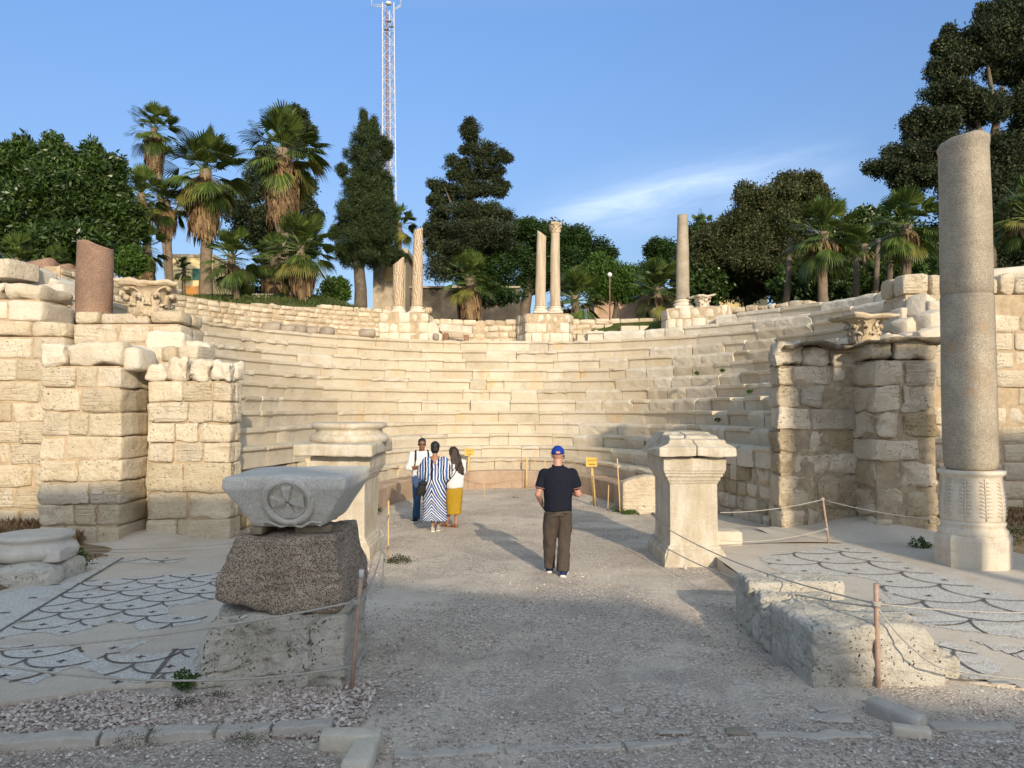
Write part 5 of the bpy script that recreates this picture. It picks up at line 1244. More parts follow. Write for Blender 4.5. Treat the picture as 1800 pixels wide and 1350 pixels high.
def tree(name, d, trunk, blobs, label, mat, ncl, nper, spread, size, seed, group=None, cat='tree', bark=None, aspect=.5, tr=.16, flat=0., droop=0., surf=.55, bare=0, lim=8, depth=.8, dens=1.45):
    """blobs are crown masses (px, py, half width px, half height px, depth offset m) as seen in the photograph, placed d metres away"""
    rs = np.random.RandomState(seed); mm = d/1352
    bb = []
    for b in blobs:
        q = P(b[0], b[1], d+(b[4] if len(b) > 4 else 0)); bb.append((q.x, q.y, q.z, b[2]*mm, min(b[2]*mm, 3.2)*depth, b[3]*mm))
    bx_, by_, bz_ = trunk[0], trunk[1], trunk[2]
    t = thing(name, (bx_, by_, bz_), label, cat, group)
    C_ = blob_pts(bb, int(ncl*dens), rs, surf); V, F = leaves(C_, nper, spread, size, rs, aspect, droop, flat)
    m = M(); m.addq(V, F); m.build('crown', mat, t, smooth=False)
    m = M(); top = max(b[2] for b in bb); cx = np.mean([b[0] for b in bb]); mz = min(b[2] for b in bb)
    hb = trunk[3] if len(trunk) > 3 else (bz_+(top-bz_)*.35)
    tp = np.array([bb[0][0]*.35+bx_*.65, bb[0][1], bz_+(top-bz_)*.78]); k = 8
    pts = [(bx_+(tp[0]-bx_)*f**1.5+.12*tr/.16*math.sin(f*5+seed), by_+(tp[1]-by_)*f+.08*math.sin(f*7+seed), bz_-.3+(tp[2]-bz_+.3)*f) for f in np.linspace(0, 1, k)]
    tube(m, pts, [tr*1.25*(1-.8*f)+.01 for f in np.linspace(0, 1, k)], 10)
    for j in range(lim):
        b = bb[rs.randint(len(bb))]; f = min(.95, max(.25, (b[2]-bz_)/(tp[2]-bz_)*.75)); i0 = min(k-2, max(2, int(f*(k-1)))); p0 = np.array(pts[i0])
        tip = np.array(b[:3])+rs.normal(0, .5, 3)*np.array(b[3:6])*(.75 if bare else .6); limbs(m, p0, [tip], tr*.42, rs, 6)
    m.build('trunk', bark or BARK, t); return t
def fan(m, base, az, el, L, Rf, rs, droop=.5, nseg=20, petiole=True, mi=0, spread=2.0):
    """one pleated palm fan: a bent stalk and radiating split segments with hanging tips"""
    d = Vector((math.cos(az)*math.cos(el), math.sin(az)*math.cos(el), math.sin(el)))
    e2 = el-droop*.35; tip = Vector(base)+d*L*.6+Vector((math.cos(az)*math.cos(e2), math.sin(az)*math.cos(e2), math.sin(e2)))*L*.4
    if petiole: tube(m, [base, Vector(base)+d*L*.6, tip], [.022, .016, .011], 3, mi, caps=False)
    e3 = el-droop*.6; f = Vector((math.cos(az)*math.cos(e3), math.sin(az)*math.cos(e3), math.sin(e3)))
    s = Vector((-math.sin(az), math.cos(az), 0)); s = (s+Vector((0, 0, rs.uniform(-.35, .35)))).normalized(); nn = f.cross(s).normalized()
    V = []; F = []
    for i in range(nseg):
        a = spread*((i+.5)/nseg-.5)*1.15; dr_ = f*math.cos(a)+s*math.sin(a); l = Rf*(1-.22*abs(a)/1.2)*rs.uniform(.9, 1.05); wd = Rf*spread/nseg*.34
        sd = (s*math.cos(a)-f*math.sin(a)); b0 = tip
        p1 = b0+dr_*l*.55-Vector((0, 0, droop*.05*l)); p2 = b0+dr_*l*.85-Vector((0, 0, droop*.28*l)); p3 = b0+dr_*l*.98-Vector((0, 0, droop*(.55+.25*rs.random())*l))
        k = len(V); z = nn*wd*.35
        V += [b0[:], (p1-sd*wd+z)[:], (p1+sd*wd-z)[:], (p2-sd*wd*.55)[:], (p2+sd*wd*.55)[:], p3[:]]
        F += [(k, k+1, k+2), (k+1, k+3, k+4, k+2), (k+3, k+5, k+4)]
    m.add(V, F, mi)
def palm(px, py, d, crown_px, base, label, seed, skirt=0., group='fan palms on the garden terrace', trunk_r=.17, nf=34, droop=.6, yellow=.15, up=1.0, hang=8, petL=.9, low=-.75):
    """fan palm; crown centre at px,py in the photograph at depth d; crown_px = crown radius; base z"""
    crown_px *= 1.06; nf = int(nf*1.25); droop *= .8; rs = random.Random(seed); c = P(px, py, d); Rc = crown_px*d/1352; L = Rc*.56*petL; Rf = Rc*.52
    bx_, bz_ = base; t = thing('fan_palm', (bx_, d, bz_), label, 'palm tree', group)
    m = M(); pts = [Vector((bx_+(c.x-bx_)*f**1.3+.05*math.sin(f*4+seed), d, bz_-.3+(c.z-bz_+.3)*f)) for f in np.linspace(0, 1, 12)]
    H = c.z-bz_
    tube(m, pts, [trunk_r*(1.35-.45*min(1, f*3)) for f in np.linspace(0, 1, 12)], 12); m.build('trunk', PBARK, t, noise=[(6, .02)])
    m = M()
    for i in range(nf):
        f = i/nf; el = 1.4-(1.4-low)*f**.9+rs.uniform(-.34, .34); az = i*2.39996+rs.uniform(-.2, .2)
        dr_ = droop*(.25+.9*f); fan(m, c+Vector((0, 0, -.05-.25*f)), az, el*up if el > 0 else el, L*rs.uniform(.85, 1.1), Rf*rs.uniform(.85, 1.1), rs, dr_, 18, mi=1 if (f > .80 and rs.random() < yellow*1.6) else 0)
    for i in range(9): fan(m, c+Vector((0, 0, -.12)), rs.uniform(0, 6.28), rs.uniform(.5, 1.5), L*.45, Rf*.7, rs, .2, 14)
    m.build('fronds', [L_PALM, L_PALMY], t, smooth=False)
    m = M(); n = int(50+skirt*300) if skirt else hang*3
    if skirt or hang:
        for i in range(n):
            az = rs.uniform(0, 2*math.pi); f = rs.random(); top = c.z-.35-(skirt*.75 if skirt else .1)*f*.9
            r0 = trunk_r*1.1+ (.27*Rc*(1-.35*f) if skirt else rs.uniform(.1, .5)*Rc)*rs.uniform(.25, 1); ln = rs.uniform(.35, .9)*(1 if skirt else .7)*min(1.2, Rc); wd = rs.uniform(.015, .05)
            r1 = r0*rs.uniform(.75, 1.1)
            p0 = Vector((c.x+math.cos(az)*r0*.6, d+math.sin(az)*r0*.6, top)); p1 = Vector((c.x+math.cos(az)*r0, d+math.sin(az)*r0, top-ln*.45)); p2 = Vector((c.x+math.cos(az+.1)*r1, d+math.sin(az+.1)*r1, top-ln))
            s = Vector((-math.sin(az), math.cos(az), 0))*wd
            m.add([(p0-s)[:], (p0+s)[:], (p1-s*1.6)[:], (p1+s*1.6)[:], (p2-s*.6)[:], (p2+s*.5)[:]], [(0, 1, 3, 2), (2, 3, 5, 4)])
        m.build('dead_fronds', L_DEAD, t, smooth=False)
    return t
def wx(px, d): return P(px, 600, d).x
# palms, left to right
palm(272, 226, 46, 50, (wx(300, 46), 6.4), 'tallest slender fan palm rising alone above the left trees', 1, skirt=2.6, nf=30, trunk_r=.2, petL=.9)
palm(248, 340, 34, 55, (wx(272, 34), 6.6), 'dark green fan palm leaning out of the big rounded tree on the left', 2, skirt=.8, nf=26)
palm(292, 352, 36, 48, (wx(303, 36), 6.6), 'fan palm with twin thin trunk between the leaning palm and the yellowing palm', 3, skirt=1.0, nf=26)
palm(255, 430, 31, 46, (wx(268, 31), 6.5), 'low dark fan palm with brown skirt just right of the big rounded tree', 4, skirt=.9, nf=24)
palm(360, 298, 36, 82, (wx(362, 36), 6.7), 'large yellowing fan palm with a long straw coloured skirt of dead fronds', 5, skirt=3.4, nf=40, trunk_r=.3, yellow=.9, low=-1.0)
palm(498, 262, 34, 84, (wx(492, 34), 6.5), 'largest dark fan palm with a broad brown skirt in the left group', 6, skirt=3.6, nf=42, trunk_r=.32, yellow=.3, low=-.9)
palm(408, 448, 28.5, 62, (wx(415, 28.5), 6.0), 'young fan palm on the grass just behind the left retaining wall', 7, nf=30, hang=14, trunk_r=.15)
palm(530, 432, 28, 70, (wx(530, 28), 5.7), 'full fan palm with hanging dead fronds at the edge of the retaining wall', 8, skirt=1.3, nf=36, trunk_r=.16)
palm(482, 452, 31, 52, (wx(488, 31), 6.3), 'shorter fan palm standing behind the full palm at the retaining wall', 9, skirt=.9, nf=26, trunk_r=.22)
palm(322, 470, 40, 24, (wx(322, 40), 6.6), 'small distant fan palm in the gap under the yellowing palm', 10, nf=18, hang=3, trunk_r=.1)
palm(700, 392, 40, 40, (wx(700, 40), 6.0), 'small fan palm peeping out from behind the cypress', 11, nf=22, hang=5)
palm(826, 488, 30.5, 56, (wx(826, 30.5), 5.9), 'bushy low fan palm behind the stone table with brown dead stems', 12, skirt=1.1, nf=30, trunk_r=.2, low=-.5, up=1.1)
palm(1012, 520, 30, 58, (wx(1012, 30), 5.7), 'bushy low fan palm right of the fluted columns', 13, nf=30, hang=3, low=-.5, up=1.05)
palm(1158, 505, 30.5, 62, (wx(1158, 30.5), 5.7), 'bushy low fan palm left of the plain grey column', 14, nf=30, hang=3, low=-.5, up=1.05)
palm(1448, 408, 25.5, 72, (wx(1449, 25.5), 5.3), 'fan palm behind the right rubble wall nearest the thin leaved tree', 15, nf=34, hang=20, trunk_r=.17)
palm(1592, 392, 25.5, 72, (wx(1598, 25.5), 5.4), 'fan palm just left of the tall grey column', 16, nf=34, hang=20, trunk_r=.17)
palm(1808, 372, 24, 72, (wx(1812, 24), 5.4), 'fan palm cut off by the right edge of the picture', 17, nf=32, hang=12, trunk_r=.17)
palm(28, 455, 25, 56, (wx(28, 25), 5.2), 'low fan palm behind the far left wall', 18, nf=22, hang=3, low=-.1)
palm(98, 462, 24, 40, (wx(98, 24), 5.2), 'second low fan palm behind the far left wall', 19, nf=20, hang=0, low=-.1)
palm(1232, 400, 44, 34, (wx(1240, 44), 5.7), 'distant palm mostly hidden behind the thin leaved tree', 20, nf=16, hang=3)
palm(1520, 430, 31, 42, (wx(1520, 31), 5.4), 'dark fan palm in the shade between the two right palms', 21, nf=22, hang=6)
# trees
tree('broadleaf_tree', 30, (wx(95, 30), 30.5, 5.6), [(95, 365, 105, 85), (20, 360, 70, 90), (170, 370, 60, 75), (95, 300, 45, 40), (40, 290, 40, 35, .5), (168, 305, 30, 32), (215, 400, 32, 60), (120, 440, 105, 35, -.5), (-60, 380, 70, 110), (-20, 300, 60, 30), (40, 262, 7, 18), (95, 258, 9, 20), (160, 272, 7, 20), (205, 300, 8, 18), (118, 280, 6, 14), (14, 272, 7, 14), (188, 290, 6, 12)],
     'big dense rounded tree with glossy dark leaves at the left edge', L_FICUS, 2300, 34, .40, .19, 31, 'trees on the garden terrace', tr=.4, aspect=.38, surf=.45)
m = M(); rs = np.random.RandomState(4)
tree('cypress_tree', 35, (wx(625, 35), 35, 5.9), [(641, 425, 58, 48), (637, 365, 48, 55), (640, 330, 42, 55), (640, 290, 36, 55), (643, 252, 27, 45), (638, 212, 5, 26), (656, 226, 6, 26), (638, 235, 9, 22), (655, 248, 9, 20), (686, 425, 20, 44, .3), (688, 372, 9, 24), (677, 255, 12, 26), (600, 400, 20, 40), (602, 300, 9, 12), (684, 340, 5, 18), (668, 448, 46, 26), (610, 445, 26, 24), (650, 395, 50, 60), (665, 330, 24, 50)],
     'tall pointed dark cypress in front of the radio mast', L_CYP, 2600, 46, .18, .085, 32, 'trees on the garden terrace', tr=.28, surf=.5, droop=-1.2, depth=1, aspect=.28, lim=1)
tree('cypress_tree', 38, (wx(830, 38), 38, 5.9), [(830, 228, 22, 18), (842, 262, 34, 18), (800, 290, 30, 14), (852, 295, 36, 16), (878, 278, 20, 12), (775, 328, 26, 14), (820, 335, 44, 18), (872, 330, 26, 18), (800, 372, 52, 22), (850, 380, 54, 20), (770, 352, 20, 12), (838, 420, 90, 40), (780, 440, 40, 60), (765, 400, 22, 30), (812, 312, 26, 12)],
     'dark layered conifer with ragged steps of foliage left of the fluted columns', L_PINE, 2100, 34, .24, .11, 33, 'trees on the garden terrace', tr=.32, surf=.35, flat=.3, aspect=.35)
tree('conifer_tree', 42, (wx(490, 42), 42, 6.6), [(521, 203, 20, 17), (535, 232, 18, 14), (520, 260, 24, 25), (470, 290, 30, 30), (450, 330, 34, 40), (440, 385, 40, 45), (520, 340, 40, 40), (545, 385, 20, 20), (400, 350, 14, 22), (500, 420, 60, 50)],
     'dark conifer standing behind the largest left palm', L_PINE, 1400, 30, .30, .13, 34, 'trees on the garden terrace', tr=.3, surf=.4)
tree('spreading_tree', 40, (wx(930, 40), 40, 5.9), [(905, 430, 70, 35), (970, 430, 70, 34), (1030, 440, 40, 26), (890, 480, 110, 45), (1000, 480, 80, 40), (935, 405, 50, 18), (1010, 415, 45, 14), (1060, 445, 20, 14)],
     'broad flat crowned feathery tree behind the fluted columns', L_ACA, 2200, 32, .34, .115, 35, 'trees on the garden terrace', tr=.35, flat=.75, surf=.35)
tree('round_tree', 36, (wx(1080, 36), 36, 5.8), [(1075, 495, 48, 42), (1050, 475, 30, 26), (1105, 500, 28, 36)],
     'rounded bright green tree behind the globe lamp', L_HEDGE, 800, 30, .3, .11, 36, 'trees on the garden terrace', tr=.15, aspect=.5)
tree('spreading_tree', 42, (wx(1190, 42), 42, 5.8), [(1175, 455, 42, 30), (1160, 440, 30, 20), (1210, 470, 40, 40), (1140, 480, 30, 30)],
     'feathery dark tree behind the plain grey column', L_ACA, 800, 30, .34, .12, 37, 'trees on the garden terrace', tr=.2, flat=.6)
tree('thin_leaved_tree', 33, (wx(1370, 33), 33, 5.4), [(1330, 400, 80, 50), (1400, 360, 60, 40), (1290, 430, 70, 60), (1385, 325, 42, 22), (1330, 350, 45, 28), (1430, 345, 20, 20), (1250, 460, 40, 50), (1350, 460, 90, 45), (1400, 420, 60, 60), (1415, 315, 24, 12)],
     'wide olive green tree with thin twiggy top right of the plain column', L_DRYT, 2500, 30, .32, .105, 38, 'trees on the garden terrace', tr=.22, surf=.4, bare=1, lim=6, dens=2.0)
tree('spreading_tree', 36, (wx(1330, 36), 36.5, 5.4), [(1290, 470, 80, 60), (1260, 430, 50, 40), (1400, 480, 80, 50)],
     'dark leafy tree behind the thin leaved tree', L_FICUS, 900, 26, .4, .16, 39, 'trees on the garden terrace', tr=.3)
tree('giant_conifer', 34, (wx(1740, 34), 34, 5.4), [(1790, 30, 60, 40), (1740, 70, 60, 40), (1690, 110, 45, 28), (1650, 130, 30, 22), (1790, 110, 60, 40), (1670, 165, 50, 24), (1725, 190, 55, 28), (1640, 215, 50, 26), (1610, 230, 30, 22), (1600, 270, 50, 24), (1560, 295, 36, 20), (1660, 270, 60, 30), (1640, 310, 60, 24), (1585, 318, 30, 14), (1760, 300, 70, 60), (1770, 380, 60, 60), (1820, 200, 40, 60), (1730, 60, 30, 50), (1700, 340, 60, 50), (1660, 85, 14, 18), (1668, 60, 8, 16), (1800, 470, 60, 60)],
     'giant dark conifer filling the upper right corner behind the tall grey column', L_PINE, 3600, 36, .30, .115, 40, 'trees on the garden terrace', tr=.4, surf=.35, lim=5, bare=1, dens=3.0)
tree('dark_broadleaf_tree', 35, (wx(1500, 35), 35, 5.4), [(1500, 430, 60, 50), (1470, 470, 60, 50), (1560, 450, 70, 60), (1630, 450, 60, 60), (1520, 395, 50, 22), (1700, 440, 60, 70), (1760, 470, 60, 60)],
     'dark shaded tree mass behind the two right palms', L_FICUS, 1500, 26, .42, .17, 41, 'trees on the garden terrace', tr=.3)
for i, (px, d, py, lab) in enumerate([(1500, 28, 478, 'bare grey trunk in the shade left of the flower pot'), (1553, 28, 470, 'pale bare trunk between the two right palms'), (1530, 30, 480, 'thin dark trunk behind the pale bare trunk'), (1375, 27, 480, 'forked leaning trunk behind the right rubble wall')]):
    a = P(px, 540, d); a.z = 5.3; b = P(px+(14 if i else 4), py-60, d); m = M(); tube(m, [a-Vector((0, 0, .3)), a.lerp(b, .5)+Vector((.06, 0, 0)), b], [.15, .11, .08], 10)
    tag(m.build('bare_trunk', BARK, origin=a, noise=[(5, .02)]), lab, 'tree trunk', 'bare trunks behind the right wall')
def hedge(name, px, py, d, wpx, hpx, label, mat, n=260, seed=0, base=5.6, cat='shrub', size=.12):
    rs = np.random.RandomState(seed); mm = d/1352; c = P(px, py, d); C_ = blob_pts([(c.x, c.y, c.z, wpx*mm, wpx*mm*.7, hpx*mm)], n, rs, .5)
    V, F = leaves(C_, 16, .16, size, rs); m = M(); m.addq(V, F); o = m.build(name, mat, smooth=False, origin=(c.x, c.y, base)); return tag(o, label, cat)
hedge('clipped_shrub', 590, 512, 31, 26, 22, 'bright green rounded shrub left of the cypress trunk', L_HEDGE, 300, 1)
hedge('shrub', 230, 460, 27, 26, 28, 'small leafy bush behind the large left capital', L_HEDGE, 260, 2)
hedge('shrub', 860, 520, 34, 60, 16, 'dark low shrubs behind the middle wall', L_ACA, 300, 3)
hedge('shrub', 1440, 500, 31, 90, 40, 'dark undergrowth below the right trees', L_FICUS, 700, 4, size=.16)
hedge('shrub', 1610, 490, 31, 90, 40, 'dark undergrowth left of the tall column', L_FICUS, 700, 5, size=.16)
hedge('shrub', 460, 500, 33, 60, 24, 'shaded shrubs among the left palm trunks', L_ACA, 400, 6)
hedge('shrub', 1230, 500, 33, 50, 40, 'dark bushes behind the squat white capital', L_FICUS, 500, 7, size=.16)
# grass on the slope, and weeds
def tufts(name, pts, label, h=.10, n=24, spread=.12, mat=None, kind=None, cat='weed', seed=0):
    rs = random.Random(seed); m = M()
    for (x, y, z) in pts:
        for i in range(n):
            a = rs.uniform(0, 6.28); r = spread*rs.random()**.6; b = Vector((x+math.cos(a)*r, y+math.sin(a)*r, z)); hh = h*rs.uniform(.4, 1.1); l = Vector((rs.uniform(-.6, .6), rs.uniform(-.6, .6), 0))*hh
            s = Vector((math.cos(a+1), math.sin(a+1), 0))*h*.09
            m.add([(b-s)[:], (b+s)[:], (b+l*.5+s+Vector((0, 0, hh*.6)))[:], (b+l*.5-s+Vector((0, 0, hh*.6)))[:], (b+l+Vector((0, 0, hh)))[:]], [(0, 1, 2, 3), (3, 2, 4)])
    p0 = pts[0]; return tag(m.build(name, mat or L_HEDGE, smooth=False, origin=p0), label, cat, kind=kind)
GRASS = leafmat('slope_grass', (.04, .075, .015), (.07, .11, .025), (.13, .15, .05))
rr = random.Random(5); pts = []
while len(pts) < 2600:
    x = rr.uniform(-15, -3); y = rr.uniform(21, 32)
    if ((x/10.6)**2+((y-17.5)/11.2)**2) > 1: pts.append((x, y, gz(x, y)))
tufts('slope_grass', pts, 'green grass on the terrace slope under the left palms', .12, 8, .22, GRASS, 'stuff', 'grass', 3)
def weed(px, py, z, y, s, label, mat=L_HEDGE, seed=0, n=40, size=.03, flat=False):
    c = P(px, py, y) if y else G(px, py, z); rs = np.random.RandomState(seed)
    C_ = blob_pts([(c.x, c.y, c.z+s*(.15 if flat else .35), s*.6, s*.5, s*(.12 if flat else .4))], n, rs, .3); V, F = leaves(C_, 10, s*.14, size, rs); m = M(); m.addq(V, F)
    tag(m.build('weed', mat, smooth=False, origin=c), label, 'weed', 'weeds growing in the ruin')
weed(128, 1003, .04, None, .42, 'green weed hanging by the fallen column base', seed=1, n=110)
weed(326, 1212, .0, None, .20, 'small green plant at the left foot of the limestone block', seed=2, n=60, size=.026)
weed(325, 1243, .0, None, .24, 'flat mossy weed in the gravel under the limestone block', L_DRYT, 3, 50, .011, True)
weed(385, 1228, .0, None, .2, 'flat mossy weed right beside the limestone block foot', L_DRYT, 4, 40, .011, True)
weed(235, 1310, .0, None, .3, 'flat mossy weed along the left kerb', L_DRYT, 5, 60, .011, True)
weed(430, 1305, .0, None, .25, 'flat mossy weed beside the bright kerb stone', L_DRYT, 6, 50, .011, True)
weed(1618, 968, .1, None, .28, 'dark weed at the left foot of the tall column', seed=7, n=70)
weed(1690, 998, .1, None, .22, 'low weed in front of the tall column base', seed=8, n=50)
weed(1770, 960, .15, None, .5, 'dry green weeds right of the tall column', L_DRYT, 9, 120, .03)
weed(1438, 1200, 0, None, .13, 'tiny weed at the corner of the foreground boulder', seed=10, n=30, size=.02)
weed(1108, 905, 0, None, .35, 'flat green weed at the foot of the curved end stone', L_HEDGE, 11, 60, .03, True)
weed(1085, 900, 0, None, .2, 'small upright weed by the short stake', seed=12, n=40)
for i, (px, py, k) in enumerate([(1315, 735, 7), (1318, 692, 8), (1262, 741, 6), (1225, 659, 9), (1270, 654, 9), (1032, 681, 7), (1448, 655, 6)]):
    y_ = {7: 18.5, 8: 18.8, 6: 18.5, 9: 21.5}[k] if px > 1100 else 25.5
    weed(px, py, 0, y_, .13, ['weed tuft at the right end of a middle seat row', 'weed tuft a row above the first on the right seats', 'dark weed in a seat joint above the right pedestal', 'green patch on the upper right seats', 'green patch just right of the first on the upper seats', 'tiny weed in the centre right seats', 'weed at the seat end by the right pier'][i], seed=20+i, n=22, size=.03)
weed(660, 905, 0, None, .3, 'weeds behind the left pedestal by the stakes', L_DRYT, 31, 60, .03); weed(700, 990, 0, None, .35, 'low dry weed at the path edge beside the left pedestal', L_DRYT, 32, 60, .025, True)
weed(1520, 598, 0, 15.5, .4, 'dry grass beside the carved capital on the right pier', L_DEAD, 33, 60, .05)
# straw and brush by the walls
for (x0, x1, y0, y1, lab, sd) in ((-9.4, -7.2, 12.2, 14.4, 'dry brown brush at the foot of the far left wall', 1), (7.8, 10.5, 13.5, 16.5, 'dry brown brush behind the tall column', 2)):
    rr = random.Random(sd); tufts('dry_brush', [(rr.uniform(x0, x1), rr.uniform(y0, y1), .1) for _ in range(160)], lab, .22, 14, .2, L_DEAD, 'stuff', 'brush', sd)
# ================================================================== BACKGROUND BUILT THINGS
PLAST = stone('old_beige_plaster', (.30, .25, .18), (.45, .38, .27), (.55, .46, .33), scale=.6, pits=.2, strata=0, bump=.5, isl=0, grime=(.16, .13, .10))
DARKW = stone('dark_stained_wall', (.05, .043, .036), (.09, .08, .065), (.20, .17, .13), scale=.7, pits=.4, strata=0, bump=.6, isl=0)
YB = plain('yellow_house_plaster', (.62, .50, .26), .9, .1, .15, 2); GRN = plain('green_shutter', (.05, .14, .11), .7, .2, .1, 6); DK = plain('dark_opening', (.02, .018, .015), .9, .1)
def bx(name, a, b, mat, parent): m = M(); box(m, a, b); return m.build(name, mat, parent, smooth=False)
d = 37.; x0, x1 = wx(655, d), wx(712, d); z0 = 5.8; ztop = P(0, 447, d).z
t = thing('ruined_house', ((x0+x1)/2, d+1, z0), 'old beige plastered house wall with a shuttered window behind the swirl columns', 'house')
bx('wall', (x0, d, z0-1), (x1, d+3, ztop), PLAST, t); zz = P(0, 495, d).z; w_ = wx(702, d)-wx(678, d)
fr = bx('window_frame', (wx(676, d), d-.05, zz), (wx(704, d), d+.0-.003, zz+1.0), YB, t); bx('shutter', (wx(678, d)+.03, d-.09, zz+.06), (wx(690, d)-.02, d-.053, zz+.94), PLY, t); bx('shutter', (wx(690, d)+.02, d-.09, zz+.06), (wx(702, d)-.03, d-.053, zz+.94), PLY, t)
bx('cornice', (x0-.1, d-.25, ztop), (x1+.15, d+3.1, ztop+.22), PLAST, t)
t = thing('garden_wall', (wx(810, 38), 38, 5.8), 'dark stained garden wall behind the middle palm', 'garden wall'); bx('wall', (wx(712, 38), 38.6, 4.8), (wx(915, 38), 39, P(0, 503, 38).z), DARKW, t); bx('coping', (wx(712, 38), 38.5, P(0, 503, 38).z), (wx(915, 38), 39.1, P(0, 500, 38).z), PLAST, t)
t = thing('low_pink_building', (wx(1110, 44), 44, 5.8), 'low pinkish building glimpsed behind the globe lamp', 'building'); bx('wall', (wx(1045, 44), 44, 4.8), (wx(1190, 44), 48, P(0, 508, 44).z), plain('pink_plaster', (.50, .34, .25), .9, .1, .2, 2), t)
t = thing('yellow_house', (wx(320, 60), 60, 6), 'distant pale yellow house glimpsed between the left palm trunks', 'house')
bx('wall', (wx(300, 60), 60, 4), (wx(372, 60), 68, P(0, 452, 60).z), YB, t); bx('parapet', (wx(298, 60), 59.9, P(0, 452, 60).z), (wx(374, 60), 68.1, P(0, 447, 60).z), PLAST, t)
for px in (345,):
    bx('window', (wx(px-8, 60), 59.93, P(0, 492, 60).z), (wx(px+8, 60), 59.997, P(0, 472, 60).z), GRN, t)
t = thing('orange_wall', (wx(333, 40), 40, 6.6), 'low orange wall at the foot of the distant palms', 'garden wall'); bx('wall', (wx(316, 40), 40.2, 5.8), (wx(352, 40), 40.5, P(0, 502, 40).z), plain('orange_plaster', (.55, .28, .10), .9, .1, .1, 3), t)
t = thing('white_house', (wx(90, 55), 55, 5), 'white wall glimpsed under the big rounded tree', 'house'); bx('wall', (wx(70, 55), 55, 4), (wx(140, 55), 60, P(0, 462, 55).z), plain('white_plaster', (.6, .58, .52), .9, .1, .1, 2), t)
bx('dark_band', (wx(70, 55), 54.95, P(0, 480, 55).z), (wx(140, 55), 54.99, P(0, 476, 55).z), GRN, t)
t = thing('pale_house', (wx(1310, 45), 45, 5), 'pale yellow wall seen through the trunks of the right trees', 'house'); bx('wall', (wx(1265, 45), 45, 4), (wx(1350, 45), 50, P(0, 488, 45).z), YB, t)
# white low kerb in the garden and a plant pot
loose('garden_kerb', (wx(462, 30), 30, gz(wx(462, 30), 30)-.02), (.9, .2, .14), 'short white kerb stone on the grass under the left palms', 'kerb stone', r=.01, amp=.004, mat=PALE, n=3)
c = P(1528, 540, 25.5); t = thing('flower_pot', (c.x, c.y, 5.3), 'terracotta pot with a small plant by the right wall', 'flower pot'); m = M(); lathe(m, [(.12, 0), (.17, .26), (.19, .27), (.19, .33), (.16, .33)], (c.x, c.y, 5.45), 20); m.build('pot', plain('terracotta', (.35, .15, .08), .9, .1), t)
rs = np.random.RandomState(3); V, F = leaves(blob_pts([(c.x, c.y, 6.0, .28, .28, .18)], 50, rs, .3), 10, .05, .07, rs); m = M(); m.addq(V, F); m.build('plant', L_DRYT, t, smooth=False)
# globe lamp
c = P(1072, 545, 31.5); t = thing('globe_lamp', (c.x, 31.5, 5.7), 'garden lamp with a white globe on a thin post', 'street lamp'); zt_ = P(0, 483, 31.5).z
m = M(); tube(m, [(c.x, 31.5, 5.6), (c.x, 31.5, zt_-.1)], .028, 8); m.build('post', plain('rusty_post', (.22, .13, .08), .8, .2), t); m = M(); ell(m, (c.x, 31.5, zt_), (.10, .10, .10), 16); m.build('globe', plain('white_globe', (.8, .8, .78), .3, .5, .03), t)
# radio mast
D = 78.; t = thing('radio_mast', (wx(684, D), D, 5), 'tall white lattice radio mast with antennas behind the cypress', 'radio mast')
zt_ = P(0, 6, D).z; zb_ = 5.; zm = P(0, 335, D).z
def mast_w(z): return np.interp(z, [zb_, zm, zt_], [.95, .72, .62])
cxm = lambda z: P(0, 0, D).x*0+float(np.interp(z, [zb_, P(0, 335, D).z, zt_], [wx(687, D), wx(680, D)+.2, wx(679.5, D)]))
legs = lambda z: [Vector((cxm(z)+math.cos(a)*mast_w(z), D+math.sin(a)*mast_w(z), z)) for a in (R(200), R(340), R(90))]
for i in range(3): m = M(); tube(m, [legs(z)[i] for z in np.linspace(zb_, zt_, 8)], .055, 6); m.build('mast_leg', METALW, t)
m = M(); zs = np.arange(zb_, zt_, 1.25)
for k in range(len(zs)-1):
    A, B = legs(zs[k]), legs(zs[k+1])
    for i in range(3):
        j = (i+1) % 3; tube(m, [A[i], A[j]], .02, 4, caps=False); tube(m, [A[i] if k % 2 else A[j], B[j] if k % 2 else B[i]], .026, 4, caps=False)
m.build('lattice', METALW, t, smooth=False)
m = M(); tube(m, [(cxm(z)-.25, D, z) for z in np.linspace(zb_, zt_-.6, 6)], .06, 6); tube(m, [(cxm(z)-.10, D+.1, z) for z in np.linspace(zb_, zt_-1, 6)], .035, 6); m.build('cable_run', plain('brown_cables', (.25, .15, .11), .8, .2), t)
m = M(); s_ = .0577
for (a, b) in (((-30, 11), (-4, 13)), ((-30, 8), (-4, 10)), ((-30, 12), (-30, -6)), ((22, 8), (8, 18)), ((22, 10), (22, -8)), ((8, 20), (22, 11))):
    tube(m, [(cxm(zt_)+a[0]*s_, D, zt_-(a[1]-6)*s_), (cxm(zt_)+b[0]*s_, D, zt_-(b[1]-6)*s_)], .03, 5)
m.build('antenna_arms', METALW, t)
m = M(); ell(m, (cxm(zt_), D, zt_), (.34, .34, .22), 12); m.build('beacon_cap', METALW, t)
m = M(); 
for (dz, dx) in ((2.2, .15), (2.75, .4), (3.05, -.1)): block(m, (cxm(zt_)+dx, D-.6, zt_-dz), (.5, .2, .14), 0, .03, 0, 1, 3); 
m.build('equipment_box', plain('dark_equipment', (.12, .11, .11), .7, .3), t)
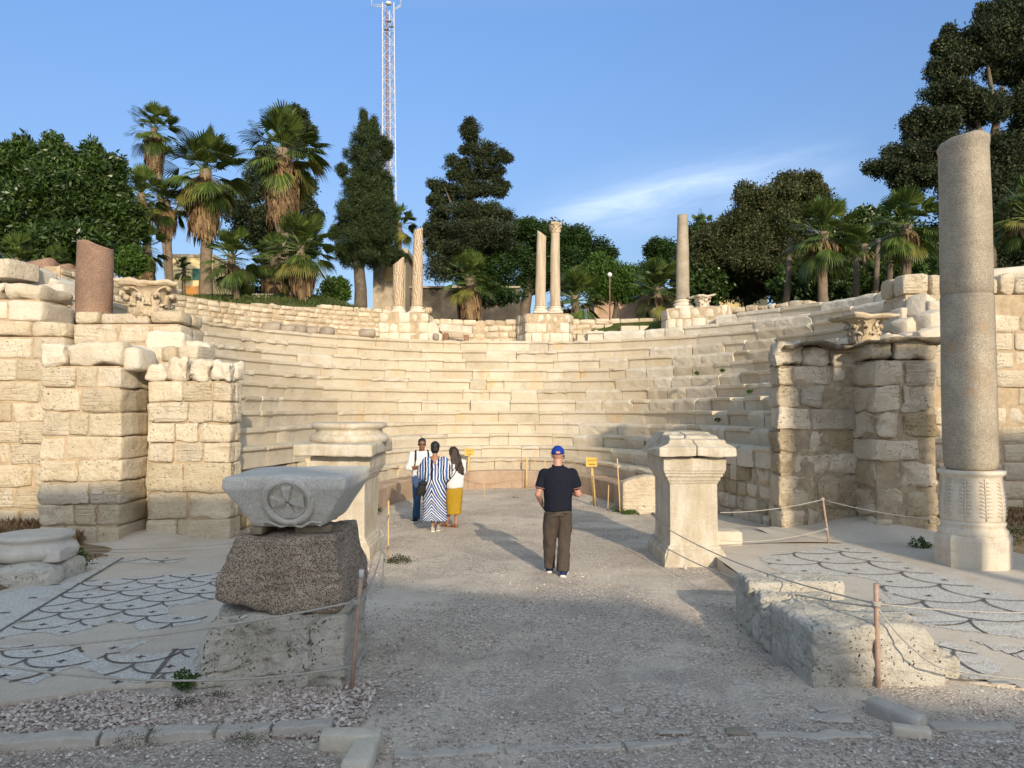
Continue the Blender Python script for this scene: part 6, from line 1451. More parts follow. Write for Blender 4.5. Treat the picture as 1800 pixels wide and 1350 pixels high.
# loose gravel: real small stones where the camera is near
def scatter(n, reg, smin, smax, seed, label, zf=lambda x, y: 0.):
    rs = np.random.RandomState(seed); base = np.array([(1,0,0),(-1,0,0),(0,1,0),(0,-1,0),(0,0,1),(0,0,-1)], float)
    tf = np.array([(0,2,4),(2,1,4),(1,3,4),(3,0,4),(2,0,5),(1,2,5),(3,1,5),(0,3,5)])
    P_ = reg(rs, n); n = len(P_); s = smin+(smax-smin)*rs.random((n, 1, 1))**2.2
    V = np.repeat(base[None], n, 0)*(1+rs.normal(0, .22, (n, 6, 3)))*np.array([1, .8, .55]); V = V+rs.normal(0, .16, (n, 6, 3)); a = rs.random(n)*6.28; c, s_ = np.cos(a)[:, None], np.sin(a)[:, None]
    V = np.stack([V[..., 0]*c-V[..., 1]*s_, V[..., 0]*s_+V[..., 1]*c, V[..., 2]], -1)*s
    V[..., 0] += P_[:, 0:1]; V[..., 1] += P_[:, 1:2]; V[..., 2] += P_[:, 2:3]+s[:, :, 0]*.25
    F = (np.arange(n)[:, None, None]*6+tf[None]).reshape(-1, 3); m = M(); m.addq(V.reshape(-1, 3), F); tag(m.build('loose_gravel', GSTONE, smooth=False), label, 'gravel', kind='stuff')
def regA(rs, n):
    y = 4.2+(rs.random(n)**1.6)*7; x = (rs.random(n)*2-1)*y*.72; k = (x > -2.1+.0*y) | (y < 5.95+.0*x); k &= ~((x > 3.1) & (y > 6.6)); k &= ~((x < -2.2) & (y > 6.3)); x, y = x[k], y[k]
    return np.stack([x, y, 0*x-.004], 1)
scatter(52000, regA, .006, .017, 3, 'fine crushed stone covering the near path')
def regB(rs, n):
    y = 5.45+rs.random(n)*1.1; x = -5+rs.random(n)*3.9; k = y < 6.1+.12*(x+5)+.15*np.sin(x*3); x, y = x[k], y[k]; return np.stack([x, y, 0*x+.003], 1)
scatter(9000, regB, .012, .027, 4, 'coarser pinkish gravel between the kerb and the left mosaic')
def regC(rs, n):
    y = 10+rs.random(n)*12; x = (rs.random(n)*2-1)*2.6; return np.stack([x, y, 0*x-.002], 1)
scatter(5000, regC, .006, .016, 5, 'scattered pale stones over the sunlit orchestra floor')
# ================================================================== PEOPLE
def cap_(m, p0, r0, p1, r1, n=12, k=5):
    """tapered limb piece with rounded ends"""
    p0, p1 = Vector(p0), Vector(p1); ax = (p1-p0); L = ax.length; ax = ax/L if L > 1e-6 else Vector((0, 0, 1))
    a = ax.cross(Vector((0, 1, 0)) if abs(ax.y) < .9 else Vector((1, 0, 0))).normalized(); b = ax.cross(a); V = []
    rows = [(p0-ax*r0*math.cos(t), r0*math.sin(t)) for t in np.linspace(.08, math.pi/2, k)]+[(p1+ax*r1*math.sin(t), r1*math.cos(t)) for t in np.linspace(0, math.pi/2-.08, k)]
    for c, r in rows:
        for i in range(n): an = 2*math.pi*i/n; V.append((c+(a*math.cos(an)+b*math.sin(an))*r)[:])
    R_ = len(rows); F = [(j*n+i, j*n+(i+1) % n, (j+1)*n+(i+1) % n, (j+1)*n+i) for j in range(R_-1) for i in range(n)]+[tuple(range(n))[::-1], tuple((R_-1)*n+i for i in range(n))]
    m.add(V, F)
def loft(m, rings, n=28, fold=0.0, fk=9, seed=0):
    """stack of elliptical sections (x, y, z, rx, ry, squareness)"""
    V = []; 
    zs = [r[2] for r in rings]; 
    for j, r in enumerate(rings):
        x, y, z, rx, ry = r[:5]; f = j/(len(rings)-1)
        for i in range(n):
            a = 2*math.pi*i/n; c, s = math.cos(a), math.sin(a); e = .85
            cx = math.copysign(abs(c)**e, c); sy = math.copysign(abs(s)**e, s); w = 1+fold*f*math.sin(a*fk+seed+2*math.sin(z*3))
            V.append((x+rx*cx*w, y+ry*sy*w, z))
    F = [(j*n+i, j*n+(i+1) % n, (j+1)*n+(i+1) % n, (j+1)*n+i) for j in range(len(rings)-1) for i in range(n)]+[tuple(range(n))[::-1], tuple((len(rings)-1)*n+i for i in range(n))]
    if zs[-1] < zs[0]: F = [f[::-1] for f in F]
    m.add(V, F)
def fuse(m, name, mat, parent, vox=.012, smooth=3, wr=0.0, wf=9, T=None):
    """union of overlapping pieces into one continuous skin"""
    v = m.verts(); me = bpy.data.meshes.new('tmp'); me.from_pydata(v.tolist(), [], m.f); me.update()
    o = bpy.data.objects.new('tmp', me); scene.collection.objects.link(o)
    r = o.modifiers.new('r', 'REMESH'); r.mode = 'VOXEL'; r.voxel_size = vox; r.use_smooth_shade = True
    if smooth: s = o.modifiers.new('s', 'SMOOTH'); s.iterations = smooth; s.factor = .5
    dg = bpy.context.evaluated_depsgraph_get(); ev = o.evaluated_get(dg); m2 = bpy.data.meshes.new_from_object(ev); bpy.data.objects.remove(o); bpy.data.meshes.remove(me)
    co = np.empty(len(m2.vertices)*3); m2.vertices.foreach_get('co', co); co = co.reshape(-1, 3)
    if wr: 
        q = co*np.array([1, 1, .45]); co = co+n3(q, wf, 5)*wr+n3(co*np.array([1, 1, .8]), wf*2.3, 6)*wr*.4
    m2.vertices.foreach_set('co', co.ravel()); m2.materials.clear(); m2.materials.append(mat); m2.polygons.foreach_set('use_smooth', [True]*len(m2.polygons)); m2.update()
    m2.name = name; o = bpy.data.objects.new(name, m2); scene.collection.objects.link(o); o.parent = parent
    return o
def cloth(name, c, var=.12, rough=.85, sc=30): return plain(name, c, rough, .15, var, sc, .25)
SKIN_D = plain('brown_skin', (.25, .115, .065), .5, .4, .08, 12); SKIN_P = plain('fair_sunburnt_skin', (.52, .27, .19), .5, .4, .08, 12); SKIN_M = plain('tanned_skin', (.38, .19, .11), .5, .4, .08, 12)
HAIRM = plain('black_hair', (.012, .009, .008), .45, .5, .3, 90, .6); HAIRB = plain('dark_brown_hair', (.035, .018, .012), .45, .5, .3, 90, .6)
def head(m, c, s=1.0, face=1):
    """head centred at c looking along +y*face: skull, jaw, nose, brow, lips, ears and eye hollows (fused later)"""
    x, y, z = c; f = face
    ell(m, (x, y-.006*f, z+.025*s), (.076*s, .094*s, .093*s), 20); ell(m, (x, y+.012*f, z-.045*s), (.058*s, .074*s, .068*s), 18)
    cap_(m, (x, y+.086*f*s, z+.018*s), .010*s, (x, y+.106*f*s, z-.020*s), .015*s, 8)          # nose
    for d in (-1, 1):
        ell(m, (x+d*.078*s, y-.006*f, z-.004*s), (.011*s, .020*s, .031*s), 10)               # ears
        cap_(m, (x+d*.014*s, y+.086*f*s, z+.030*s), .008*s, (x+d*.048*s, y+.072*f*s, z+.032*s), .007*s, 8)   # brow ridge
        ell(m, (x+d*.040*s, y+.060*f*s, z-.022*s), (.020*s, .016*s, .020*s), 10)             # cheekbones
        ell(m, (x+d*.031*s, y+.081*f*s, z+.008*s), (.011*s, .007*s, .006*s), 8)              # eyelids
    cap_(m, (x-.018*s, y+.083*f*s, z-.048*s), .0065*s, (x+.018*s, y+.083*f*s, z-.048*s), .0065*s, 8)       # lips
    cap_(m, (x-.014*s, y+.082*f*s, z-.058*s), .007*s, (x+.014*s, y+.082*f*s, z-.058*s), .007*s, 8)
    ell(m, (x, y+.068*f*s, z-.092*s), (.022*s, .018*s, .018*s), 10)                          # chin
def hand(m, wrist, d, n, side, curl=.6, s=1.0):
    """palm with five separate curled fingers; d = pointing direction, n = palm normal (the way fingers curl)"""
    d = Vector(d).normalized(); n = Vector(n); n = (n-d*n.dot(d)).normalized(); t = d.cross(n)*side; w = Vector(wrist)
    pc = w+d*.050*s; Rm = Matrix((t, d, n)).transposed()
    ell(m, pc, (.040*s, .052*s, .016*s), 12, rot=[list(r) for r in Rm])
    for i, (o, l) in enumerate(((-.029, .070), (-.010, .080), (.010, .076), (.028, .060))):
        p = w+d*.090*s+t*o*s; a = 0; q = p
        for j, f in enumerate((.45, .32, .25)):
            a += curl*(.5+.3*j); v = d*math.cos(a)+n*math.sin(a); e = q+v*l*f*s; cap_(m, q, (.0088-.0008*j)*s, e, (.0082-.0009*j)*s, 8, 3); q = e
    p = w+d*.030*s-t*.030*s; v = (d*.62-t*.70+n*.25).normalized(); e = p+v*.038*s; cap_(m, p, .0115*s, e, .0098*s, 8, 3); v2 = (v+d*.5+n*.4).normalized(); cap_(m, e, .0095*s, e+v2*.030*s, .0085*s, 8, 3)
def xf(root, loc, rz): root.location = loc; root.rotation_euler = (0, 0, rz)
def shoe(m, heel, d, s=1.0, sole=.02, w=.045):
    h = Vector(heel); d = Vector(d).normalized(); s_ = Vector((-d.y, d.x, 0))
    V = []; 
    prof = [(-.03, .034, .075), (.0, .043, .095), (.06, .043, .085), (.12, .046, .062), (.18, .052, .048), (.225, .044, .036), (.25, .02, .024)]
    n = 12
    for (x, wd, ht) in prof:
        for i in range(n):
            a = 2*math.pi*i/n; c, q = math.cos(a), math.sin(a); zz = sole+(ht*q if q > 0 else .0)*s
            V.append((h+d*x*s+s_*wd*c*s+Vector((0, 0, zz)))[:])
    F = [(j*n+i, j*n+(i+1) % n, (j+1)*n+(i+1) % n, (j+1)*n+i) for j in range(len(prof)-1) for i in range(n)]+[tuple(range(n))[::-1], tuple((len(prof)-1)*n+i for i in range(n))]
    m.add(V, F)
def sole_(m, heel, d, s=1.0, th=.024, z=0):
    h = Vector(heel); d = Vector(d).normalized(); s_ = Vector((-d.y, d.x, 0)); V = []
    out = [(-.035, .022), (-.02, .038), (.05, .042), (.13, .049), (.19, .055), (.235, .045), (.262, .02)]
    pts = [(x, w) for x, w in out]+[(x, -w) for x, w in out[::-1]]
    for zz in (0, th):
        for x, w in pts: V.append((h+d*x*s+s_*w*s+Vector((0, 0, zz+z)))[:])
    k = len(pts); m.add(V, [tuple(range(k)), tuple(k+i for i in range(k))[::-1]]+[((i+1) % k, i, k+i, k+(i+1) % k) for i in range(k)])
# ---------------------------------------------------------------- man in the blue cap, walking away, seen from behind (local +y = facing)
g = G(981, 1010); t = thing('person', (0, 0, 0), 'man seen from behind in blue cap, black polo shirt and olive grey trousers', 'person')
m = M(); hz = 1.665
head(m, (0, .045, hz-.01), 1.06); cap_(m, (0, -.005, 1.46), .064, (0, .03, 1.60), .060)
loft(m, [(0, 0, .90, .165, .125), (0, 0, 1.05, .155, .115), (0, -.005, 1.25, .175, .12), (0, -.01, 1.36, .18, .105), (0, 0, 1.45, .11, .075), (0, .005, 1.50, .07, .06)])
sh = {-1: Vector((-.205, -.01, 1.425)), 1: Vector((.205, -.01, 1.425))}
el = {-1: Vector((-.275, -.035, 1.115)), 1: Vector((.285, .02, 1.115))}
wr = {-1: Vector((-.225, .19, .955)), 1: Vector((.095, .235, 1.155))}
for s in (-1, 1):
    cap_(m, sh[s]+Vector((-s*.02, 0, -.03)), .048, el[s], .046); cap_(m, el[s], .047, wr[s], .030)
    hand(m, wr[s], (wr[s]-el[s]).normalized()+Vector((0, .2, -.2 if s < 0 else .1)), (-s, .2, .2), s, .5)
hipx = .095; kn = {-1: Vector((-.11, .045, .50)), 1: Vector((.10, .01, .48))}; an = {-1: Vector((-.115, .14, .105)), 1: Vector((.065, -.12, .10))}
for s in (-1, 1): cap_(m, (s*hipx, 0, .90), .095, kn[s], .062); cap_(m, kn[s], .058, an[s], .038); cap_(m, an[s], .036, an[s]+Vector((0, .13, -.055)), .03)
fuse(m, 'body', SKIN_P, t, .0095)
NAVY = cloth('black_navy_polo', (.012, .014, .024)); m = M()
loft(m, [(0, 0, .885, .198, .150), (0, 0, .93, .202, .152), (0, -.005, 1.05, .196, .146), (0, -.01, 1.2, .205, .145), (0, -.015, 1.33, .222, .140), (0, -.012, 1.41, .215, .120), (0, -.005, 1.465, .150, .095), (0, 0, 1.495, .092, .078)])
for s in (-1, 1): cap_(m, sh[s]+Vector((-s*.012, 0, -.015)), .073, sh[s].lerp(el[s], .60), .071)
fuse(m, 'polo_shirt', NAVY, t, .011, 2, .013, 6)
m = M(); TRIM = cloth('pink_trim', (.45, .22, .20))
for s in (-1, 1):
    c = sh[s].lerp(el[s], .70); ax = (el[s]-sh[s]).normalized(); a = ax.cross(Vector((0, 1, 0))).normalized(); b = ax.cross(a)
    m = M(); tube(m, [c+(a*math.cos(q)+b*math.sin(q))*.0755 for q in np.linspace(0, 2*math.pi, 21)], .005, 6, caps=False); m.build('sleeve_trim', TRIM, t)
m = M(); tube(m, [(math.cos(q)*.072, .012+math.sin(q)*.068, 1.508+.012*math.sin(q)) for q in np.linspace(0, 2*math.pi, 25)], .016, 8, caps=False); m.build('collar', NAVY, t)
m = M(); tube(m, [(math.cos(q)*.084, .008+math.sin(q)*.079, 1.495+.012*math.sin(q)) for q in np.linspace(0, 2*math.pi, 25)], .005, 6, caps=False); m.build('collar_trim', TRIM, t)
TRO = cloth('olive_grey_cotton', (.078, .062, .050)); m = M()
loft(m, [(0, 0, .82, .175, .145), (0, 0, .93, .176, .138), (0, 0, .965, .168, .13)])
for s in (-1, 1):
    k_, a_ = kn[s], an[s]
    loft(m, [(a_.x, a_.y-.01, a_.z-.035, .078, .085), (a_.x, a_.y-.005, a_.z+.03, .082, .088), (a_.x*.5+k_.x*.5, a_.y*.5+k_.y*.5-.012, .30, .082, .092), (k_.x, k_.y-.005, k_.z, .092, .095), (k_.x*.6+s*.04, k_.y*.5, .68, .105, .112), (s*.088, -.005, .84, .105, .130), (s*.08, 0, .90, .10, .13)])
fuse(m, 'trousers', TRO, t, .0105, 1, .019, 8)
m = M()
for s in (-1, 1): m = M(); box(m, (s*.10-.045, -.146, .862), (s*.10+.045, -.138, .868)); ell(m, (s*.10, -.147, .845), (.008, .004, .008), 8); m.build('back_pocket', cloth('dark_seam', (.04, .032, .025)), t)
SHN = cloth('navy_shoe', (.02, .035, .10)); SOLE = plain('white_sole', (.72, .70, .66), .6, .3, .05)
for s in (-1, 1):
    h = an[s]+Vector((0, -.03, -.105)); h.z = 0.0 if s > 0 else .0
    o = M(); shoe(o, h, (s*.12, 1, 0), 1.12, .022); sh_o = o.build('shoe', SHN, t, noise=[(20, .002)]); o2 = M(); sole_(o2, h, (s*.12, 1, 0), 1.14, .032); o2.build('sole', SOLE, sh_o)
CAPB = cloth('blue_cap_cloth', (.012, .045, .30)); m = M(); n = 28; V = []; K = 9
for j in range(K+1):
    th = (math.pi/2)*j/K
    for i in range(n):
        a = 2*math.pi*i/n; back = max(0, -math.sin(a)); V.append((math.cos(a)*math.cos(th)*.092, .040+math.sin(a)*math.cos(th)*.112, hz+.02+math.sin(th)*.108-(1-j/K)*.012*back))
F = [(j*n+i, j*n+(i+1) % n, (j+1)*n+(i+1) % n, (j+1)*n+i) for j in range(K) for i in range(n)]
m.add(V, F); V = []
for i in range(13):
    a = math.pi*(.12+.76*i/12)
    for r, z in ((.0, .018), (.085, .0), (.085, -.006), (.0, .008)): V.append((math.cos(a)*(.090+r*.25), .040+math.sin(a)*(.110+r), hz+.012+z))
m.add(V, [(i*4+j, i*4+(j+1) % 4, i*4+4+(j+1) % 4, i*4+4+j) for i in range(12) for j in range(4)]); o = m.build('cap', CAPB, t, noise=[(10, .002)]); so_ = o.modifiers.new('s', 'SOLIDIFY'); so_.thickness = .004
m = M(); ell(m, (0, .04-.108, hz+.035), (.036, .012, .022), 14); m.build('cap_opening', SKIN_P, t)
m = M(); tube(m, [(math.cos(a)*.042, .04-.119+abs(math.cos(a))*.012, hz+.026+.030*math.sin(a)) for a in np.linspace(0, math.pi, 13)], .004, 6); m.build('cap_seam', CAPB, t)
m = M(); tube(m, [(.086, .0, hz-.005), (.090, .02, hz-.045), (.082, .05, hz-.075)], [.008, .006, .004], 6); m.build('earpiece', BLACK, t)
xf(t, (g.x, g.y, 0), R(-2))
# ---------------------------------------------------------------- man in the white shirt, facing the viewer, half hidden
def phone(name, loc, rz, label):
    m = M(); block(m, (0, 0, 0), (.075, .012, .15), 0, .006, 0, 1, 3); o = m.build(name, BLACK); o.location = loc; o.rotation_euler = (R(-50), 0, rz); return tag(o, label, 'phone')
g1 = G(741, 916); t = thing('person', (0, 0, 0), 'man with sunglasses, white shirt and blue jeans facing the viewer in the trio', 'person')
m = M(); hz = 1.60; head(m, (0, .065, hz-.02), 1.0); cap_(m, (0, 0, 1.42), .058, (0, .035, 1.54), .055)
loft(m, [(0, 0, .88, .16, .12), (0, 0, 1.05, .15, .115), (0, 0, 1.25, .175, .12), (0, 0, 1.34, .17, .10), (0, 0, 1.42, .10, .07), (0, .005, 1.47, .06, .055)])
sh = {-1: Vector((-.19, 0, 1.38)), 1: Vector((.19, 0, 1.38))}; el = {-1: Vector((-.235, .06, 1.09)), 1: Vector((.28, .05, 1.09))}; wr = {-1: Vector((-.10, .26, 1.16)), 1: Vector((.05, .24, 1.14))}
for s in (-1, 1): cap_(m, sh[s]+Vector((-s*.02, 0, -.03)), .046, el[s], .043); cap_(m, el[s], .044, wr[s], .029); hand(m, wr[s], (wr[s]-el[s]), (-s, -.2, .3), s, .5)
for s in (-1, 1): cap_(m, (s*.09, 0, .88), .09, (s*.10, .03, .48), .058); cap_(m, (s*.10, .03, .48), .055, (s*.11, -.02, .09), .037); cap_(m, (s*.11, -.02, .08), .034, (s*.12, .1, .035), .028)
fuse(m, 'body', SKIN_D, t, .0095)
m = M(); WSH = cloth('white_shirt_cloth', (.74, .72, .70), .05)
loft(m, [(0, 0, .80, .195, .150), (0, 0, .92, .190, .146), (0, 0, 1.1, .185, .14), (0, 0, 1.28, .205, .14), (0, 0, 1.37, .198, .12), (0, 0, 1.43, .13, .09), (0, .01, 1.46, .08, .07)])
for s in (-1, 1): cap_(m, sh[s], .074, el[s], .068); cap_(m, el[s], .066, el[s].lerp(wr[s], .22), .058)
fuse(m, 'shirt', WSH, t, .011, 1, .018, 8)
m = M(); loft(m, [(0, 0, .70, .19, .15), (0, 0, .82, .205, .163), (0, 0, .90, .2, .16), (0, 0, .96, .19, .15)]); fuse(m, 'pale_blue_shirt_tail', cloth('pale_blue_cloth', (.22, .33, .55)), t, .012, 2, .008, 8)
m = M(); JEAN = cloth('blue_denim', (.035, .10, .20), .25, .9, 14); loft(m, [(0, 0, .76, .165, .135), (0, 0, .93, .162, .13)])
for s in (-1, 1): loft(m, [(s*.11, -.02, .05, .072, .082), (s*.105, 0, .28, .075, .085), (s*.10, .03, .48, .082, .09), (s*.095, .01, .7, .098, .11), (s*.08, 0, .86, .098, .12)])
fuse(m, 'jeans', JEAN, t, .0105, 2, .010, 9)
for s in (-1, 1): o = M(); shoe(o, (s*.11, -.06, 0), (s*.2, 1, 0), 1.1, .02); a_ = o.build('shoe', cloth('dark_shoe', (.02, .025, .035)), t); o2 = M(); sole_(o2, (s*.11, -.06, 0), (s*.2, 1, 0), 1.12, .024); o2.build('sole', SOLE, a_)
m = M(); ell(m, (0, .048, hz+.038), (.083, .098, .082), 20); ell(m, (0, .02, hz+.005), (.081, .080, .07), 18)
V = m.verts(); o = m.build('hair', HAIRM, t, noise=[(30, .004)]); me = o.data
kk = np.array([v.co for v in me.vertices]); kk[:,1] = np.where((kk[:,1] > .118-.3*np.clip(kk[:,2]-hz-.04, 0, 1)*0) & (kk[:,2] < hz+.055), .118, kk[:,1]); me.vertices.foreach_set('co', kk.ravel()); me.update()
m = M()
for s in (-1, 1): m = M(); ell(m, (s*.033, .151, hz-.004), (.028, .008, .019), 12); gl = m.build('sunglass_lens', plain('dark_lens', (.01, .01, .012), .15, .6, .0), t); tube_ = M(); tube(tube_, [(s*.058, .148, hz+.004), (s*.078, .10, hz+.004), (s*.08, .06, hz)], .0035, 5); tube_.build('sunglass_arm', BLACK, t)
for s in (-1, 1): m = M(); tube(m, [(s*.105, -.11, 1.30), (s*.12, -.03, 1.455), (s*.13, .08, 1.40), (s*.135, .135, 1.28), (s*.15, .10, 1.14), (s*.185, .02, 1.06)], [.020]*6, 8); o = m.build('bag_strap', cloth('navy_strap', (.02, .035, .06)), t)
xf(t, (g1.x, g1.y, 0), R(180+10))
t = thing('backpack', (g1.x+.0, g1.y+.22, 1.15), 'dark blue backpack on the back of the man in the white shirt', 'backpack'); m = M(); block(m, (g1.x+.02, g1.y+.235, 1.2), (.28, .16, .40), R(8), .07, .008, 5, 6, 2); m.build('bag_body', cloth('navy_bag', (.02, .03, .05)), t)
# ---------------------------------------------------------------- woman in the striped dress, back to the viewer
g2 = G(764, 935); t = thing('person', (0, 0, 0), 'woman seen from behind in a long blue and white striped dress', 'person')
m = M(); hz = 1.585; head(m, (0, .05, hz-.02), .98); cap_(m, (0, -.005, 1.39), .048, (0, .025, 1.53), .046)
loft(m, [(0, 0, .85, .16, .13), (0, 0, 1.05, .13, .105), (0, 0, 1.22, .145, .11), (0, -.005, 1.33, .165, .095), (0, 0, 1.40, .10, .07), (0, .005, 1.43, .05, .05)])
sh = {-1: Vector((-.165, 0, 1.345)), 1: Vector((.165, 0, 1.345))}; el = {-1: Vector((-.255, .06, 1.09)), 1: Vector((.235, .08, 1.08))}; wr = {-1: Vector((-.13, .24, 1.13)), 1: Vector((.12, .26, 1.08))}
for s in (-1, 1): cap_(m, sh[s], .048, el[s], .040); cap_(m, el[s], .038, wr[s], .025); hand(m, wr[s], wr[s]-el[s], (-s, -.2, .3), s, .5, .9)
ank = {-1: Vector((-.035, .03, .09)), 1: Vector((.06, .12, .10))}
for s in (-1, 1): cap_(m, (s*.08, 0, .85), .09, (s*.07, .03, .46), .055); cap_(m, (s*.07, .03, .46), .052, ank[s], .030); cap_(m, ank[s], .03, ank[s]+Vector((0, .1, -.05)), .026)
fuse(m, 'body', SKIN_M, t, .0095)
def stripes():
    q = NT('blue_white_striped_cloth'); sp = q.n.new('ShaderNodeSeparateXYZ'); q.L(q.co, sp.inputs[0]); x = sp.outputs[0]; z = sp.outputs[2]
    wob = q.math('MULTIPLY', q.math('SUBTRACT', q.noise(5, 3), .5), .05)
    ax = q.math('ABSOLUTE', q.math('ADD', x, .05)); slant = q.math('MULTIPLY', q.mr(z, 1.0, .2, 0, 1), .95)
    slx = q.math('SUBTRACT', ax, q.math('MULTIPLY', q.math('SUBTRACT', 1.45, z), q.math('MULTIPLY', slant, .5)))
    v = q.math('MULTIPLY', q.math('ADD', slx, wob), 4.8); fr = q.math('FRACT', q.math('ADD', v, 20.))
    c = q.ramp(fr, [(0, (.006, .014, .07)), (.13, (.66, .70, .74)), (.25, (.06, .13, .38)), (.42, (.72, .74, .76)), (.52, (.006, .018, .09)), (.66, (.70, .72, .74)), (.74, (.10, .2, .46)), (.86, (.01, .03, .14)), (.93, (.70, .72, .74))], True)
    return q.fin(c, .85, None, .1)
STR = stripes(); m = M()
loft(m, [(0, 0, .215, .235, .165), (0, 0, .35, .232, .165), (0, 0, .6, .222, .165), (0, 0, .85, .215, .165), (0, 0, 1.05, .205, .155), (0, -.005, 1.22, .20, .14), (0, -.01, 1.33, .195, .115), (0, 0, 1.38, .15, .085), (0, .01, 1.405, .10, .06)], 40, .05, 9)
for s in (-1, 1):
    cap_(m, sh[s], .075, el[s]+Vector((0, 0, .01)), .098); cap_(m, sh[s].lerp(el[s], .6), .10, el[s]+Vector((-s*.02, 0, -.04)), .095)
fuse(m, 'striped_dress', STR, t, .011, 2, .012, 7)
m = M(); V = []
for i in range(9):
    f = i/8; w_ = .085*(1-f)**.8+.003; zz = 1.425-.165*f; y_ = -.072-.052*math.sin(f*1.6)-.008
    for s in (-1, 0, 1): V.append((s*w_, y_-(.004 if s == 0 else -.010), zz))
m.add(V, [(i*3+j, i*3+j+3, i*3+j+4, i*3+j+1) for i in range(8) for j in range(2)]); o = m.build('bare_back', SKIN_M, t); q_ = o.modifiers.new('s', 'SOLIDIFY'); q_.thickness = .02
m = M(); ell(m, (0, .030, hz+.025), (.088, .100, .098), 22); ell(m, (0, .005, hz-.04), (.080, .075, .085), 20); fuse(m, 'short_hair', HAIRM, t, .010, 2, .006, 30)
for s in (-1, 1):
    h = ank[s]+Vector((0, -.045, 0)); h.z = 0; o = M(); shoe(o, h, (s*.25-.1, 1, 0), .98, .022); a_ = o.build('shoe', cloth('grey_white_trainer', (.40, .38, .34), .3), t, noise=[(25, .003)]); o2 = M(); sole_(o2, h, (s*.25-.1, 1, 0), 1.0, .028); o2.build('sole', plain('cream_sole', (.70, .66, .56), .6, .3), a_)
xf(t, (g2.x, g2.y, 0), R(2))
t = thing('shoulder_bag', (g2.x-.2, g2.y-.1, 1.0), 'black bag slung across the back of the woman in the striped dress', 'bag')
m = M(); pts = [(.125, -.045, 1.40), (.09, -.125, 1.33), (0, -.172, 1.20), (-.10, -.185, 1.06), (-.17, -.17, .97), (-.21, -.14, .92)]
V = []
for p_ in pts: V += [(g2.x+p_[0]+.012, g2.y+p_[1], p_[2]+.018), (g2.x+p_[0]-.012, g2.y+p_[1], p_[2]-.018)]
m.add(V, [(2*i, 2*i+1, 2*i+3, 2*i+2) for i in range(5)]); o = m.build('strap', BLACK, t); q_ = o.modifiers.new('s', 'SOLIDIFY'); q_.thickness = .006
m = M(); block(m, (g2.x-.235, g2.y-.10, .83), (.17, .11, .27), .3, .05, .012, 7, 6, 4, shear=.25); block(m, (g2.x-.21, g2.y-.13, .93), (.17, .09, .07), .2, .03, .01, 7, 4, 5); m.build('bag_body', BLACK, t)
# ---------------------------------------------------------------- woman with long hair and mustard trousers
g3 = G(798, 928); t = thing('person', (0, 0, 0), 'woman with long dark hair, white blouse and mustard yellow trousers', 'person')
m = M(); hz = 1.50; head(m, (0, .075, hz-.06), .96); cap_(m, (0, 0, 1.30), .045, (0, .04, 1.42), .043)
loft(m, [(0, 0, .80, .155, .13), (0, 0, 1.0, .125, .10), (0, 0, 1.15, .14, .11), (0, 0, 1.25, .16, .095), (0, 0, 1.31, .09, .065), (0, .005, 1.34, .05, .05)])
sh = {-1: Vector((-.16, 0, 1.26)), 1: Vector((.16, 0, 1.26))}; el = {-1: Vector((-.20, .05, 1.02)), 1: Vector((.19, .09, 1.02))}; wr = {-1: Vector((-.04, .26, 1.05)), 1: Vector((.03, .28, 1.08))}
for s in (-1, 1): cap_(m, sh[s], .045, el[s], .037); cap_(m, el[s], .036, wr[s], .024); hand(m, wr[s], wr[s]-el[s], (-s, -.2, .3), s, .5, .88)
ank = {-1: Vector((-.09, .17, .075)), 1: Vector((.03, -.02, .075))}
for s in (-1, 1): cap_(m, (s*.08, 0, .82), .085, (s*.07, .03, .44), .053); cap_(m, (s*.07, .03, .44), .050, ank[s], .030); cap_(m, ank[s], .03, ank[s]+Vector((-.04, .12, -.05)), .024); cap_(m, ank[s]+Vector((-.04, .12, -.055)), .02, ank[s]+Vector((-.06, .16, -.057)), .014)
fuse(m, 'body', SKIN_M, t, .0095)
m = M(); loft(m, [(0, 0, .78, .185, .15), (0, 0, .84, .195, .158), (0, 0, 1.0, .19, .15), (0, 0, 1.15, .185, .135), (0, 0, 1.24, .175, .11), (0, 0, 1.30, .11, .08), (0, .01, 1.33, .075, .06)])
for s in (-1, 1): cap_(m, sh[s], .068, sh[s].lerp(el[s], .75), .078)
fuse(m, 'white_blouse', WSH, t, .011, 2, .014, 7)
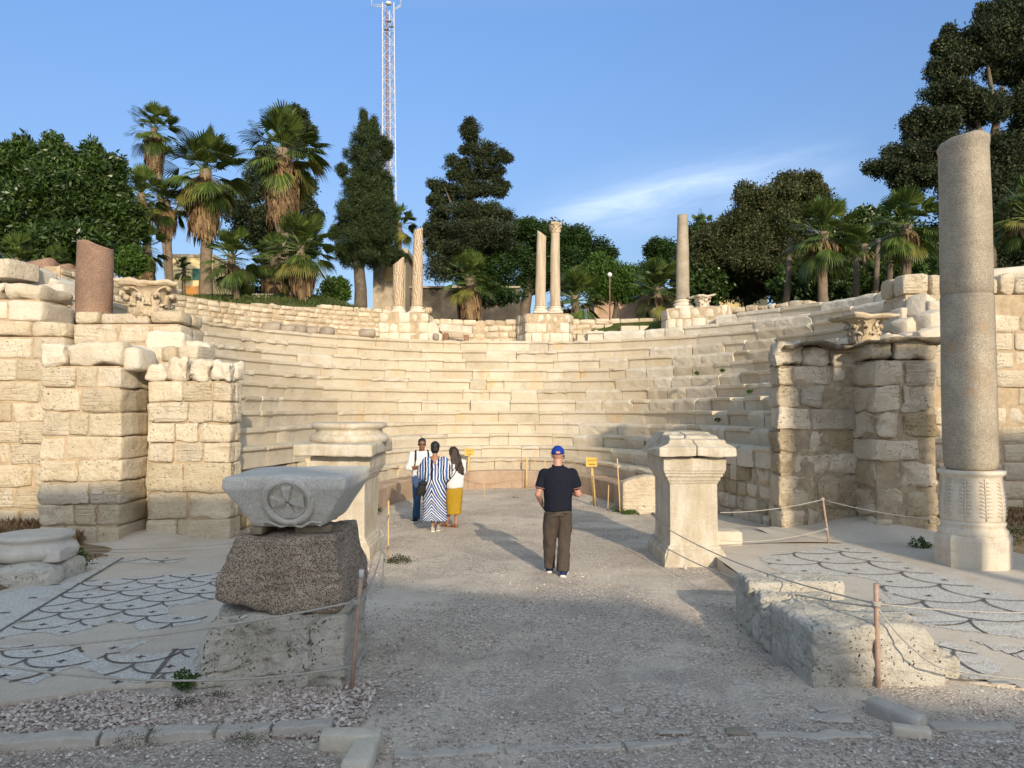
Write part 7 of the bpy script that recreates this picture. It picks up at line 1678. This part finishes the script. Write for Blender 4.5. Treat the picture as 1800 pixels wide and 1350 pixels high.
m = M(); MUS = cloth('mustard_cloth', (.40, .25, .025), .12); loft(m, [(0, .01, .27, .150, .125), (0, .01, .45, .165, .135), (0, 0, .66, .178, .145), (0, 0, .84, .165, .135)], 32, .03, 7); fuse(m, 'mustard_trousers', MUS, t, .011, 2, .010, 7)
m = M(); ell(m, (0, .055, hz-.01), (.086, .10, .095), 20)
rr = random.Random(3)
for i in range(40):
    a = math.pi*(1.05+.9*i/39); x0 = math.cos(a)*.07; y0 = .05+math.sin(a)*.085; L_ = rr.uniform(.25, .38); cap_(m, (x0, y0, hz+.02), .022, (x0*1.2+.02, min(y0-.03, -.05), hz-.13), .026, 8, 3); cap_(m, (x0*1.2+.02, min(y0-.03, -.05), hz-.13), .026, (x0*1.5+.03+rr.uniform(-.03, .05), -.135+abs(x0)*.3, hz-.10-L_), .012, 8, 3)
fuse(m, 'long_hair', HAIRB, t, .010, 1, .008, 22)
SAND = plain('tan_leather', (.24, .09, .045), .6, .3)
for s in (-1, 1):
    h = ank[s]+Vector((.012, -.035, 0)); h.z = 0; o = M(); sole_(o, h, (-.35, 1, 0), .92, .018); a_ = o.build('sandal', SAND, t); d_ = Vector((-.35, 1, 0)).normalized(); s_ = Vector((-d_.y, d_.x, 0))
    for f, hh in ((.02, .075), (.11, .05), (.16, .038)): o2 = M(); tube(o2, [h+d_*f+s_*.042*math.cos(q)+Vector((0, 0, .015+hh*math.sin(q))) for q in np.linspace(0, math.pi, 9)], .006, 5); o2.build('strap', SAND, a_)
xf(t, (g3.x, g3.y, 0), R(22))
t = thing('shoulder_bag', (g3.x-.1, g3.y, .9), 'small black bag on a thin strap worn by the long haired woman', 'bag')
m = M(); tube(m, [(g3.x+.13, g3.y-.09, 1.285), (g3.x+.09, g3.y-.145, 1.18), (g3.x+.0, g3.y-.19, 1.03), (g3.x-.09, g3.y-.18, .93), (g3.x-.15, g3.y-.13, .88)], .009, 8); m.build('strap', BLACK, t)
m = M(); block(m, (g3.x-.185, g3.y-.10, .86), (.10, .14, .25), .3, .04, .01, 7, 6, 4); m.build('bag_body', BLACK, t)
